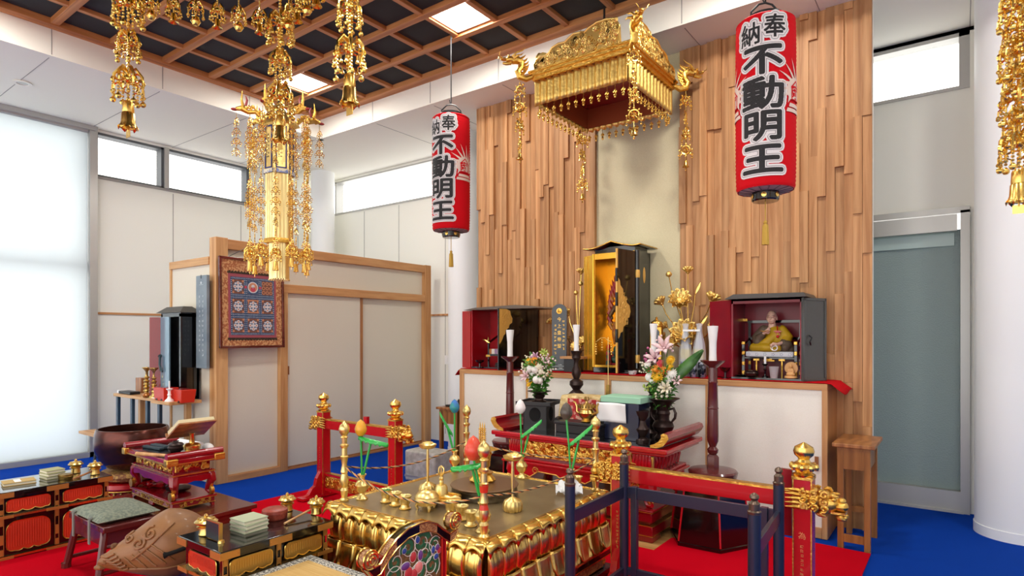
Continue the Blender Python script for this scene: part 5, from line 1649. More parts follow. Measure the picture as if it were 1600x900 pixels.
c = thing('patterned_cushion', 'white cushion with a small blue dot pattern under the monk statue', 'cushion', (-1.15, 4.86, CT + 0.165))
b = MB(); b.box(-0.17, -0.08, 0, 0.17, 0.08, 0.042); o_ = b.o('pad', mat('white cushion fabric', '#DCE0E6', 0.8), c, bevel=0.01)
b = MB()
for k in range(6):
    for j in range(5):
        a_ = 2 * pi * j / 5
        b.cb(-0.145 + 0.058 * k + 0.009 * cos(a_), 0.021 + 0.009 * sin(a_), 0.0007, 0.004, 0.004, 0.0012, FRONT(0, -0.08, 0))
b.o('dot_pattern', mat('blue dots', '#2E3E6E', 0.8), c, smooth=0)


def blend(parts, name, m, parent, voxel=0.004, smooth_it=6):
    """fuse overlapping rounded shapes into one continuous surface"""
    b = MB()
    for p in parts:
        if p[0] == 'b':
            b.ball(*p[1], p[2], 16, 12, p[3] if len(p) > 3 else None)
        else:
            b.tube(p[1], p[2], 12)
            for c_, r_ in ((p[1][0], p[2][0]), (p[1][-1], p[2][-1])):
                b.ball(*c_, r_, 10, 8)
    o = b.o(name, m, parent, smooth=180)
    r = o.modifiers.new('fuse', 'REMESH')
    r.mode = 'VOXEL'
    r.voxel_size = voxel
    r.use_smooth_shade = True
    s_ = o.modifiers.new('smooth', 'SMOOTH')
    s_.iterations = smooth_it
    s_.factor = 0.5
    return o


mk = thing('seated_monk_statue', 'painted statue of a seated shaven monk in brown and mustard robes', 'statue', (-1.15, 4.87, CT + 0.207))
SKIN = mat('painted skin', '#D9B09A', 0.5)
RB = mat('brown robe', '#5A4A3A', 0.6)
RY = mat('mustard robe', '#B8940E', 0.55)
# body: head, neck, forearms and hands as one skin surface
def hand(parts, P, fwd, up, s=1.0, curl=0.6):
    P, fwd, up = Vector(P), Vector(fwd).normalized(), Vector(up).normalized()
    side = fwd.cross(up)
    parts.append(('t', [tuple(P - fwd * 0.02 * s), tuple(P + fwd * 0.012 * s)], [0.009 * s, 0.0115 * s]))
    for k in range(4):
        o_ = side * (k - 1.5) * 0.0056 * s
        q = P + fwd * 0.014 * s + o_
        ln = (0.9, 1.0, 0.95, 0.75)[k] * 0.024 * s
        parts.append(('t', [tuple(q), tuple(q + fwd * ln * 0.55), tuple(q + fwd * ln * 0.8 - up * ln * 0.45 * curl), tuple(q + fwd * ln * 0.6 - up * ln * 0.8 * curl)], [0.0034 * s, 0.0032 * s, 0.003 * s, 0.0026 * s]))
    q = P - fwd * 0.006 * s + side * 0.01 * s
    parts.append(('t', [tuple(q), tuple(q + side * 0.009 * s + fwd * 0.008 * s), tuple(q + side * 0.008 * s + fwd * 0.02 * s - up * 0.006 * s)], [0.0042 * s, 0.0036 * s, 0.003 * s]))


sk = [('b', (0, 0.0, 0.262), (0.036, 0.04, 0.046)), ('b', (0, -0.014, 0.24), (0.031, 0.03, 0.032)), ('b', (0, -0.024, 0.222), (0.02, 0.018, 0.014)), ('t', [(0, 0.01, 0.14), (0, 0.004, 0.225)], [0.04, 0.022]),
      ('t', [(0, -0.042, 0.256), (0, -0.049, 0.243)], [0.004, 0.006]), ('b', (0, -0.041, 0.229), (0.011, 0.006, 0.003)), ('b', (0, -0.041, 0.224), (0.009, 0.006, 0.003)),
      ('b', (-0.036, 0.002, 0.25), (0.005, 0.009, 0.017)), ('b', (0.036, 0.002, 0.25), (0.005, 0.009, 0.017)),
      ('b', (-0.014, -0.034, 0.264), (0.011, 0.006, 0.003)), ('b', (0.014, -0.034, 0.264), (0.011, 0.006, 0.003)), ('b', (-0.017, -0.03, 0.242), (0.011, 0.008, 0.009)), ('b', (0.017, -0.03, 0.242), (0.011, 0.008, 0.009)),
      ('t', [(-0.09, -0.01, 0.1), (-0.075, -0.06, 0.11), (-0.035, -0.075, 0.14)], [0.018, 0.015, 0.011]), ('t', [(0.09, -0.01, 0.1), (0.1, -0.06, 0.07), (0.06, -0.1, 0.055)], [0.018, 0.015, 0.011]), ('b', (0, 0.01, 0.08), (0.07, 0.05, 0.08))]
hand(sk, (-0.024, -0.082, 0.148), (0.7, -0.35, 0.5), (0.2, -0.9, -0.3), 1.25, 0.9)
hand(sk, (0.05, -0.108, 0.055), (-0.6, -0.6, 0.05), (0, 0, 1), 1.25, 0.8)
body = blend(sk, 'body', SKIN, mk, 0.0022, 3)
b = MB()
for s in (-1, 1):
    b.tube([(s * 0.022, -0.036, 0.254), (s * 0.014, -0.041, 0.2525), (s * 0.006, -0.041, 0.254)], 0.0011, 5)
    b.tube([(s * 0.024, -0.035, 0.268), (s * 0.015, -0.0405, 0.27), (s * 0.006, -0.041, 0.268)], 0.0009, 5)
b.tube([(-0.009, -0.0435, 0.2265), (0, -0.0465, 0.2262), (0.009, -0.0435, 0.2265)], 0.0009, 5)
b.o('painted_face', mat('face line paint', '#6E4236', 0.6), body)
rb = [('b', (0, 0.015, 0.1), (0.082, 0.056, 0.1)), ('b', (0, 0.02, 0.16), (0.078, 0.046, 0.04)), ('t', [(-0.06, 0.01, 0.165), (-0.105, 0.0, 0.1), (-0.09, -0.04, 0.07)], [0.036, 0.045, 0.04]), ('t', [(-0.1, 0.0, 0.09), (-0.075, -0.05, 0.1), (-0.05, -0.066, 0.125)], [0.04, 0.032, 0.02]), ('b', (-0.085, -0.03, 0.065), (0.035, 0.04, 0.05)),
      ('t', [(0.06, 0.01, 0.165), (0.105, 0.0, 0.1), (0.1, -0.05, 0.06)], [0.034, 0.04, 0.036]), ('t', [(0.12, -0.05, 0.05), (0.11, -0.07, 0.03)], [0.035, 0.03]), ('t', [(-0.13, -0.03, 0.015), (0, -0.07, 0.018), (0.14, -0.03, 0.02)], [0.022, 0.028, 0.03])]
blend(rb, 'brown_robe', RB, mk, 0.004, 6)
ry = [('t', [(0.07, 0.01, 0.165), (0.03, -0.03, 0.12), (-0.02, -0.05, 0.07), (-0.08, -0.06, 0.035)], [0.034, 0.034, 0.036, 0.026]), ('b', (0.025, -0.01, 0.11), (0.075, 0.052, 0.08)), ('t', [(0.075, 0.0, 0.16), (0.112, -0.01, 0.1), (0.105, -0.04, 0.075)], [0.034, 0.044, 0.034]), ('t', [(-0.12, -0.055, 0.03), (-0.03, -0.085, 0.028), (0.06, -0.08, 0.025)], [0.03, 0.032, 0.026]), ('t', [(-0.115, -0.05, 0.04), (-0.02, -0.05, 0.06)], [0.026, 0.03])]
blend(ry, 'mustard_robe', RY, mk, 0.004, 5)
b = MB(); b.torus(0.014, 0.004, 14, 6, FRONT(0.055, -0.056, 0.13)); b.tube([(0.05, -0.052, 0.19), (0.054, -0.058, 0.145)], 0.004, 5); b.box(0.03, -0.064, 0.147, 0.08, -0.056, 0.155); b.ball(0.055, -0.06, 0.112, 0.011, 8, 6); b.o('red_knot_cord', REDL, mk)
b = MB(); b.torus(0.022, 0.0025, 22, 5, TR(0.045, -0.13, 0.03, rx=70)); b.torus(0.018, 0.0025, 20, 5, TR(0.05, -0.128, 0.025, rx=60, ry=20)); b.o('prayer_beads', WAX, mk)
b = MB(); b.tube([(-0.06, -0.1, 0.155), (-0.035, -0.1, 0.15), (0.0, -0.098, 0.158)], [0.003, 0.005, 0.003], 6); b.o('vajra', GOLDF, mk)
lathe_thing('gilt_ewer', 'little gold ewer on the throne beside the monk statue', 'ewer', (-1.3, 4.835, CT + 0.165), [(0.012, 0), (0.018, 0.02), (0.012, 0.04), (0.006, 0.05), (0.012, 0.065), (0.004, 0.075), (0, 0.078)], GOLD, 14)

# small things in front of the monk shrine
FZ = CT + 0.0155
c = thing('goblet', 'dark red lacquer goblet at the open red door of the monk shrine', 'goblet', (-1.44, 4.675, CT))
b = MB(); b.lathe([(0.03, 0), (0.03, 0.004), (0.008, 0.012), (0.008, 0.045), (0.03, 0.06), (0.045, 0.085), (0.042, 0.085), (0.0, 0.062)], 20); b.o('cup', mat('very dark red lacquer', '#2E0A10', 0.2, coat=0.5), c)
c = thing('low_black_dish', 'flat black dish at the front of the monk shrine', 'dish', (-1.335, 4.75, FZ))
b = MB(); b.lathe([(0.03, 0), (0.055, 0.012), (0.052, 0.014), (0.0, 0.008)], 20); b.o('dish', BLACKL, c)
c = thing('round_censer', 'round dark brown censer bowl before the monk statue', 'incense burner', (-1.26, 4.72, FZ))
b = MB(); b.lathe([(0.025, 0), (0.045, 0.012), (0.052, 0.03), (0.045, 0.042), (0.05, 0.048), (0.042, 0.048), (0.03, 0.03), (0, 0.03)], 24); b.o('pot', BRONZE, c)
c = thing('small_black_candlestick', 'small black candlestick with a stub of white candle before the monk statue', 'candlestick', (-1.165, 4.73, FZ))
b = MB(); b.lathe([(0.025, 0), (0.024, 0.006), (0.008, 0.014), (0.007, 0.05), (0.012, 0.06), (0.007, 0.07), (0.007, 0.085), (0.024, 0.1), (0.022, 0.102), (0, 0.098)], 16); b.o('stem', BLACKL, c)
b = MB(); b.lathe([(0.008, 0.098), (0.0085, 0.155), (0, 0.157)], 10); b.o('candle', WAX, c)
c = thing('grey_cup', 'plain pale grey ceramic tumbler in front of the monk statue', 'cup', (-1.095, 4.695, FZ))
b = MB(); b.lathe([(0.024, 0), (0.034, 0.084), (0.031, 0.084), (0.022, 0.006), (0, 0.005)], 20); b.o('body', mat('grey ceramic', '#A9A3A6', 0.5), c)
c = thing('carved_round_buddha', 'small tan wood carving of a seated figure before a round halo', 'carving', (-0.985, 4.72, FZ))
CW = mat('pale carved wood', '#D19E62', 0.5)
b = MB(); b.lathe([(0.035, 0), (0.045, 0.006), (0.04, 0.02), (0, 0.022)], 20); b.o('base', CW, c)
b = MB(); b.prism(arc(0, 0.075, 0.045, 0, 345, 23), -0.008, 0.004, FRONT(0, 0.012, 0)); b.o('halo', CW, c)
blend([('b', (0, -0.008, 0.03), (0.032, 0.02, 0.014)), ('b', (0, -0.004, 0.055), (0.02, 0.013, 0.026)), ('b', (0, -0.006, 0.087), (0.012, 0.012, 0.014)), ('b', (-0.017, -0.012, 0.05), (0.008, 0.008, 0.018)), ('b', (0.017, -0.012, 0.05), (0.008, 0.008, 0.018))], 'figure', CW, c, 0.003, 3)
c = thing('black_tray', 'small black tray under the grey cup side of the monk shrine', 'tray', (-1.0, 4.715, CT + 0.0155))
bpy.data.objects.remove(c)

# ---------------------------------------------------------------- left red lined shrine
t = thing('red_lined_shrine', 'open cabinet shrine with bright red interior and a black gilded door at the counter end', 'shrine', (-3.68, 4.7, CT))
RIN = mat('bright red lacquer interior', '#B4121E', 0.25, coat=0.4)
w2, dpt, hh = 0.31, 0.3, 0.585
b = MB(); b.box(-w2, 0, 0, w2, dpt, 0.015); b.o('bottom', BLACKL, t)
b = MB(); b.box(-w2, dpt - 0.01, 0.015, w2, dpt, hh); b.o('back', RIN, t)
b = MB(); b.box(-w2, 0, 0.015, -w2 + 0.012, dpt, hh); b.o('side', RIN, t)
b = MB(); b.box(w2 - 0.012, 0, 0.015, w2, dpt, hh); b.o('side', BLACKL, t)
b = MB(); b.prism([(-w2 - 0.06, hh), (w2 + 0.24, hh), (w2 + 0.16, hh + 0.02), (w2 - 0.02, hh + 0.035), (-w2 + 0.1, hh + 0.022)], -dpt, 0.06, FRONT(0, 0, 0)); b.o('roof', mat('grey brown roof', '#6A5D50', 0.5), t, smooth=0)
b = MB(); b.box(-0.17, -0.012, 0.0, 0, 0, hh - 0.005, TR(-w2, 0, 0, rz=-20)); b.o('red_door', RIN, t)
b = MB(); b.box(-0.012, -0.3, 0.01, 0.0, 0, hh - 0.005, TR(w2, 0, 0, rz=-8)); d_ = b.o('door', BLACKL, t)
b = MB()
lob = [(-0.29, 0.575), (-0.29, 0.25), (-0.27, 0.27), (-0.25, 0.3), (-0.235, 0.33), (-0.215, 0.345), (-0.21, 0.38), (-0.17, 0.4), (-0.16, 0.43), (-0.125, 0.45), (-0.12, 0.49), (-0.14, 0.52), (-0.15, 0.56), (-0.2, 0.575)]
b.prism(lob, 0.0005, 0.003, TR(w2, 0, 0, rz=-8) @ SIDE(0, 0, 0)); carve(b, -0.27, 0.42, -0.16, 0.56, TR(w2, 0, 0, rz=-8) @ SIDE(0.003, 0, 0), 14, 6, 0.004); b.o('gilt_fitting', GILT, d_, smooth=0)
th = thing('throne_chair', 'small black and gilt throne inside the red lined shrine', 'chair', (-3.68, 4.83, CT + 0.015))
b = MB(); b.box(-0.16, -0.06, 0.11, 0.16, 0.1, 0.13); b.o('seat', BLACKL, th)
for sx in (-1, 1):
    b = MB(); b.cb(sx * 0.15, -0.05, 0.12, 0.014, 0.014, 0.24); b.o('post', BLACKL, th); b = MB(); b.tube([(sx * 0.15, -0.05, 0.24), (sx * 0.15, 0.1, 0.31)], 0.011, 6); b.o('arm', BLACKL, th)
    b = MB(); b.cb(sx * 0.15, -0.05, 0.11, 0.05, 0.022, 0.02); b.o('gilt_ferrule', GOLDF, th)
c = thing('striped_cushion', 'cushion striped white green and orange on the throne of the red lined shrine', 'cushion', (-3.68, 4.83, CT + 0.145))
b = MB()
SM_ = [mat('cushion white', '#E4DCD2', 0.8), mat('cushion green', '#2E7A54', 0.8), mat('cushion orange', '#B8763E', 0.8), mat('cushion mauve', '#9A7E9C', 0.8)]
for k in range(8):
    b.k = (2, 0, 3, 0, 1, 0, 2, 0)[k]; b.box(-0.15 + 0.0375 * k, -0.05, 0, -0.1125 + 0.0375 * k, 0.09, 0.05)
b.o('pad', SM_, c, smooth=0)
mk = thing('small_robed_statue', 'small gilt and dark robed statue seated in the red lined shrine', 'statue', (-3.66, 4.85, CT + 0.195))
blend([('b', (0, 0, 0.05), (0.075, 0.05, 0.05)), ('b', (0, 0.01, 0.12), (0.05, 0.035, 0.07)), ('b', (0, 0.0, 0.21), (0.026, 0.028, 0.034)), ('t', [(-0.05, 0, 0.15), (-0.07, -0.03, 0.1), (-0.03, -0.05, 0.09)], [0.022, 0.02, 0.012]), ('t', [(0.05, 0, 0.15), (0.07, -0.03, 0.1), (0.03, -0.05, 0.08)], [0.022, 0.02, 0.012]), ('t', [(0, 0, 0.15), (0, 0, 0.2)], [0.02, 0.016])], 'body', mat('dark gilt statue', '#4A3424', 0.5, 0.3), mk, 0.005, 4)
c = thing('gilt_dragon_finial', 'little gold curled ornament at the throne arm of the red lined shrine', 'ornament', (-3.85, 4.785, CT + 0.255))
b = MB(); b.tube([(0.03, 0, 0), (0.0, 0, 0.012), (-0.03, 0, 0.03), (-0.05, 0, 0.028), (-0.06, 0, 0.04)], [0.01, 0.012, 0.01, 0.011, 0.005], 8); b.tube([(0, 0, 0.0), (0.015, 0, 0.04), (0.01, 0, 0.06)], [0.01, 0.007, 0.002], 7); b.o('body', GOLD, c)
c = thing('goblet', 'black lacquer goblet in front of the open red door at the counter end', 'goblet', (-3.86, 4.675, CT))
b = MB(); b.lathe([(0.035, 0), (0.034, 0.004), (0.009, 0.012), (0.009, 0.05), (0.04, 0.068), (0.046, 0.085), (0.042, 0.085), (0, 0.066)], 20); b.o('cup', BLACKL, c)
c = thing('black_censer', 'squat black censer in front of the small throne', 'incense burner', (-3.62, 4.72, CT + 0.0155))
b = MB(); b.lathe([(0.04, 0), (0.07, 0.012), (0.06, 0.04), (0.065, 0.046), (0.05, 0.046), (0, 0.03)], 22); b.o('pot', BLACKS, c)

# ---------------------------------------------------------------- gilded main shrine
t = thing('gilded_main_shrine', 'tall black lacquer shrine with gold inside and gilt fittings in the centre of the counter', 'shrine', (-2.41, 4.755, CT))
w2, dpt, hh = 0.21, 0.26, 1.05
GI = mat('mirror gold leaf', '#EDB640', 0.22, 0.75)
b = MB(); b.box(-w2, 0, 0, w2, dpt, 0.05); b.o('plinth', BLACKL, t, bevel=0.003)
b = MB(); b.box(-w2 + 0.01, dpt - 0.02, 0.05, w2 - 0.01, dpt - 0.012, hh); b.o('gold_back', GI, t)
b = MB(); b.box(-w2 + 0.01, 0, 0.05, -w2 + 0.016, dpt - 0.012, hh); b.o('gold_side', GI, t)
b = MB(); b.box(w2 - 0.02, 0.005, 0.05, w2 - 0.014, dpt - 0.012, hh); b.o('gold_side', GI, t)
b = MB(); b.box(-w2 + 0.01, 0, hh - 0.01, w2 - 0.01, dpt, hh); b.box(-w2, -0.002, hh - 0.05, w2, 0.012, hh); b.o('gold_ceiling', GI, t)
b = MB(); b.box(-w2, -0.002, 0.05, w2, 0.012, 0.07); b.o('gold_sill', GI, t)
b = MB(); b.box(-w2, 0, 0.05, -w2 + 0.01, dpt, hh); b.box(w2 - 0.014, 0.0, 0.05, w2, dpt, hh); b.box(-w2, dpt - 0.012, 0.05, w2, dpt, hh); b.o('lacquer_case', BLACKL, t)
for sx in (-1, 1):
    b = MB(); b.lathe([(0.022 if sx > 0 else 0.012, 0.05), (0.022 if sx > 0 else 0.012, hh)], 16, c=(sx * w2, 0.0, 0)); p_ = b.o('pillar', BLACKL if sx > 0 else GI, t)
    for z_ in (0.13, 0.85):
        if sx < 0:
            break
        b = MB(); b.ball(sx * w2, 0, z_, (0.025, 0.025, 0.075), 14, 8); b.o('gilt_cap', GILT, p_)
b = MB(); b.ball(w2 + 0.001, 0.14, 0.85, (0.004, 0.025, 0.07), 10, 8); b.o('gilt_oval', GILT, t)
b = MB()
def rf(u, v):
    x = -0.27 + 0.54 * u; y = -0.075 + 0.355 * v
    q = abs(u - 0.5) * 2; r_ = abs(v - 0.5) * 2
    return (x, y, hh + 0.012 + 0.075 * (1 - q) ** 1.3 * (1 - 0.0 * r_) + 0.02 * q ** 3 * 1.2 + 0.018 * max(0, q - 0.75) * 4 * 0.3)
b.grid(rf, 21, 9); b.o('roof', BLACKL, t, solid=0.014)
b = MB()
for y in (-0.078, 0.282):
    b.tube([rf(i / 20, 0.0 if y < 0 else 1.0) for i in range(21)], 0.0045, 6)
for u in (0, 1):
    b.tube([rf(u, j / 8) for j in range(9)], 0.0045, 6)
b.o('roof_gilding', GOLDF, t)
b = MB(); b.box(-w2 + 0.02, 0.0, hh - 0.0, w2 - 0.02, dpt - 0.01, hh + 0.05); b.o('attic', BLACKL, t)
# doors: left folded open showing gold, right standing open showing black with gilt lobes
b = MB(); b.box(-0.1, 0, 0.02, 0.0, 0.012, hh - 0.01, TR(-w2 - 0.01, -0.005, 0, rz=-20)); d_ = b.o('door', GI, t)
b = MB(); b.box(-0.012, -0.002, 0.02, 0.0, 0.014, hh - 0.01, TR(-w2 - 0.01 - 0.094, 0.03, 0, rz=-20)); b.box(-0.06, -0.003, 0.02, -0.055, 0.0, hh - 0.01, TR(-w2 - 0.01, -0.005, 0, rz=-20)); b.o('edge', GOLDF, d_)
b = MB(); DM = TR(w2, -0.01, 0, rz=-11)
b.box(-0.014, -0.26, 0.02, 0.0, 0, hh - 0.01, DM); d_ = b.o('door', BLACKL, t)
b = MB(); b.box(-0.0145, -0.268, 0.02, 0.001, -0.257, hh - 0.01, DM); b.box(-0.017, -0.262, 0.02, -0.0135, 0, hh - 0.01, DM); b.o('gilt_edge', GILT, d_)
for z0 in (0.27, 0.57, 0.77):
    b = MB(); b.box(-0.0155, -0.272, z0, 0.0022, -0.25, z0 + 0.11, DM); b.o('black_band', BLACKL, d_)
b = MB()
lob = [(-0.255, 0.3), (-0.255, 0.8), (-0.235, 0.78), (-0.225, 0.74), (-0.19, 0.71), (-0.185, 0.66), (-0.15, 0.64), (-0.14, 0.6), (-0.105, 0.58), (-0.09, 0.53), (-0.105, 0.48), (-0.14, 0.47), (-0.15, 0.42), (-0.185, 0.4), (-0.195, 0.36), (-0.225, 0.35), (-0.235, 0.32)]
b.prism(lob, 0.0005, 0.003, DM @ SIDE(0, 0, 0)); carve(b, -0.245, 0.42, -0.13, 0.68, DM @ SIDE(0.002, 0, 0), 24, 9, 0.004); b.o('gilt_lobes', GILT, d_, smooth=0)
# deity inside
fg = thing('flame_deity_statue', 'dark robed guardian statue before red and gold flames inside the gilded shrine', 'statue', (-2.41, 4.88, CT + 0.05))
b = MB()
b.prism([(-0.12, 0.0), (0.12, 0.0), (0.1, 0.035), (-0.1, 0.035)], -0.06, 0.06, FRONT(0, 0, 0)); b.o('red_base', REDD, fg)
b = MB()
rnd = random.Random(12)
for k in range(16):
    b.ball(rnd.uniform(-0.09, 0.09), rnd.uniform(-0.03, 0.03), 0.045 + rnd.uniform(0, 0.15) * (1 if k % 2 else 0.5), rnd.uniform(0.02, 0.04), 7, 5)
b.o('green_rock', mat('green painted rock', '#1E4F3E', 0.4, col2='#B5402E', nscale=22, lo=0.55, hi=0.62), fg, smooth=20)
blend([('t', [(-0.02, 0, 0.18), (-0.025, 0, 0.35)], [0.022, 0.034]), ('t', [(0.025, 0, 0.18), (0.025, 0, 0.35)], [0.022, 0.034]), ('b', (0, 0, 0.42), (0.055, 0.04, 0.09)), ('b', (0, 0, 0.52), (0.065, 0.04, 0.05)), ('b', (0, -0.01, 0.61), (0.034, 0.036, 0.042)), ('t', [(0, 0, 0.54), (0, 0, 0.6)], [0.024, 0.02]), ('t', [(-0.06, 0, 0.53), (-0.1, -0.02, 0.45), (-0.06, -0.06, 0.43)], [0.022, 0.018, 0.013]), ('t', [(0.06, 0, 0.53), (0.1, -0.02, 0.46), (0.08, -0.06, 0.5)], [0.022, 0.018, 0.013])], 'body', mat('dark bronze statue skin', '#3B2A22', 0.4, 0.4, col2='#6A4A26', nscale=16), fg, 0.006, 4)
b = MB()
for k in range(22):
    a_ = R(200 - 220 * k / 21)
    x_, z_ = 0.11 * cos(a_), 0.48 + 0.28 * sin(a_)
    b.tube([(x_, 0.035, z_ - 0.05), (x_ * 1.25, 0.03, z_), (x_ * 1.1, 0.03, z_ + 0.06), (x_ * 1.3, 0.03, z_ + 0.11)], [0.016, 0.02, 0.013, 0.002], 7)
b.o('flames', mat('painted red flames', '#A31A1E', 0.4, col2='#C9822A', nscale=12, lo=0.45, hi=0.6), fg)
b = MB(); b.tube([(0.08, -0.06, 0.42), (0.08, -0.06, 0.75)], [0.006, 0.004], 6); b.o('sword', GOLD, fg)
b = MB()
for k in range(6):
    b.tube([(-0.05 + 0.02 * k, -0.035, 0.4), (-0.055 + 0.022 * k, -0.042, 0.3), (-0.05 + 0.02 * k, -0.03, 0.2)], [0.012, 0.014, 0.008], 6)
b.o('skirt_folds', mat('red gold robe folds', '#8E1D20', 0.45, 0.2, col2='#B98A32', nscale=18), fg)
b = MB(); b.prism([(-0.05, 0.8), (0.06, 0.78), (0.08, 0.82), (-0.02, 0.85)], -0.05, 0.03, FRONT(0, 0, 0)); b.o('canopy', REDD, fg)
c = thing('attendant_figurine', 'small attendant figurine with a red cap at the feet of the flame statue', 'figurine', (-2.5, 4.815, CT + 0.05))
blend([('t', [(0, 0, 0.0), (0, 0, 0.1)], [0.028, 0.022]), ('b', (0, 0, 0.12), (0.026, 0.02, 0.03)), ('b', (0, -0.002, 0.165), (0.017, 0.018, 0.02))], 'body', mat('painted figurine', '#1F4A44', 0.5, col2='#B02A24', nscale=30, lo=0.45, hi=0.55), c, 0.004, 3)
b = MB(); b.lathe([(0.019, 0.168), (0.018, 0.185), (0.01, 0.2), (0, 0.202)], 12); b.o('cap', REDL, c)

# ---------------------------------------------------------------- tablet, lotus ornaments and small things on the counter
t = thing('black_memorial_tablet', 'black round topped tablet with gold characters on a black foot', 'tablet', (-3.0, 4.8, CT))
t.rotation_euler = (0, 0, R(16))
b = MB(); b.box(-0.1, -0.05, 0, 0.1, 0.05, 0.03); b.box(-0.075, -0.035, 0.03, 0.075, 0.035, 0.06); b.o('foot', BLACKL, t, bevel=0.004)
b = MB(); b.prism([(-0.068, 0.06), (0.068, 0.06), (0.072, 0.55)] + arc(0, 0.55, 0.072, 0, 180, 14) + [(-0.072, 0.55)], -0.012, 0.012, FRONT(0, 0, 0)); b.o('board', mat('slate black lacquer', '#23272E', 0.3, coat=0.3), t, smooth=30)
b = MB(); b.M = FRONT(0, -0.0125, 0)
for i, ch in enumerate('今上皇帝聖'):
    vs, fs = text_geo(ch, 0.042); b.add(vs, fs, TR(0.0, 0.48 - 0.062 * i, 0.0005))
glyph_ticks(b, 8, -0.038, 0.42, 0.036, 0.02, TR(0, 0, 0.0005), 5); glyph_ticks(b, 8, 0.042, 0.46, 0.036, 0.02, TR(0, 0, 0.0005), 6)
b.o('gold_characters', GOLDF, t, smooth=0)
b = MB(); b.prism(arc(0, 0.557, 0.027, 0, 340, 17), 0.0, 0.004, FRONT(0, -0.012, 0)); carve(b, -0.015, 0.543, 0.015, 0.571, FRONT(0, -0.016, 0), 8, 4, 0.004); b.o('gilt_crest', GOLDF, t)


def lotus_bloom(b, r, M, n=9, open_=0.6, layers=2):
    for L in range(layers):
        for k in range(n):
            def fn(u, w, L=L):
                q = (u - 0.5) * 2
                el = open_ * (1 - 0.35 * L)
                x = r * (0.12 + w * sin(el * 1.6) * 0.95); z_ = r * (w * cos(el * 1.25) * 1.0 - 0.05 + 0.25 * L * 0.3)
                wd = r * 0.34 * sin(pi * min(0.97, 0.12 + 0.8 * w))
                return (x - 0.12 * r * q * q, q * wd, z_ + 0.12 * r * q * q)
            b.grid(fn, 5, 6, M=M @ TR(rz=360 * (k + 0.5 * L) / n))
    b.ball(0, 0, r * 0.12, (r * 0.3, r * 0.3, r * 0.22), 10, 6, M)


LOTG = mat('lotus gilt', '#F2CE78', 0.3, 0.85)


def gilt_lotus(label, x, y, z, items, vh):
    g = thing('gilt_lotus_arrangement', label, 'ornamental flowers', (x, y, z))
    b = MB(); b.lathe([(0.05, 0), (0.055, 0.01), (0.03, 0.03), (0.045, 0.06), (0.04, 0.1), (0.025, vh - 0.02), (0.035, vh)], 20); b.o('vase', GOLDF, g)
    for kind, dx, dy, dz, r, tilt, az in items:
        b = MB(); b.tube([(0, 0, vh - 0.02), (dx * 0.35, dy * 0.35, vh + (dz - vh) * 0.45), (dx * 0.85, dy * 0.85, vh + (dz - vh) * 0.8), (dx, dy, dz)], 0.0045, 6); s_ = b.o('stem', GOLD, g)
        b = MB(); M = TR(dx, dy, dz) @ TR(rz=az) @ TR(ry=tilt)
        if kind == 'open':
            lotus_bloom(b, r, M, 10, 1.0, 2)
        elif kind == 'half':
            lotus_bloom(b, r, M, 8, 0.62, 2)
        elif kind == 'bud':
            b.lathe([(0.2 * r, -0.1 * r), (0.75 * r, 0.3 * r), (0.8 * r, 0.7 * r), (0.5 * r, 1.2 * r), (0, 1.5 * r)], 12, M)
            lotus_bloom(b, r * 1.1, M, 6, 0.34, 1)
        elif kind == 'leaf':
            b.grid(lambda u, w: (r * 0.28 * (u - 0.5) * 2 * sin(pi * min(0.97, 0.05 + 0.9 * w)), 0.1 * r * abs(u - 0.5), w * r * 1.8), 5, 9, M=M)
        b.o({'open': 'lotus_flower', 'half': 'lotus_flower', 'bud': 'lotus_bud', 'leaf': 'lotus_leaf'}[kind], LOTG, s_, solid=0.002, smooth=60)
    return g


itR = [('half', 0.0, 0, 0.84, 0.055, 0, 0), ('bud', -0.16, 0, 0.82, 0.032, -8, 0), ('open', -0.06, -0.02, 0.61, 0.095, 55, -70), ('open', 0.0, -0.06, 0.33, 0.12, 60, -85), ('half', -0.22, 0, 0.59, 0.065, -35, 0), ('half', 0.19, 0, 0.6, 0.075, 25, 0), ('half', 0.185, -0.02, 0.36, 0.065, 50, -10), ('half', -0.17, -0.02, 0.4, 0.045, -60, 0), ('half', -0.2, 0, 0.3, 0.05, -50, 0), ('leaf', 0.08, 0, 0.38, 0.075, 38, 0), ('leaf', 0.06, 0, 0.66, 0.06, 25, 0), ('half', -0.08, -0.05, 0.26, 0.07, 70, -120)]
gilt_lotus('large gilt lotus arrangement with open blossoms between the gilded and monk shrines', -1.8, 4.86, CT, itR, 0.18)
itL = [('half', 0.03, 0, 0.9, 0.052, 0, 0), ('bud', 0.035, -0.02, 0.79, 0.03, 10, 0), ('bud', -0.02, 0, 0.71, 0.028, -12, 0), ('half', -0.12, 0.03, 0.52, 0.06, -40, 20), ('half', -0.2, 0.05, 0.4, 0.06, -70, 10), ('bud', 0.1, -0.02, 0.4, 0.035, 0, 0), ('open', 0.08, -0.04, 0.26, 0.06, 40, -90), ('open', 0.03, -0.06, 0.22, 0.06, 50, -100), ('bud', 0.14, 0, 0.48, 0.035, 25, 0), ('leaf', 0.12, 0, 0.22, 0.05, 60, 0), ('half', -0.32, 0.04, 0.45, 0.05, -40, 30)]
gilt_lotus('slim gilt lotus arrangement beside the black tablet and the gilded shrine', -2.86, 4.9, CT, itL, 0.16)
t = thing('wooden_offering_stand', 'pale plywood topped black stand behind the mid candle by the tablet', 'stand', (-2.8, 4.72, CT))
b = MB(); b.box(-0.075, -0.05, 0, 0.075, 0.04, 0.12); b.o('body', BLACKS, t, bevel=0.004)
b = MB(); b.box(-0.11, -0.06, 0.12, 0.11, 0.05, 0.14); b.o('top', HINOZ, t)
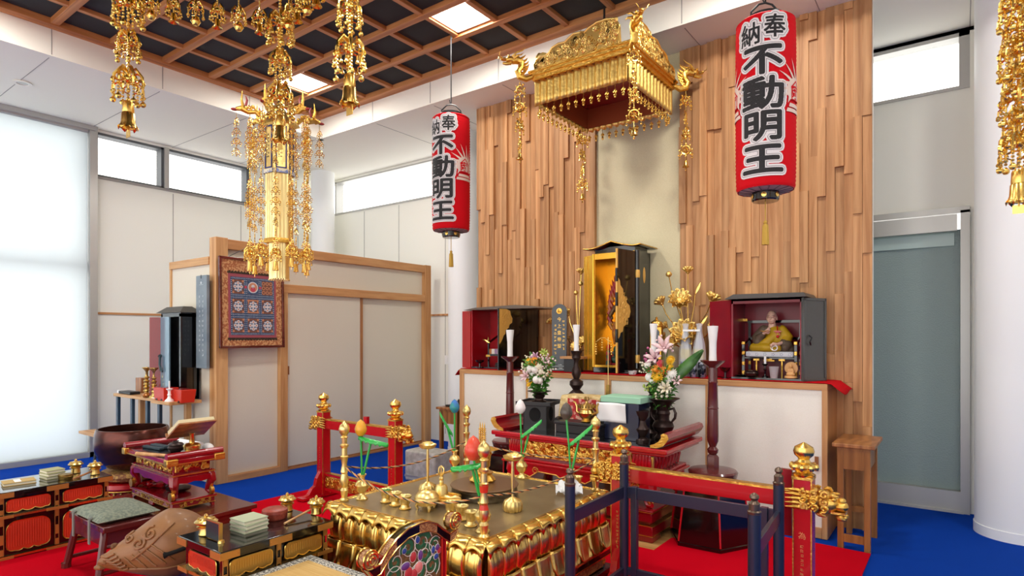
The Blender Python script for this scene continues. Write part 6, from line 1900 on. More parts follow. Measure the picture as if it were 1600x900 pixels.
t = thing('spirit_tablet', 'small gold topped tablet case with a grey face beside the gilded shrine', 'tablet', (-2.02, 4.74, CT))
b = MB(); b.box(-0.045, -0.03, 0, 0.045, 0.03, 0.09); b.box(-0.03, -0.018, 0.09, 0.03, 0.018, 0.13); b.o('foot', BLACKL, t, bevel=0.003)
b = MB(); b.box(-0.05, -0.02, 0.13, 0.05, 0.02, 0.4); b.o('case', GOLDF, t, bevel=0.004)
b = MB(); b.prism([(-0.033, 0.15), (0.033, 0.15), (0.033, 0.36), (0.015, 0.38), (-0.015, 0.38), (-0.033, 0.36)], 0, 0.004, FRONT(0, -0.02, 0)); b.o('face', mat('slate tablet face', '#4B5A66', 0.3), t, smooth=0)
b = MB(); b.lathe([(0.05, 0.4), (0.065, 0.405), (0.05, 0.42), (0.045, 0.44), (0.02, 0.455), (0.008, 0.465), (0.012, 0.475), (0, 0.485)], 14); b.o('crown', GOLD, t)
# offerings
t = thing('wrapped_bottle', 'clear plastic wrapped bottle offering beside the lotus blossoms', 'bottle', (-1.775, 4.685, CT), group='plastic wrapped bottles before the lotus')
PL = glassmat('crinkled plastic film', (0.94, 0.95, 0.98), 0.15, 0.42)
b = MB(); b.lathe([(0.05, 0), (0.052, 0.02), (0.05, 0.19), (0.042, 0.26), (0.022, 0.35), (0.02, 0.4), (0.026, 0.42), (0.012, 0.425), (0, 0.425)], 18, flute=0.05, nf=9); b.o('film', PL, t)
b = MB(); b.lathe([(0.042, 0.002), (0.042, 0.2), (0.03, 0.28), (0.016, 0.34), (0.016, 0.39), (0, 0.392)], 16); b.o('bottle', mat('pale bottle glass', '#B9BEC6', 0.25), t)
b = MB(); b.lathe([(0.0425, 0.14), (0.0425, 0.22)], 16); b.o('label', mat('yellow label', '#E3D46A', 0.6), t)
dup(t, (-1.665, 4.69, CT), 'clear plastic wrapped bottle offering nearer the monk shrine')
t = thing('white_bottle_band', 'white paper band tied around the necks of the wrapped bottles', 'ribbon', (-1.72, 4.685, CT + 0.36))
b = MB(); b.box(-0.07, -0.026, 0, 0.07, -0.022, 0.015); b.o('band', WAX, t)
for k, x in enumerate((-1.755, -1.685, -1.615)):
    t = thing('drink_can', ['blue and white drink can beside the bouquet leaf', 'silver and dark drink can in the middle of the row', 'dark drink can next to the tall maroon candle stand'][k], 'can', (x, 4.655 - 0.0, CT), group='drink cans at the counter edge')
    b = MB(); b.lathe([(0.026, 0), (0.031, 0.008), (0.031, 0.11), (0.026, 0.12), (0.024, 0.118), (0, 0.118)], 18); b.o('can', [mat('blue silver can', '#6D7C9E', 0.25, 0.6, col2='#C9CED8', nscale=30, lo=0.45, hi=0.55), mat('dark silver can', '#3A4048', 0.25, 0.6, col2='#C9CED8', nscale=30, lo=0.45, hi=0.55), mat('dark can', '#2A2C34', 0.25, 0.6, col2='#9AA2AE', nscale=30, lo=0.5, hi=0.6)][k], t)
    t.location.y = 4.66
for o_ in bpy.data.objects:
    if o_.name.startswith('wrapped_bottle') or o_.name.startswith('white_bottle_band'):
        o_.location.y += 0.06
t = thing('red_snack_pack', 'red glossy snack bag with white script standing by the lilies', 'snack bag', (-2.0, 4.66, CT))
SR = mat('red foil', '#C8202E', 0.3, coat=0.3)
b = MB(); b.grid(lambda u, v: (-0.075 + 0.15 * u, -0.02 * sin(pi * u) * sin(pi * v) , 0.13 * v), 12, 10); b.grid(lambda u, v: (-0.075 + 0.15 * u, 0.02 * sin(pi * u) * sin(pi * v), 0.13 * v), 12, 10); b.o('bag', SR, t)
b = MB(); vs, fs = text_geo('Mo', 0.05); b.add(vs, fs, FRONT(-0.012, -0.0225, 0.085) @ TR(rz=10)); b.o('white_script', WAX, t, smooth=0)
b = MB(); b.cb(0.03, -0.022, 0.035, 0.03, 0.002, 0.055); b.o('picture_panel', mat('orange picture', '#E9A45A', 0.5, col2='#F2E2D0', nscale=25), t)
t = thing('small_patterned_cup', 'small white cup with dark painted marks before the gilded shrine', 'cup', (-2.2, 4.66, CT))
b = MB(); b.lathe([(0.022, 0), (0.028, 0.004), (0.04, 0.035), (0.037, 0.035), (0.02, 0.006), (0, 0.005)], 20); b.o('cup', mat('white painted cup', '#EDE9E6', 0.3, col2='#5A3A52', nscale=28, lo=0.62, hi=0.66), t)
t = thing('red_sweets_pack', 'red shiny pack of sweets lying before the drink cans', 'pack', (-1.86, 4.665, CT))
b = MB(); b.ball(0, 0, 0.03, (0.075, 0.022, 0.03), 14, 8); b.o('pack', mat('crimson foil', '#B8152A', 0.25, coat=0.4, col2='#EE8888', nscale=20, lo=0.66, hi=0.7), t)

# ---------------------------------------------------------------- side tables
TBW = woodmat('side table wood', '#80501F', '#AE7338', 'Z', 14, 0.4, coat=0.2)


def side_table(name, label, x0, x1, y0, y1, z0, zt, over):
    s = thing(name, label, 'table', ((x0 + x1) / 2, (y0 + y1) / 2, z0))
    a, d = (x1 - x0) / 2, (y1 - y0) / 2
    b = MB(); b.box(-a - over, -d - over, zt - 0.025, a + over, d + over, zt); b.o('table_top', BROWNW, s, bevel=0.004)
    b = MB(); b.box(-a + 0.02, -d + 0.005, zt - 0.17, a - 0.02, -d + 0.03, zt - 0.045); b.box(-a + 0.01, -d - 0.004, zt - 0.045, a - 0.01, d, zt - 0.025); b.box(a - 0.03, -d + 0.03, zt - 0.17, a - 0.01, d - 0.03, zt - 0.045); b.o('apron', TBW, s)
    for sx in (-1, 1):
        for sy in (-1, 1):
            b = MB(); b.cb(sx * (a - 0.018), sy * (d - 0.018), (zt - 0.025) / 2, 0.036, 0.036, zt - 0.025); b.o('leg', TBW, s, bevel=0.002)
    b = MB(); b.box(-a + 0.03, -d + 0.008, 0.05, a - 0.03, -d + 0.028, 0.1); b.o('stretcher', TBW, s)
    b = MB(); b.box(-a + 0.03, d - 0.028, 0.16, a - 0.03, d - 0.008, 0.2); b.o('stretcher', TBW, s)
    return s


side_table('wooden_side_table', 'small brown wooden side table with splayed top between counter end and frosted door', -0.655, -0.465, 4.5, 4.92, 0.0, 0.7, 0.028)
side_table('wooden_side_table', 'small brown wooden side table half hidden at the far counter end', -4.4, -4.15, 4.66, 5.0, 0.0, 0.665, 0.025)
t = thing('black_tray', 'flat black tray on the far wooden side table', 'tray', (-4.25, 4.8, 0.6655))
b = MB(); b.box(-0.1, -0.1, 0, 0.12, 0.1, 0.02); b.o('tray', BLACKS, t, bevel=0.004)
b = MB(); b.lathe([(0.02, 0.02), (0.015, 0.06), (0, 0.08)], 10); b.o('handle', BLACKS, t)
t = thing('plastic_wrapped_bundle', 'pale grey plastic wrapped bundle on the floor behind the gold altar', 'bundle', (-4.15, 4.25, 0.003))
b = MB(); b.box(-0.2, -0.13, 0, 0.2, 0.13, 0.3); b.o('bundle', mat('grey wrapped paper', '#C9C8C2', 0.6, col2='#A9A79E', nscale=16, bump=0.5, bscale=14), t, bevel=0.02)
b = MB(); b.box(-0.2, -0.132, 0.04, 0.2, -0.128, 0.06); b.o('tape', GREYM, t)
t = thing('wall_plate', 'small wooden plate fixed to the counter front near the gold finial', 'plate', (-0.8, 4.625, 0.52))
b = MB(); b.box(-0.012, -0.006, -0.05, 0.012, 0.005, 0.05); b.o('plate', BROWNW, t)
# ================================================================ red paper lanterns
LANT = mat('red lantern paper', '#D20818', 0.75, bump=0.05, bscale=120, spec=0.15)
LEND = mat('grey lantern end paper', '#B9A8A6', 0.7)
INK = mat('black brush ink', '#1D1C1E', 0.7)
CHALK = mat('white letter outline', '#E9E4E2', 0.7)
LR = 0.168


def wrap(vs, fs, r, a0, z, cuts=22):
    """bend flat lettering round the lantern: a0 = bearing of its middle from -Y towards +X"""
    bm = bmesh.new()
    V = [bm.verts.new(v) for v in vs]
    for f in fs:
        try:
            bm.faces.new([V[i] for i in f])
        except ValueError:
            pass
    xs = [v[0] for v in vs]
    lo, hi = min(xs), max(xs)
    for i in range(1, cuts):
        c = lo + (hi - lo) * i / cuts
        bmesh.ops.bisect_plane(bm, geom=bm.verts[:] + bm.edges[:] + bm.faces[:], plane_co=(c, 0, 0), plane_no=(1, 0, 0))
    bm.verts.index_update()
    ov = []
    for v in bm.verts:
        a = a0 + v.co.x / r
        ov.append((r * sin(a), -r * cos(a), z + v.co.y))
    of = [tuple(v.index for v in f.verts) for f in bm.faces]
    bm.free()
    return ov, of


def flat_poly(pts):
    return [(p[0], p[1], 0) for p in pts], [tuple(range(len(pts)))]


GEO = {}
import numpy as np


def glyph(ch, size, off, sx=1.0):
    k = (ch, size, off)
    if k not in GEO:
        GEO[k] = text_geo(ch, size, off)
    vs, fs = GEO[k]
    return [(v[0] * sx, v[1], 0) for v in vs], fs


CELL = 0.0022


def glyph_mask(items, W=0.36, H=1.06):
    """which cells of a fine grid the lettering covers"""
    nx, ny = int(W / CELL), int(H / CELL)
    m = np.zeros((ny, nx), bool)
    for vs, fs in items:
        for f in fs:
            P = [vs[i] for i in f]
            for k in range(1, len(P) - 1):
                (ax, ay, _), (bx, by, _), (cx, cy, _) = P[0], P[k], P[k + 1]
                i0, i1 = int((min(ax, bx, cx) + W / 2) / CELL), int((max(ax, bx, cx) + W / 2) / CELL) + 1
                j0, j1 = int(min(ay, by, cy) / CELL), int(max(ay, by, cy) / CELL) + 1
                i0, j0, i1, j1 = max(i0, 0), max(j0, 0), min(i1, nx), min(j1, ny)
                if i1 <= i0 or j1 <= j0:
                    continue
                X = (np.arange(i0, i1) + 0.5) * CELL - W / 2
                Y = ((np.arange(j0, j1) + 0.5) * CELL)[:, None]
                d1 = (X - bx) * (ay - by) - (ax - bx) * (Y - by)
                d2 = (X - cx) * (by - cy) - (bx - cx) * (Y - cy)
                d3 = (X - ax) * (cy - ay) - (cx - ax) * (Y - ay)
                neg = (d1 < 0) | (d2 < 0) | (d3 < 0)
                pos = (d1 > 0) | (d2 > 0) | (d3 > 0)
                m[j0:j1, i0:i1] |= ~(neg & pos)
    return m


def thicken(m, r):
    out = m.copy()
    n = int(math.ceil(r / CELL))
    for dj in range(-n, n + 1):
        for di in range(-n, n + 1):
            if (di * di + dj * dj) * CELL * CELL <= r * r:
                s_ = np.zeros_like(m)
                a, c = max(0, dj), max(0, di)
                e, g_ = max(0, -dj), max(0, -di)
                s_[a:m.shape[0] - e, c:m.shape[1] - g_] = m[e:m.shape[0] - a, g_:m.shape[1] - c]
                out |= s_
    return out


def mask_mesh(m, r, a0, W=0.36):
    """curved strips covering the set cells"""
    vs, fs = [], []
    for j in range(m.shape[0]):
        row = m[j]
        i = 0
        while i < len(row):
            if row[i]:
                e = i
                while e < len(row) and row[e] and e - i < 9:
                    e += 1
                q = []
                for (ii, jj) in ((i, j), (e, j), (e, j + 1), (i, j + 1)):
                    a = a0 + (ii * CELL - W / 2) / r
                    q.append((r * sin(a), -r * cos(a), jj * CELL))
                n = len(vs)
                vs += q
                fs.append((n, n + 1, n + 2, n + 3))
                i = e
            else:
                i += 1
    return vs, fs


LETTERS = None


def lantern(label, x, y, z, face):
    t = thing('paper_lantern', label, 'lantern', (x, y, z), group='red paper lanterns before the altar')
    H = 1.03
    prof = [(0.085, 0.0), (LR - 0.01, 0.012)]
    n = 40
    for i in range(n + 1):
        q = i / n
        for k in (0, 1):
            prof.append((LR + (0.0022 if k else -0.0022) - 0.004 * (abs(q - 0.5) * 2) ** 6, 0.02 + (H - 0.04) * (i + 0.5 * k) / (n + 0.5)))
    prof += [(LR - 0.012, H - 0.012)]
    b = MB(); b.lathe(prof[1:], 48); b.o('paper_shade', LANT, t, smooth=60)
    b = MB(); b.lathe([(0.08, 0.004), (LR - 0.008, 0.013)], 36); b.o('bottom_paper', LEND, t)
    b = MB()
    for k in range(16):
        a = 2 * pi * k / 16
        b.tube([(0.08 * cos(a), 0.08 * sin(a), 0.002), ((LR - 0.01) * cos(a), (LR - 0.01) * sin(a), 0.011)], 0.002, 4)
    b.o('bottom_ribs', DGREY, t)
    b = MB(); b.lathe([(LR - 0.012, H - 0.012), (0.1, H + 0.005), (0.1, H + 0.03), (0.085, H + 0.03), (0.085, H + 0.0)], 32); b.o('top_ring', BLACKS, t)
    b = MB(); b.lathe([(0.0, -0.05), (0.072, -0.05), (0.078, -0.042), (0.078, 0.006), (0.0, 0.006)], 32); r_ = b.o('bottom_ring', BLACKL, t)
    for k in range(6):
        a = R(face) + 2 * pi * k / 6
        b = MB(); b.lathe([(0.0, 0.0), (0.012, 0.0), (0.015, 0.002), (0.0, 0.005)], 10, Matrix.Translation((0.0785 * sin(a), -0.0785 * cos(a), -0.02)) @ Vector((sin(a), -cos(a), 0)).to_track_quat('Z', 'Y').to_matrix().to_4x4()); b.o('gilt_stud', GOLD, r_)
    b = MB(); b.tube([(-0.09, 0, H + 0.01), (-0.085, 0, H + 0.06), (-0.04, 0, H + 0.105), (0, 0, H + 0.115), (0.04, 0, H + 0.105), (0.085, 0, H + 0.06), (0.09, 0, H + 0.01)], 0.006, 8, M=TR(rz=face + 30)); b.o('handle', BLACKS, t)
    b = MB(); b.tube([(0, 0, H + 0.11), (0, 0, 4.095 - z)], 0.0055, 6); b.tube([(0.0, 0, H + 0.11), (-0.012, 0, H + 0.13), (-0.02, 0, H + 0.16)], 0.004, 5); b.torus(0.01, 0.003, 10, 5, TR(0, 0, 4.07 - z, rx=90)); b.o('cord', BLACKS, t)
    b = MB(); b.tube([(0, 0, -0.05), (0, 0, -0.17)], 0.003, 6); b.ball(0, 0, -0.175, 0.012, 8, 6); b.lathe([(0.006, -0.18), (0.016, -0.195), (0.02, -0.31), (0.0, -0.31)], 16, flute=0.08, nf=8); b.o('tassel', mat('gold silk tassel', '#C9A03A', 0.6, bump=0.5, bscale=150, stretch=(1, 1, 0.05)), t)
    # lettering
    F = R(face)
    global LETTERS
    if LETTERS is None:
        items = []
        for ch, sz, sx, dx, zz in (('奉', 0.165, 0.78, 0.07, 0.925), ('納', 0.165, 0.78, -0.072, 0.9), ('不', 0.2, 1.2, 0, 0.735), ('動', 0.212, 1.24, 0, 0.545), ('明', 0.2, 1.22, 0, 0.355), ('王', 0.2, 1.25, 0, 0.165)):
            vs, fs = glyph(ch, sz, 0.0)
            items.append(([(v[0] * sx + dx, v[1] * (0.92 if sx > 1 else 0.84) + zz, 0) for v in vs], fs))
        m0 = glyph_mask(items)
        bold = thicken(glyph_mask(items[:2]), 0.0036) | thicken(glyph_mask(items[2:]), 0.0068)
        LETTERS = [(CHALK, thicken(m0, 0.0265), 0.0035, 'letter_outline'), (INK, thicken(m0, 0.0165) & ~thicken(m0, 0.0142), 0.0042, 'thin_outline'), (INK, bold, 0.0048, 'lettering')]
    for m_, msk, rr, nm in LETTERS:
        b = MB(); b.add(*mask_mesh(msk, LR + rr, F)); b.o(nm, m_, t, smooth=0)
    # flame emblem on both flanks
    rnd = random.Random(4)
    for sgn in (1, -1):
        b = MB()
        fl = []
        for k in range(15):
            a = -40 + 260 * k / 14
            rr = 0.085
            fl.append((rr * cos(R(a)), rr * 0.95 * sin(R(a))))
        w_, f_ = wrap(*flat_poly([(p[0], p[1]) for p in fl]), LR + 0.004, F + sgn * R(76), 0.56, 12)
        b.add(w_, f_)
        for k in range(13):
            a = R(-35 + 250 * k / 12)
            r0, r1 = 0.08, 0.125 + 0.05 * max(0, sin(a))
            ta = a + 0.28 * sgn
            pl = [(r0 * cos(a - 0.13), r0 * sin(a - 0.13)), (r1 * cos(ta), r1 * sin(ta) + 0.02), (r0 * cos(a + 0.13), r0 * sin(a + 0.13))]
            w_, f_ = wrap(*flat_poly(pl), LR + 0.0042, F + sgn * R(76), 0.56, 4)
            b.add(w_, f_)
        for z0, wd in ((-0.085, 0.07), (-0.115, 0.09)):
            w_, f_ = wrap(*flat_poly([(-wd, z0 - 0.011), (wd, z0 - 0.011), (wd * 0.9, z0 + 0.011), (-wd * 0.9, z0 + 0.011)]), LR + 0.0042, F + sgn * R(76), 0.56, 10)
            b.add(w_, f_)
        e_ = b.o('flame_emblem', mat('cream emblem paint', '#E6CDBE', 0.7), t, smooth=0)
        b = MB()
        for pl in ([(-0.05, -0.05), (-0.042, -0.05), (-0.042, 0.03), (-0.05, 0.026)], [(0.042, -0.05), (0.05, -0.05), (0.05, 0.026), (0.042, 0.03)], [(-0.055, 0.02), (0, 0.068), (0, 0.058), (-0.052, 0.012)], [(0.055, 0.02), (0, 0.068), (0, 0.058), (0.052, 0.012)], [(-0.05, -0.055), (0.05, -0.055), (0.05, -0.048), (-0.05, -0.048)]):
            b.add(*wrap(*flat_poly(pl), LR + 0.0052, F + sgn * R(76), 0.56, 6))
        vs, fs = glyph('寶', 0.075, 0.006)
        b.add(*wrap([(v[0], v[1] - 0.006, 0) for v in vs], fs, LR + 0.0052, F + sgn * R(76), 0.56, 8))
        b.o('emblem_mark', LANT, e_, smooth=0)
    return t


lantern('red paper lantern with big black characters hung by the white column over the sliding doors', -3.668, 4.04, 2.335, 11)
lantern('red paper lantern with big black characters hung before the right cedar wall', -0.943, 3.836, 2.262, 8)

# ================================================================ golden ornaments
def bell_prof(s=1.0):
    return [(r * s, z * s) for r, z in ((0.0, 0.0), (0.018, 0.0), (0.02, -0.006), (0.022, -0.04), (0.021, -0.045), (0.024, -0.05), (0.026, -0.085), (0.033, -0.108), (0.028, -0.106), (0.02, -0.06))]


def bead_chain(b, z0, z1, r=0.006, x=0, y=0, step=2.1):
    n = max(1, int(abs(z1 - z0) / (r * step)))
    for i in range(n + 1):
        b.ball(x, y, z0 + (z1 - z0) * i / max(1, n), r, 6, 4)


def filigree(b, z, R0, n, s=1.0, x=0, y=0, seed=0, lm=0.7):
    """a crown shaped knot of curled gold wire with bead strings"""
    rnd = random.Random(seed)
    b.ball(x, y, z, 0.016 * s, 8, 6)
    for k in range(n):
        a = 2 * pi * k / n + seed
        ca, sa = cos(a), sin(a)
        b.tube([(x, y, z + 0.02 * s), (x + R0 * 0.5 * ca, y + R0 * 0.5 * sa, z + 0.035 * s), (x + R0 * 0.95 * ca, y + R0 * 0.95 * sa, z + 0.01 * s), (x + R0 * ca, y + R0 * sa, z - 0.02 * s), (x + R0 * 0.8 * ca, y + R0 * 0.8 * sa, z - 0.03 * s)], [0.004 * s, 0.006 * s, 0.005 * s, 0.004 * s, 0.002 * s], 5)
        b.torus(0.014 * s, 0.0035 * s, 8, 4, TR(x + R0 * 0.6 * ca, y + R0 * 0.6 * sa, z + 0.005 * s, rx=90, rz=math.degrees(a)))
        b.torus(0.011 * s, 0.003 * s, 8, 4, TR(x + R0 * 0.9 * ca, y + R0 * 0.9 * sa, z - 0.01 * s, rx=90, rz=math.degrees(a) + 40))
        L = rnd.uniform(0.05, 0.085) * s * lm
        bx, by = x + R0 * ca, y + R0 * sa
        bead_chain(b, z - 0.025 * s, z - 0.02 * s - L, 0.0045 * s, bx, by)
        b.ball(bx, by, z - 0.028 * s - L, 0.0095 * s, 7, 5)
        for q in (-1, 1):
            ux, uy = bx - q * sa * 0.016 * s, by + q * ca * 0.016 * s
            b.tube([(bx, by, z - 0.03 * s), (ux, uy, z - 0.035 * s), (ux, uy, z - 0.05 * s)], 0.0025 * s, 4)
            b.ball(ux, uy, z - 0.054 * s, 0.006 * s, 6, 4)


YG = mat('bright bead gold', '#F0CA6C', 0.25, 1.0)


def yoraku(parent, x, y, ztop, zbell, R0, seed, s=1.0, pitch=0.165):
    b = MB()
    n = int((ztop - zbell - 0.03) / pitch)
    bead_chain(b, ztop, zbell, 0.007 * s)
    for i in range(n):
        z = zbell + 0.1 * s + pitch * i
        filigree(b, z, R0 * (1.0 if i % 2 == 0 else 0.8), 6, s * (1.3 if i % 2 == 0 else 1.1), seed=seed + i * 0.7)
    st = b.o('ornament_strand', YG, parent, loc=(x, y, 0))
    b = MB(); b.lathe(bell_prof(1.05 * s), 18, TR(0, 0, zbell)); b.torus(0.01 * s, 0.003 * s, 10, 5, TR(0, 0, zbell + 0.008, rx=90))
    for k in range(6):
        a = 2 * pi * k / 6
        b.add([(0.02 * s * cos(a), 0.02 * s * sin(a), zbell - 0.085 * s), (0.04 * s * cos(a - 0.3), 0.04 * s * sin(a - 0.3), zbell - 0.112 * s), (0.036 * s * cos(a), 0.036 * s * sin(a), zbell - 0.125 * s), (0.04 * s * cos(a + 0.3), 0.04 * s * sin(a + 0.3), zbell - 0.112 * s)], [(0, 1, 2, 3)])
    b.tube([(0, 0, zbell - 0.05 * s), (0, 0, zbell - 0.13 * s)], 0.003, 5); b.box(-0.018 * s, -0.001, zbell - 0.155 * s, 0.018 * s, 0.001, zbell - 0.125 * s)
    b.o('bell', GOLD, st, solid=0.001)
    return st


# hexagonal canopy over the priest's seat
t = thing('hanging_hexagonal_canopy', 'gold hexagonal hanging canopy with bell tipped bead strands at the top of the room', 'hanging canopy', (-2.30, 1.05, 0))
RH = 0.61
ANG = [173, 112, 51, -9, -70, -131]
b = MB(); b.lathe([(0.64, 3.02), (0.68, 3.04), (0.66, 3.07), (0.5, 3.14), (0.2, 3.28), (0.05, 3.36), (0.0, 3.36)], 6, TR(rz=173)); b.o('roof', GOLDF, t, smooth=20)
b = MB(); b.lathe([(0.6, 2.97), (0.62, 2.97), (0.62, 3.05), (0.6, 3.05), (0.6, 2.97)], 6, TR(rz=173)); b.o('rim', GOLDF, t, smooth=20)
b = MB(); b.lathe([(0.0, 3.03), (0.61, 3.03), (0.61, 3.04), (0.0, 3.04)], 6, TR(rz=173)); b.o('underside', mat('canopy red underside', '#9C3A26', 0.5), t, smooth=20)
b = MB(); b.tube([(0, 0, 3.34), (0, 0, 4.1)], 0.008, 8); b.o('rod', BLACKS, t)
for i, a in enumerate(ANG[:3]):
    yoraku(t, RH * cos(R(a)), RH * sin(R(a)), 3.0, 2.42, 0.056, i * 1.3, 1.0)
for i in range(3):
    a0, a1 = R(ANG[i]), R(ANG[i + 1])
    for k in range(1, 7):
        q = k / 7
        x, y = RH * ((1 - q) * cos(a0) + q * cos(a1)), RH * ((1 - q) * sin(a0) + q * sin(a1))
        b = MB(); filigree(b, 2.87, 0.03, 4, 0.8, seed=k * 0.9 + i, lm=0.35); bead_chain(b, 2.98, 2.82, 0.004); b.M = TR(0, 0, 0.09)
        if k % 2:
            b.lathe([(0.004, 2.74), (0.012, 2.736), (0.019, 2.72), (0.019, 2.712), (0.012, 2.7), (0.0, 2.698)], 12); b.torus(0.0195, 0.002, 14, 4, TR(0, 0, 2.716))
        else:
            b.lathe([(0.004, 2.742), (0.011, 2.738), (0.013, 2.715), (0.022, 2.7), (0.012, 2.703), (0, 2.71)], 12); b.tube([(0, 0, 2.71), (0, 0, 2.69)], 0.003, 5)
        b.o('pendant', YG, t, loc=(x, y, 0))

# strand hanging at the right edge before the thick column
t = thing('hanging_bead_strand', 'long gold bead and bell strand hanging before the thick white column', 'hanging ornament', (0.178, 2.99, 0))
yoraku(t, 0, 0, 4.09, 2.03, 0.058, 3.3, 1.05, 0.088)
b = MB(); b.lathe([(0.05, 4.09), (0.05, 4.075), (0.01, 4.06)], 16); b.o('ceiling_plate', GOLD, t)

# tall hexagonal banner
t = thing('hexagonal_hanging_banner', 'tall gold hexagonal hanging banner with blue framed panels and bead strands before the partition', 'hanging ornament', (-3.80, 2.42, 0))
b = MB(); b.lathe([(0.1, 2.52), (0.1, 2.86)], 6, TR(rz=6)); b.lathe([(0.1, 2.86), (0.14, 2.87), (0.12, 2.9), (0.06, 2.96), (0.03, 3.0), (0, 3.01)], 6, TR(rz=6)); b.o('hexagonal_case', GOLDY, t, smooth=20)
b = MB()
cb_ = [mat('banner blue', '#1F2F7A', 0.4), GOLDY, mat('banner blue white scroll', '#7A8AB8', 0.4, col2='#E6DCC0', nscale=60, lo=0.45, hi=0.55), BLACKS]
for k in range(6):
    M = TR(rz=60 * k + 6 + 30 + 90) @ FRONT(0, -0.0872, 0)
    b.k = 0
    for q in ((-0.036, 2.55, -0.028, 2.84), (0.028, 2.55, 0.036, 2.84), (-0.036, 2.832, 0.036, 2.84), (-0.036, 2.55, 0.036, 2.558)):
        b.box(q[0], q[1], 0, q[2], q[3], 0.003, M)
    b.k = 2; b.box(-0.046, 2.518, 0, 0.046, 2.545, 0.006, M)
    b.k = 3; glyph_ticks(b, 7, 0.0, 2.78, 0.025, 0.012, M @ TR(0, 0, 0.001), k); glyph_ticks(b, 8, -0.015, 2.74, 0.016, 0.008, M @ TR(0, 0, 0.001), k + 9)
b.o('blue_panels', cb_, t, smooth=0)
FLU = mat('fluted pale gold', '#F5E0A0', 0.3, 1.0)


def hexflute(b, r, z0, z1):
    pts = []
    for k in range(6):
        a0, a1 = R(60 * k + 6), R(60 * k + 66)
        for j in range(8):
            q = j / 8
            s = 1 + (0.022 if j % 2 else -0.012)
            pts.append((r * s * ((1 - q) * cos(a0) + q * cos(a1)), r * s * ((1 - q) * sin(a0) + q * sin(a1))))
    b.prism(pts, z0, z1)


b = MB(); hexflute(b, 0.094, 2.06, 2.52); b.o('fluted_curtain', FLU, t, smooth=0)
b = MB(); b.lathe([(0.098, 2.045), (0.102, 2.06), (0.098, 2.075)], 6, TR(rz=6)); b.o('curtain_hem', GOLDF, t)
b = MB(); hexflute(b, 0.068, 1.8, 2.06)
for k in range(24):
    a = 2 * pi * k / 24
    b.ball(0.066 * cos(a), 0.066 * sin(a), 1.793, 0.006, 6, 4)
b.o('lower_curtain', FLU, t, smooth=0)
for k in range(6):
    a = 60 * k + 6
    M = TR(rz=a)
    b = MB(); b.tube([(0.1, 0, 2.88), (0.15, 0, 2.93), (0.2, 0, 2.92), (0.24, 0, 2.94), (0.275, 0, 2.93)], [0.014, 0.016, 0.014, 0.02, 0.012], 7, M=M)
    b.tube([(0.23, 0, 2.95), (0.24, 0, 3.0), (0.235, 0, 3.06)], [0.012, 0.008, 0.001], 6, M=M)
    for q in range(7):
        b.ball(0.13 + 0.02 * q, 0.012 * (-1) ** q, 2.93 + 0.014 * (q % 3), 0.013, 7, 5, M)
    for q in range(3):
        b.tube([(p[0] + 0.0, 0.0, p[1]) for p in spiral(0.17 + 0.03 * q, 2.945, 0.022, 0.006, 90 * q, 1.2, 10)], 0.005, 5, M=M)
    p_ = b.o('phoenix_bracket', GOLDF, t)
    b = MB(); b.ball(0.285, 0, 2.925, (0.022, 0.011, 0.01), 8, 5, M); b.tube([(0.215, 0, 2.96), (0.205, 0, 3.0), (0.215, 0, 3.03)], [0.01, 0.008, 0.002], 6, M=M); b.o('red_crest', mat('dull red enamel', '#9A2420', 0.35), p_)
    for rr, z0, z1, off in ((0.19, 2.9, 1.93, -15), (0.2, 2.9, 1.9, 15), (0.272, 2.9, 2.62, 0)):
        b = MB(); b.tube([(0, 0, z0), (0, 0, z1)], 0.0018, 4)
        n = int((z0 - z1) / 0.068)
        for i in range(n):
            z = z0 - 0.05 - 0.068 * i
            b.torus(0.02, 0.0032, 9, 4, TR(0, 0, z, rx=90, rz=30 * i)); b.torus(0.008, 0.003, 7, 4, TR(0, 0, z, rx=90, rz=30 * i))
            for q in (-1, 1):
                for r_ in (0.024,):
                    b.torus(0.009, 0.0024, 7, 4, TR(q * r_ * cos(R(30 * i)), q * r_ * sin(R(30 * i)), z - 0.014, rx=90, rz=30 * i)); b.ball(q * 0.027 * cos(R(30 * i)), q * 0.027 * sin(R(30 * i)), z - 0.032, 0.0045, 5, 4)
            b.ball(0, 0, z - 0.03, 0.006, 6, 4)
        if rr < 0.21:
            filigree(b, z1 + 0.06, 0.034, 5, 0.7, seed=k)
        s_ = b.o('bead_strand', YG, t, loc=(rr * cos(R(a + off)), rr * sin(R(a + off)), 0))
        if rr < 0.21:
            b = MB(); b.lathe([(0, z1), (0.014, z1 - 0.004), (0.016, z1 - 0.04), (0.02, z1 - 0.062), (0, z1 - 0.05)], 12); b.tube([(0, 0, z1 - 0.05), (0, 0, z1 - 0.08)], 0.002, 4); b.o('bell', GOLD, s_)
b = MB(); b.tube([(0, 0, 3.0), (0, 0, 4.1)], 0.005, 6); b.torus(0.02, 0.004, 12, 5, TR(0, 0, 3.02, rx=90)); b.o('cord', BLACKS, t)

# square golden canopy with dragons before the altar
tcx, tcy, th, td = -2.295, 4.35, 0.395, 0.4
t = thing('dragon_canopy', 'square gold altar canopy with fluted curtains and dragon heads at its corners', 'hanging canopy', (tcx, tcy, 0))
ZB, ZC = 3.225, 3.425
b = MB()
FL = mat('canopy curtain gold', '#E6C470', 0.4, 1.0, bump=0.25, bscale=60)


def curtain(b, L, M, n=13):
    def fn(u, v):
        x = (u - 0.5) * L
        ph = u * n * 2 * pi
        z = ZC - (ZC - ZB) * v - (0.012 * (0.5 + 0.5 * cos(ph)) * (v > 0.99))
        return (x, -0.011 * cos(ph) * 0.8, z)
    b.grid(fn, n * 8 + 1, 6, M=M)


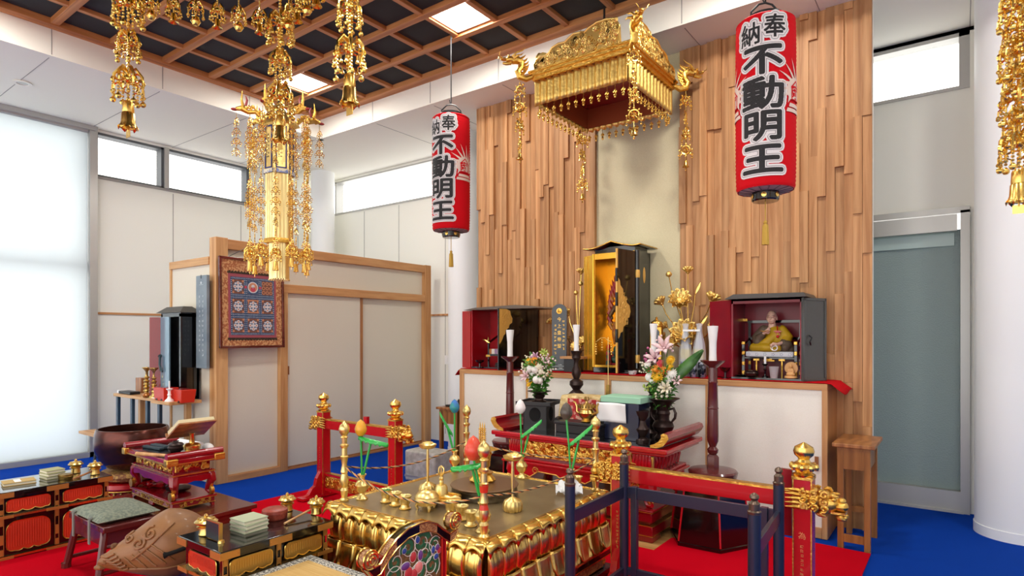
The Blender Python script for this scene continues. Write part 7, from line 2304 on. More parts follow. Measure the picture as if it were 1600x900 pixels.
for M, L in side_mats(th, td):
    curtain(b, L, M)
b.o('fluted_curtain', FL, t, solid=0.005, smooth=50)
b = MB()
LIN = mat('copper red lining', '#A8542C', 0.4, 0.3)
for M, L in side_mats(th - 0.02, td - 0.02):
    b.box(-L / 2, 0, ZB + 0.02, L / 2, 0.008, ZC, M)
b.o('lining', LIN, t)
b = MB(); b.box(-th, -td, ZC - 0.012, th, td, ZC); b.o('red_ceiling', REDD, t)
b = MB()
for iq, (M, L) in enumerate(side_mats(th, td)):
    if iq % 2:
        L -= 0.092
    b.box(-L / 2 - 0.02, -0.02, ZC - 0.01, L / 2 + 0.02, 0.03, ZC + 0.02, M); b.box(-L / 2 - 0.035, -0.035, ZC + 0.02, L / 2 + 0.035, 0.03, ZC + 0.045, M); b.box(-L / 2 - 0.045, -0.045, ZC + 0.045, L / 2 + 0.045, 0.03, ZC + 0.06, M)
b.o('cornice', GOLDF, t)
b = MB(); b.box(-th, -td, ZC + 0.05, th, td, ZC + 0.07); b.o('top_board', GOLDF, t)
CR = mat('cloud crest gold', '#EAC774', 0.36, 1.0, bump=0.1, bscale=40)
for i, (M, L) in enumerate(side_mats(th + 0.015, td + 0.015)):
    flip = -1 if i % 2 else 1
    if i == 3:
        flip = 1
    prof = [(-0.46, 0.0), (-0.47, 0.04), (-0.45, 0.075), (-0.4, 0.09), (-0.34, 0.085), (-0.3, 0.1), (-0.27, 0.13), (-0.2, 0.145), (-0.13, 0.14), (-0.1, 0.155), (-0.04, 0.18), (0.03, 0.175), (0.08, 0.165), (0.12, 0.185), (0.2, 0.205), (0.3, 0.205), (0.37, 0.19), (0.41, 0.15), (0.42, 0.0)]
    pr = [(flip * p[0] * L, ZC + 0.06 + p[1]) for p in prof]
    b = MB(); b.prism(pr, -0.02, 0.02, M @ FRONT(0, 0, 0))
    rnd = random.Random(i)
    for k in range(110):
        u = rnd.uniform(-0.44, 0.4)
        hmax = 0.03 + 0.15 * min(1, max(0, (u + 0.45) / 0.6))
        v = ZC + 0.06 + rnd.uniform(0.015, hmax)
        r_ = rnd.uniform(0.016, 0.03)
        b.tube([(p[0], -0.024, p[1]) for p in spiral(flip * u * L, v, r_, 0.003, rnd.uniform(0, 360), rnd.choice((-1.6, 1.6)), 14)], 0.0075, 5, M=M)
    b.tube([(p[0], -0.02, p[1]) for p in pr], 0.007, 6, M=M)
    b.o('cloud_crest', CR, t, smooth=40)


def dragon(parent, cx, cy, az, up=0):
    M = TR(cx, cy, ZC + 0.06, rz=az)
    b = MB()
    b.tube([(-0.02, 0, -0.03), (0.05, 0, -0.06), (0.1, 0, -0.045), (0.115, 0, -0.005), (0.09, 0.0, 0.03), (0.085, 0, 0.065), (0.12, 0, 0.085), (0.16, 0, 0.08)], [0.018, 0.024, 0.026, 0.026, 0.026, 0.028, 0.032, 0.03], 10, M=M)
    b.ball(0.17, 0, 0.082, (0.045, 0.03, 0.028), 12, 8, M)
    b.ball(0.222, 0, 0.083, (0.032, 0.02, 0.014), 10, 6, M)
    b.ball(0.245, 0, 0.092, (0.012, 0.016, 0.01), 8, 5, M)
    b.tube([(0.17, 0, 0.06), (0.21, 0, 0.05), (0.235, 0, 0.052)], [0.018, 0.014, 0.008], 8, M=M)
    for s in (-1, 1):
        b.ball(0.19, 0.02 * s, 0.104, 0.009, 7, 5, M)
        b.tube([(0.16, 0.018 * s, 0.1), (0.13, 0.028 * s, 0.13), (0.085, 0.036 * s, 0.145), (0.06, 0.04 * s, 0.165)], [0.009, 0.007, 0.005, 0.001], 6, M=M)
        b.tube([(0.15, 0.028 * s, 0.085), (0.12, 0.05 * s, 0.1), (0.09, 0.06 * s, 0.1)], [0.012, 0.008, 0.002], 6, M=M)
        b.tube([(0.24, 0.012 * s, 0.085), (0.265, 0.03 * s, 0.1), (0.26, 0.045 * s, 0.125)], [0.004, 0.003, 0.001], 5, M=M)
    for k in range(7):
        q = k / 6
        b.tube([(0.105 - 0.04 * sin(q * 3), 0, -0.04 + 0.13 * q), (0.075 - 0.04 * sin(q * 3), 0, -0.03 + 0.14 * q), (0.055 - 0.03 * sin(q * 3), 0, -0.01 + 0.14 * q)], [0.012, 0.008, 0.001], 5, M=M)
    return b.o('dragon_head', GOLDF, parent)


def medallion_strand(parent, x, y, z0, n, seed):
    b = MB(); b.tube([(0, 0, z0), (0, 0, z0 - 0.135 * n - 0.05)], 0.0025, 5)
    for i in range(n):
        z = z0 - 0.09 - 0.135 * i
        M = TR(0, 0, z, rx=90, rz=25 + 47 * i + seed)
        b.torus(0.036, 0.006, 16, 5, M); b.torus(0.014, 0.005, 10, 4, M)
        for k in range(8):
            a = pi / 4 * k
            b.tube([(0.012 * cos(a), 0.012 * sin(a), 0), (0.05 * cos(a), 0.05 * sin(a), 0)], [0.005, 0.004], 4, M=M)
            b.ball(0.05 * cos(a), 0.05 * sin(a), 0, 0.0085, 6, 4, M)
        for s in (-1, 1):
            px = (s * 0.05 * cos(R(25 + 47 * i + seed)), s * 0.05 * sin(R(25 + 47 * i + seed)))
            bead_chain(b, z - 0.01, z - 0.06, 0.004, *px); b.ball(px[0], px[1], z - 0.066, 0.009, 6, 4)
            b.torus(0.009, 0.003, 7, 4, TR(px[0], px[1], z - 0.04, rx=90))
    s_ = b.o('medallion_strand', YG, parent, loc=(x, y, 0))
    zb = z0 - 0.135 * n - 0.04
    b = MB(); b.lathe([(0, zb), (0.014, zb - 0.004), (0.018, zb - 0.04), (0.028, zb - 0.055), (0.012, zb - 0.05)], 14); b.tube([(0, 0, zb - 0.04), (0, 0, zb - 0.075)], 0.003, 5); b.ball(0, 0, zb - 0.078, 0.009, 6, 4); b.o('bell', GOLD, s_)


for sx in (-1, 1):
    for sy in (-1, 1):
        cx, cy = sx * (th + 0.02), sy * (td + 0.02)
        az = math.degrees(math.atan2(sy, sx))
        dragon(t, cx, cy, az)
        medallion_strand(t, cx + 0.1 * sx * 0.7, cy + 0.1 * sy * 0.7, ZC + 0.0, 4 if (sx, sy) != (-1, 1) else 5, 30 * sx)
pm = None
for i, (M, L) in enumerate(side_mats(th - 0.005, td - 0.005)):
    for k in range(12):
        p = M @ Vector((-L / 2 + L * (k + 0.5) / 12, 0, 0))
        if pm is None:
            b = MB(); b.tube([(0, 0, ZB), (0, 0, ZB - 0.09)], 0.0016, 4); b.ball(0, 0, ZB - 0.045, 0.008, 7, 5); b.ball(0, 0, ZB - 0.092, 0.0095, 7, 5)
            for a in range(4):
                b.ball(0.011 * cos(a * pi / 2), 0.011 * sin(a * pi / 2), ZB - 0.057, (0.006, 0.006, 0.01), 6, 4)
            b.lathe([(0.003, ZB - 0.066), (0.01, ZB - 0.074), (0.012, ZB - 0.082), (0, ZB - 0.08)], 8)
            pm = b.o('pendant', YG, t, loc=p)
        else:
            c = pm.copy(); COL.objects.link(c); c.parent = t; c.location = p
b = MB(); b.tube([(-0.045, 0.08, ZC + 0.06), (-0.045, 0.08, 4.095)], 0.009, 8); b.o('rod', BLACKS, t)
# ================================================================ foreground: side desks, stool, fish drum, seat, chime frame
COPP = mat('pale copper fitting', '#C48C48', 0.35, 0.6)
REDM = mat('vermilion ribbed panel', '#D2391C', 0.4, col2='#B82E16', nscale=4)
GRIB = mat('gold ribbed panel', '#C79A4A', 0.35, 0.7)


def lobed(u0, v0, u1, v1, n=7, amp=0.012):
    """cusped panel outline, waved below, rounded at the sides"""
    w, h = u1 - u0, v1 - v0
    r = min(w, h) * 0.3
    pts = []
    pts += [(u1 - r + r * cos(a), v1 - r + r * sin(a)) for a in [R(q) for q in range(0, 91, 18)]]
    pts += [(u0 + r + r * cos(a), v1 - r + r * sin(a)) for a in [R(q) for q in range(90, 181, 18)]]
    pts += [(u0 + r * 0.6 * (1 - sin(R(q))), v0 + r * 0.6 * (1 - sin(R(90 - q)))) for q in (90, 60, 30, 0)]
    for i in range(1, 15):
        q = i / 15
        pts.append((u0 + r * 0.6 + (w - r * 1.2) * q, v0 - amp * abs(sin(pi * q * 3)) + amp * 0.6))
    pts += [(u1 - r * 0.6 * (1 - sin(R(q))), v0 + r * 0.6 * (1 - sin(R(90 - q)))) for q in (0, 30, 60, 90)]
    return pts


def ribbed_panel(parent, M, box, m, depth=0.004):
    u0, v0, u1, v1 = box
    pl = lobed(*box)
    b = MB(); b.prism(pl, 0.0, 0.0015, M); o = b.o('lobed_panel', m, parent, smooth=0)
    b = MB()
    n = max(6, int((u1 - u0) / 0.0125))
    for i in range(1, n):
        u = u0 + (u1 - u0) * i / n
        e = min(u - u0, u1 - u)
        c = 0.05 * (1 if e > 0.03 else 0) + (0.012 if e > 0.03 else 0.035)
        b.tube([(u, v0 + c * 0.4, 0.0015), (u, v1 - (0.012 if e > 0.03 else 0.028), 0.0015)], 0.0036, 5, M=M)
    b.o('ribs', m, o)
    b = MB(); b.tube([(p[0], p[1], 0.002) for p in pl], 0.0028, 5, closed=True, M=M); b.o('gilt_line', GOLD, o)


def side_desk(name, label, x0, x1, y0, y1, z0, ztop, lowc, upc):
    """lacquer side desk whose ribbed front looks towards +X"""
    s = thing(name, label, 'desk', ((x0 + x1) / 2, (y0 + y1) / 2, z0), group=None)
    a, d, H = (x1 - x0) / 2, (y1 - y0) / 2, ztop - z0
    b = MB(); b.box(-a - 0.02, -d - 0.02, H - 0.035, a + 0.02, d + 0.02, H); b.o('desk_top', BLACKL, s, bevel=0.003)
    b = MB(); b.box(-a + 0.005, -d + 0.005, 0.02, a - 0.005, d - 0.005, H - 0.035); b.o('case', BLACKL, s)
    b = MB(); b.box(-a - 0.015, -d - 0.015, 0.0, a + 0.015, d + 0.015, 0.022); b.o('plinth', BLACKL, s)
    mid = H * 0.62
    b = MB()
    for z_ in (0.012, mid, ):
        b.box(-a - 0.016, -d - 0.016, z_, a + 0.016, d + 0.016, z_ + 0.014)
    b.o('gilt_rail', GOLD, s)
    M = SIDE(a, 0, 0); N = FRONT(0, -d, 0)
    wv = d - 0.02
    for sgn in (-1, 1):
        uc = sgn * (d / 2)
        ribbed_panel(s, M, (uc - d * 0.38, 0.05, uc + d * 0.38, mid - 0.03), lowc)
        ribbed_panel(s, M, (uc - d * 0.38, mid + 0.03, uc + d * 0.38, H - 0.055), upc)
    ribbed_panel(s, N, (-a * 0.72, 0.05, a * 0.72, mid - 0.03), lowc)
    ribbed_panel(s, N, (-a * 0.72, mid + 0.03, a * 0.72, H - 0.055), REDM)
    for u in (-d + 0.012, 0, d - 0.012):
        b = MB()
        for v0, v1 in ((0.03, 0.07), (0.1, 0.16), (mid - 0.05, mid - 0.005), (mid + 0.02, mid + 0.05), (H - 0.075, H - 0.04)):
            b.box(u - 0.008, v0, 0.0, u + 0.008, v1, 0.005, M)
        b.box(u - 0.012, 0.03, 0, u - 0.0095, H - 0.035, 0.005, M); b.box(u + 0.0095, 0.03, 0, u + 0.012, H - 0.035, 0.005, M)
        b.o('stile_fittings', COPP, s)
    for z_, e, hh in ((H - 0.0385, 0.021, 0.033), (mid - 0.004, 0.018, 0.02), (0.002, 0.017, 0.02)):
        for u0, u1 in ((-d - 0.022, -d + 0.07), (-0.06, 0.06), (d - 0.07, d + 0.022)):
            b = MB(); b.box(u0, z_ + 0.001, e - 0.001, u1, z_ + hh, e + 0.003, M)
            for q in (u0 + 0.008, u1 - 0.008):
                b.ball(q, z_ + hh / 2, e + 0.003, 0.0035, 6, 4, M)
            b.o('edge_fitting', COPP, s)
        for sx in (-1, 1):
            b = MB(); b.box(sx * (a - 0.02) - 0.045, z_ + 0.001, e - 0.001, sx * (a - 0.02) + 0.045, z_ + hh, e + 0.003, N); b.o('edge_fitting', COPP, s)
    return s


side_desk('lacquer_side_desk', 'black lacquer side desk with vermilion ribbed panels near the tall blind', -5.2, -4.8, 1.13, 1.73, 0.0, 0.43, REDM, REDM)
side_desk('lacquer_side_desk', 'black lacquer side desk with gold ribbed upper panels beside the gold altar', -3.03, -2.675, 1.42, 1.98, 0.008, 0.435, REDM, GRIB)


def censer(x, y, z, label, s=1.0):
    c = thing('gold_censer', label, 'incense burner', (x, y, z), group='small gold covered incense burners')
    b = MB(); b.lathe([(0.027 * s, 0), (0.03 * s, 0.004), (0.028 * s, 0.01), (0.026 * s, 0.034), (0.036 * s, 0.038), (0.036 * s, 0.042), (0.026 * s, 0.046), (0.034 * s, 0.052), (0.036 * s, 0.06), (0.03 * s, 0.061)], 22); b.o('cup', BRASS, c)
    b = MB(); b.lathe([(0.046 * s, 0.06), (0.047 * s, 0.064), (0.036 * s, 0.074), (0.02 * s, 0.082), (0.007 * s, 0.086), (0.009 * s, 0.092), (0.004 * s, 0.1), (0, 0.101)], 22)
    for k in range(10):
        a = 2 * pi * k / 10
        b.ball(0.03 * s * cos(a), 0.03 * s * sin(a), 0.078, (0.007, 0.007, 0.004), 6, 4)
    b.o('lid', BRASS, c)
    return c


def sutra(x, y, z, label, n, m, rz=0, sx=0.13, sy=0.09):
    for k in range(n):
        c = thing('sutra_book', label[k], 'book', (x + 0.004 * (k % 2), y, z + 0.02 * k), rz + 5 * (k % 2) * (-1 if k == 2 else 1), group='folded sutra books')
        b = MB(); b.box(-sy / 2, -sx / 2, 0.0, sy / 2, sx / 2, 0.0035); b.box(-sy / 2, -sx / 2, 0.0165, sy / 2, sx / 2, 0.02); b.o('cover', m[k], c)
        b = MB(); b.box(-sy / 2 + 0.003, -sx / 2 + 0.003, 0.0035, sy / 2 - 0.003, sx / 2 - 0.003, 0.0165); b.o('pages', IVORY, c)


Z1, Z2 = 0.4305, 0.4355
TANC = mat('tan book cover', '#BFA05E', 0.7)
GRNC = mat('celadon book cover', '#B9C2A2', 0.7)
OLIV = mat('olive book cover', '#A8A878', 0.7)
sutra(-5.0, 1.28, Z1, ['tan sutra book with a white slip on the side desk near the blind'], 1, [TANC], -8, 0.17, 0.12)
c = thing('title_slip', 'pale paper slip on the tan sutra book', 'paper', (-5.0, 1.28, Z1 + 0.02), -8); b = MB(); b.box(-0.05, -0.025, 0, 0.05, 0.01, 0.001); b.o('slip', WAX, c)
sutra(-5.02, 1.47, Z1, ['lowest olive book of the pile beside the censers near the blind', 'middle olive book of the pile beside the censers near the blind', 'top olive book of the pile beside the censers near the blind'], 3, [OLIV, OLIV, OLIV], 4, 0.11, 0.12)
c = thing('brass_box', 'round brass lidded box before the olive books', 'box', (-4.9, 1.51, Z1))
b = MB(); b.lathe([(0.04, 0), (0.042, 0.006), (0.042, 0.034), (0.0, 0.04)], 24); b.torus(0.0425, 0.002, 24, 4, TR(0, 0, 0.02)); b.o('body', BRASSD, c)
censer(-5.06, 1.62, Z1, 'gold covered censer further back on the side desk near the blind')
censer(-4.9, 1.685, Z1, 'gold covered censer at the corner of the side desk near the blind')
c = thing('striker_stick', 'brown wooden stick leaning over the brass box on the side desk', 'stick', (-4.87, 1.585, Z1))
b = MB(); b.tube([(0.06, -0.06, 0.008), (0.0, 0.07, 0.03)], 0.007, 8); b.o('stick', BROWNW, c)
# on the second desk
censer(-2.96, 1.49, Z2, 'gold covered censer at the near end of the gold panelled desk', 1.15)
c = thing('dark_name_card', 'dark card standing on a brass clip near the censer', 'card', (-2.81, 1.47, Z2))
b = MB(); b.box(-0.1, -0.006, 0.005, 0.02, 0.006, 0.085); b.o('card', mat('dark slate card', '#23282C', 0.4), c)
b = MB(); b.box(-0.1, -0.007, 0.085, 0.02, 0.007, 0.09); b.box(0.02, -0.008, 0.0, 0.028, 0.008, 0.09); b.lathe([(0.016, 0), (0.014, 0.012), (0, 0.014)], 12, c=(0.03, 0, 0)); b.o('clip', BRASS, c)
sutra(-2.87, 1.66, Z2, ['lowest white green book of the pile on the gold panelled desk', 'middle celadon book of the pile on the gold panelled desk', 'top celadon book of the pile on the gold panelled desk'], 3, [GRNC, GRNC, GRNC], 2, 0.13, 0.13)
c = thing('round_red_box', 'round red brown lidded box behind the celadon books', 'box', (-2.93, 1.84, Z2))
b = MB(); b.lathe([(0.06, 0), (0.064, 0.006), (0.064, 0.03), (0.066, 0.032), (0.064, 0.048), (0.05, 0.054), (0, 0.055)], 30); b.o('box', mat('mottled red lacquer', '#8E3326', 0.35, col2='#A8503E', nscale=50), c)
censer(-3.0, 1.96, Z2, 'gold covered censer at the back corner of the gold panelled desk')
censer(-2.82, 2.02, Z2, 'gold covered censer at the far front corner of the gold panelled desk')
c = thing('striker_stick', 'wooden stick lying against the gold censer on the gold panelled desk', 'stick', (-2.8, 1.9, Z2))
b = MB(); b.tube([(0.02, -0.1, 0.008), (-0.02, 0.08, 0.03)], 0.006, 8); b.o('stick', HINO, c)

# stool with grey green cushion
t = thing('wooden_stool', 'dark red brown wooden stool with splayed legs beside the fish drum', 'stool', (-4.1, 1.51, 0.008))
b = MB(); b.box(-0.26, -0.15, 0.29, 0.26, 0.15, 0.325); b.o('seat_board', MAROON, t, bevel=0.006)
b = MB(); b.box(-0.22, -0.14, 0.21, 0.22, -0.115, 0.29); b.box(-0.22, 0.115, 0.21, 0.22, 0.14, 0.29); b.box(0.195, -0.13, 0.21, 0.22, 0.13, 0.29); b.o('apron', MAROON, t)
for sx in (-1, 1):
    for sy in (-1, 1):
        b = MB(); b.tube([(sx * 0.2, sy * 0.12, 0.295), (sx * 0.24, sy * 0.17, 0.0)], 0.021, 8); b.lathe([(0.026, 0), (0.026, 0.03)], 10, c=(sx * 0.24, sy * 0.17, 0)); b.o('leg', MAROON, t)
    b = MB(); b.tube([(sx * 0.232, -0.16, 0.06), (sx * 0.232, 0.16, 0.06)], 0.012, 8); b.o('stretcher', MAROON, t)
c = thing('stool_cushion', 'flat grey green brocade cushion tied on the wooden stool', 'cushion', (-4.09, 1.51, 0.3335))
b = MB()
def cu(u, v):
    a, d = (u - 0.5) * 2, (v - 0.5) * 2
    e = (1 - abs(a) ** 4) * (1 - abs(d) ** 4)
    return (a * 0.22, d * 0.165, 0.022 + 0.035 * max(0, e) ** 0.5)
b.grid(cu, 17, 15)
b.grid(lambda u, v: (cu(1 - u, v)[0], cu(u, v)[1], 0.022 - 0.02 * max(0, (1 - abs((u - 0.5) * 2) ** 6) * (1 - abs((v - 0.5) * 2) ** 6)) ** 0.5), 17, 15)
b.o('pad', mat('grey green brocade', '#6B7568', 0.8, col2='#89907C', nscale=70, lo=0.42, hi=0.58, bump=0.3, bscale=120), c)
for x in (-0.12, 0.12):
    b = MB(); b.box(x - 0.012, -0.178, -0.11, x + 0.012, -0.172, 0.03)
    b.tube([(x, -0.175, 0.03), (x, -0.16, 0.035)], 0.01, 6); b.o('tie_ribbon', mat('grey ribbon', '#7A8078', 0.7), c)

# wooden fish drum
t = thing('wooden_fish_drum', 'large carved wooden fish drum with a long slot on the purple cushion', 'drum', (-3.37, 1.5, 0.135), 62)
t.scale = (1.06, 1.06, 1.06)
FW = mat('carved fish drum wood', '#7E522C', 0.5, col2='#946639', nscale=6, detail=6, stretch=(1, 1, 3), coat=0.05)
b = MB()


def fish(u, v):
    th_ = 2 * pi * u
    ph = -pi / 2 + pi * v
    x, y, z = cos(ph) * cos(th_), cos(ph) * sin(th_), sin(ph)
    # body egg drawn out into a snout towards -X
    L = 0.19 if x > 0 else 0.19 + 0.11 * (-x) ** 1.4
    k = 1 - 0.52 * max(0, -x) ** 1.5
    zz = z * 0.165 * k + (0.0 if x > 0 else -0.055 * (-x) ** 1.6)
    return (x * L, y * 0.165 * k, 0.165 + zz)


b.grid(fish, 48, 26, cu=True)
b.o('body', FW, t, smooth=180)


def on_fish(x, y, out=0.0):
    """point on the drum's surface above (x, y)"""
    best = None
    for i in range(160):
        for j in (1,):
            pass
    lo, hi = 0.0, 1.0
    # solve numerically on the upper half
    bestd, bp = 9, None
    for iu in range(72):
        for iv in range(18):
            p = fish(iu / 72, 0.5 + 0.5 * iv / 17)
            d = (p[0] - x) ** 2 + (p[1] - y) ** 2
            if d < bestd:
                bestd, bp = d, p
    return (x, y, bp[2] + out)


def side_fish(u, zf, sgn=-1, out=0.004):
    """point on the flank: u along the length, zf height fraction -1..1"""
    xx = u
    ph = math.asin(max(-1, min(1, zf)))
    L = 0.2 if u > 0 else 0.4
    lo, hi = -1.0, 1.0
    c = cos(ph)
    best, bp = 9, None
    for i in range(181):
        th_ = pi * i / 180 * sgn
        p = fish((th_ / (2 * pi)) % 1.0, (ph + pi / 2) / pi)
        if abs(p[0] - u) < best:
            best, bp = abs(p[0] - u), p
    n = Vector((bp[0] * 0.4, bp[1], bp[2] - 0.165)).normalized()
    return tuple(Vector(bp) + n * out)


for sgn in (-1, 1):
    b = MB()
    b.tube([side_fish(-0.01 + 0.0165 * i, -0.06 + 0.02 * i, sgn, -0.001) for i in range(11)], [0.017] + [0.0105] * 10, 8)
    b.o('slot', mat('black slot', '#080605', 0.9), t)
    b = MB()
    for (u0, z0, r0, tr) in ((-0.07, 0.62, 0.03, 1.4), (-0.12, 0.45, 0.034, -1.4), (-0.16, 0.68, 0.022, 1.3)):
        b.tube([side_fish(u0 + p[0], z0 + p[1] * 6, sgn, 0.003) for p in spiral(0, 0, r0, 0.006, 60, tr, 14)], 0.0065, 6)
    for k in range(5):
        b.tube([side_fish(-0.06 - 0.03 * k + 0.012 * i * (1 - 0.1 * k), 0.3 - 0.07 * i - 0.05 * k, sgn, 0.002) for i in range(9)], 0.0045, 5)
    b.tube([side_fish(-0.2 + 0.04 * i, -0.45 + 0.02 * sin(i), sgn, 0.002) for i in range(10)], 0.006, 6)
    b.tube([side_fish(0.03 - 0.022 * i, 0.75 - 0.1 * i, sgn, 0.003) for i in range(9)], 0.005, 6)
    for k in range(6):
        b.tube([side_fish(-0.28 + 0.014 * k, 0.3 - 0.12 * k, sgn, 0.003), side_fish(-0.25 + 0.014 * k, 0.25 - 0.14 * k, sgn, 0.004), side_fish(-0.22 + 0.012 * k, 0.32 - 0.14 * k, sgn, 0.003)], 0.006, 6)
    b.ball(*side_fish(-0.27, 0.55, sgn, 0.0), 0.018, 10, 6)
    b.o('carved_relief', FW, t)
b = MB()
for k in range(6):
    b.ball(-0.285 + 0.012 * k, 0.016 * sin(k * 2.0), 0.09 + 0.013 * k, (0.03, 0.03, 0.014), 8, 5)
b.o('snout_scrolls', FW, t)
t = thing('purple_cushion', 'purple cushion with mustard corners under the wooden fish drum', 'cushion', (-3.3, 1.44, 0.008), -32)
t.scale = (1, 1, 1.4)
b = MB()
b.grid(lambda u, v: ((u - 0.5) * 0.5, (v - 0.5) * 0.46, 0.04 + 0.042 * max(0, (1 - abs((u - .5) * 2) ** 4) * (1 - abs((v - .5) * 2) ** 4)) ** 0.5), 17, 17)
b.grid(lambda u, v: ((0.5 - u) * 0.5, (v - 0.5) * 0.46, 0.04 - 0.04 * max(0, (1 - abs((u - .5) * 2) ** 6) * (1 - abs((v - .5) * 2) ** 6)) ** 0.5), 17, 17)
b.o('pad', PURPLE, t)
for k, (x, y) in enumerate(((0.2, -0.2), (-0.1, -0.22))):
    c = thing('mustard_corner_pad', ['rounded mustard cloth pad leaning between the fish drum and the gold panelled desk', 'small mustard cloth pad under the snout side of the fish drum'][k], 'pad', ((-3.11, 1.27, 0.008), (-3.42, 1.14, 0.008))[k], -32)
    b = MB(); b.ball(0, 0, 0.07 - 0.03 * k, (0.1, 0.05, 0.07 - 0.03 * k), 16, 10); b.o('pad', YELC, c)
    b = MB(); b.torus(0.06, 0.004, 20, 5, TR(0, -0.03, 0.08 - 0.035 * k, rx=80, s=(1, 1 - 0.4 * k, 1))); b.o('piping', YELC, c)

# tatami prayer seat
t = thing('tatami_prayer_seat', 'square tatami topped prayer seat with patterned grey border before the gold altar', 'seat', (-2.23, 1.45, 0.008))
TAT = mat('pale tatami straw', '#CDA45E', 0.8, col2='#D9B674', nscale=6, stretch=(1, 30, 1), bump=0.2, bscale=140)
b = MB(); b.box(-0.36, -0.36, 0.2, 0.36, 0.36, 0.288); b.o('tatami', TAT, t)
b = MB(); b.box(-0.37, -0.37, 0.0, 0.37, 0.37, 0.2); b.o('platform', BLACKL, t, bevel=0.004)
EDG = mat('grey key pattern border', '#8C8A82', 0.8, col2='#D8D4C6', nscale=120, lo=0.48, hi=0.52, detail=0)
b = MB()
for s in (-1, 1):
    b.box(-0.4, s * 0.38 - 0.022, 0.2, 0.4, s * 0.38 + 0.022, 0.2925); b.box(s * 0.38 - 0.022, -0.4, 0.2, s * 0.38 + 0.022, 0.4, 0.292)
b.o('border', EDG, t)
b = MB()
for s in (-1, 1):
    for k in range(26):
        u = -0.37 + 0.0295 * k
        for q in (-0.013, 0.013):
            b.box(u, s * 0.38 + q - 0.002, 0.2925, u + 0.017, s * 0.38 + q + 0.002, 0.2932); b.box(s * 0.38 + q - 0.002, u, 0.292, s * 0.38 + q + 0.002, u + 0.017, 0.2931)
        b.box(u, s * 0.38 - 0.013, 0.2925, u + 0.003, s * 0.38 + 0.013, 0.2932); b.box(s * 0.38 - 0.013, u, 0.292, s * 0.38 + 0.013, u + 0.003, 0.2931)
b.o('key_pattern', mat('dark key pattern', '#4A4A48', 0.8), t, smooth=0)

# painted chime frame
t = thing('painted_chime_frame', 'arched black and gold chime frame with a painted peony panel before the gold altar', 'chime frame', (-1.74, 1.69, 0.0085))
HK = 0.575
M = SIDE(0, 0, 0)
cur = [(-0.235, 0.0), (-0.21, -0.03), (-0.18, -0.025), (-0.14, 0.015), (-0.1, 0.045), (-0.04, 0.07), (0.02, 0.074), (0.07, 0.07), (0.12, 0.048), (0.16, 0.015), (0.2, -0.012), (0.23, -0.005), (0.25, 0.025)]
top = [(u, HK + v) for u, v in cur]
low = [(u, HK + v - 0.035) for u, v in cur]
LQ = [BLACKL, mat('russet nashiji lacquer', '#8A5535', 0.4, col2='#C79A62', nscale=160, lo=0.45, hi=0.6)]
for i in range(len(top) - 1):
    b = MB()
    b.k = 0
    b.prism([top[i], top[i + 1], low[i + 1], low[i]], -0.02, 0.02, M)
    b.o('arch_segment', LQ[1 if i % 3 else 0], t, smooth=0) if False else None
b = MB()
for i in range(len(top) - 1):
    b.k = 0 if (i // 2) % 2 == 0 else 1
    b.prism([top[i], top[i + 1], low[i + 1], low[i]], -0.02, 0.02, M)
b.o('arch', LQ, t, smooth=0)
b = MB()
for sgn in (-1, 1):
    b.tube([(p[0], p[1] + 0.003, sgn * 0.02) for p in top], 0.005, 6, M=M); b.tube([(p[0], p[1], sgn * 0.02) for p in low], 0.003, 6, M=M)
b.o('gilt_edge', GOLD, t)
for sgn in (-1, 1):
    b = MB(); cx_ = -0.225 if sgn < 0 else 0.235
    zc_ = HK + (0.005 if sgn < 0 else 0.035)
    b.lathe([(0.0, -0.024), (0.028, -0.024), (0.034, 0.0), (0.028, 0.024), (0, 0.024)], 20, M @ TR(cx_, zc_, 0)); b.o('scroll_end', LQ[1], t)
    b = MB()
    for q in (-0.0245, 0.0245):
        b.tube([(p[0], p[1], q) for p in spiral(cx_, zc_, 0.028, 0.006, 0, 1.6, 18)], 0.004, 5, M=M)
    b.torus(0.034, 0.004, 22, 5, M @ TR(cx_, zc_, -0.018)); b.torus(0.034, 0.004, 22, 5, M @ TR(cx_, zc_, 0.018)); b.o('gilt_spiral', GOLD, t)
for u in (-0.17, 0.165):
    b = MB(); b.box(u - 0.012, 0.03, -0.016, u + 0.012, HK + (0.0 if u < 0 else -0.01), 0.016, M); p_ = b.o('post', REDD, t)
    b = MB(); b.box(u - 0.013, 0.03, 0.014, u - 0.009, HK - 0.02, 0.0175, M); b.box(u + 0.009, 0.03, 0.014, u + 0.013, HK - 0.02, 0.0175, M); b.o('red_edge', VERM, p_)
b = MB(); b.box(-0.26, 0.0, -0.06, 0.26, 0.03, 0.06, M); b.o('base', BLACKL, t, bevel=0.006)
pan = [(-0.158, 0.3), (-0.158, HK - 0.035), (-0.13, HK - 0.01), (-0.1, HK + 0.005), (-0.04, HK + 0.033), (0.02, HK + 0.037), (0.07, HK + 0.033), (0.12, HK + 0.01), (0.153, HK - 0.018), (0.153, 0.3)]
b = MB(); b.prism(pan, -0.006, 0.006, M); b.o('panel', mat('russet gold panel', '#5C4A2C', 0.5, col2='#8C6A3A', nscale=90), t, smooth=0)
# painted peony relief on the panel
PC = {k: mat('peony ' + k, c, 0.45) for k, c in (('green', '#1F6A44'), ('red', '#C03A40'), ('pink', '#E58A86'), ('blue', '#24489A'), ('purple', '#6A3F8C'), ('white', '#E4E2D8'))}
G, Wt = MB(), MB()


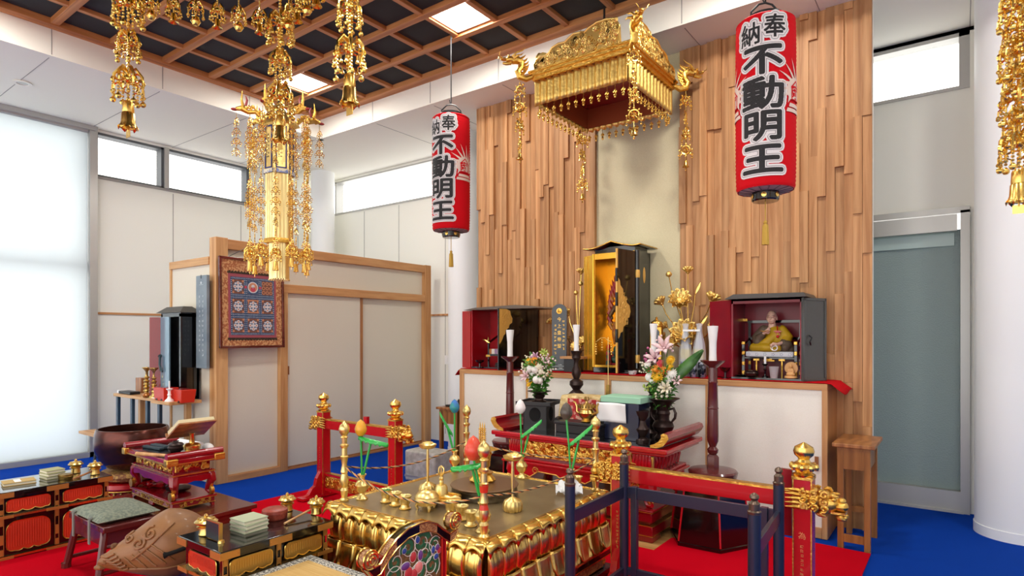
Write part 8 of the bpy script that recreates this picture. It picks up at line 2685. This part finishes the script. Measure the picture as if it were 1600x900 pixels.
def scroll_leaf(u, v, r, a0, turn, w):
    sp = spiral(u, v, r, r * 0.2, a0, turn, 16)
    for q in (1, -1):
        G.tube([(p[0], p[1], q * 0.008) for p in sp], [w * 1.45 * (1 - 0.5 * i / 16) for i in range(17)], 6, M=M @ Matrix.Diagonal((1, 1, 0.45, 1)))
        off = [(p[0] + (p[0] - u) / max(1e-4, math.hypot(p[0] - u, p[1] - v)) * w * 1.3, p[1] + (p[1] - v) / max(1e-4, math.hypot(p[0] - u, p[1] - v)) * w * 1.3) for p in sp]
        Wt.tube([(p[0], p[1], q * 0.0095) for p in off], 0.0017, 5, M=M)


for (u, v, r, a0, tr, w) in ((-0.03, 0.565, 0.035, 200, -1.2, 0.011), (0.045, 0.57, 0.04, 10, 1.1, 0.012), (0.06, 0.515, 0.035, 90, -1.2, 0.011), (-0.095, 0.53, 0.03, 120, 1.1, 0.01), (-0.1, 0.475, 0.035, 200, -1.1, 0.011), (0.1, 0.46, 0.036, 300, 1.2, 0.011), (0.03, 0.45, 0.04, 220, -1.2, 0.012), (-0.12, 0.41, 0.034, 60, 1.2, 0.011), (0.115, 0.54, 0.026, 30, 1.2, 0.009), (-0.05, 0.42, 0.034, 150, 1.1, 0.011), (0.08, 0.4, 0.034, 10, -1.2, 0.01)):
    scroll_leaf(u, v, r, a0, tr, w)
G.o('painted_leaves', PC['green'], t)
Wt.o('white_outline', PC['white'], t)


def peony(u, v, s, cols):
    for k, (du, dv, ru, rv, c) in enumerate(cols):
        b = MB()
        for q in (1, -1):
            b.ball(u + du * s, v + dv * s, q * 0.008, (ru * s, rv * s, 0.007), 12, 6, M)
        o_ = b.o('painted_petal', PC[c], t)
        b = MB()
        for q in (1, -1):
            b.tube([(u + du * s + ru * s * cos(R(a)), v + dv * s + rv * s * sin(R(a)), q * 0.009) for a in range(0, 360, 30)], 0.0016, 4, closed=True, M=M)
        b.o('petal_outline', PC['white'], o_)


peony(0.0, 0.49, 1.0, [(-0.045, 0.01, 0.025, 0.016, 'purple'), (0.035, 0.03, 0.014, 0.022, 'purple'), (-0.005, 0.035, 0.018, 0.022, 'red'), (-0.03, -0.02, 0.022, 0.024, 'red'), (0.025, -0.015, 0.024, 0.024, 'pink'), (0.0, -0.035, 0.02, 0.024, 'red')])
peony(0.125, 0.5, 0.7, [(-0.025, 0.03, 0.016, 0.024, 'blue'), (0.01, 0.035, 0.018, 0.02, 'purple'), (0.025, 0.015, 0.018, 0.02, 'red'), (0.0, -0.015, 0.02, 0.018, 'blue')])
peony(-0.12, 0.36, 0.9, [(-0.02, 0.02, 0.018, 0.022, 'purple'), (0.018, 0.02, 0.018, 0.02, 'blue'), (0, -0.01, 0.024, 0.02, 'purple')])
peony(0.02, 0.585, 0.6, [(0.0, 0.0, 0.02, 0.024, 'blue'), (-0.12, -0.04, 0.02, 0.02, 'blue')])
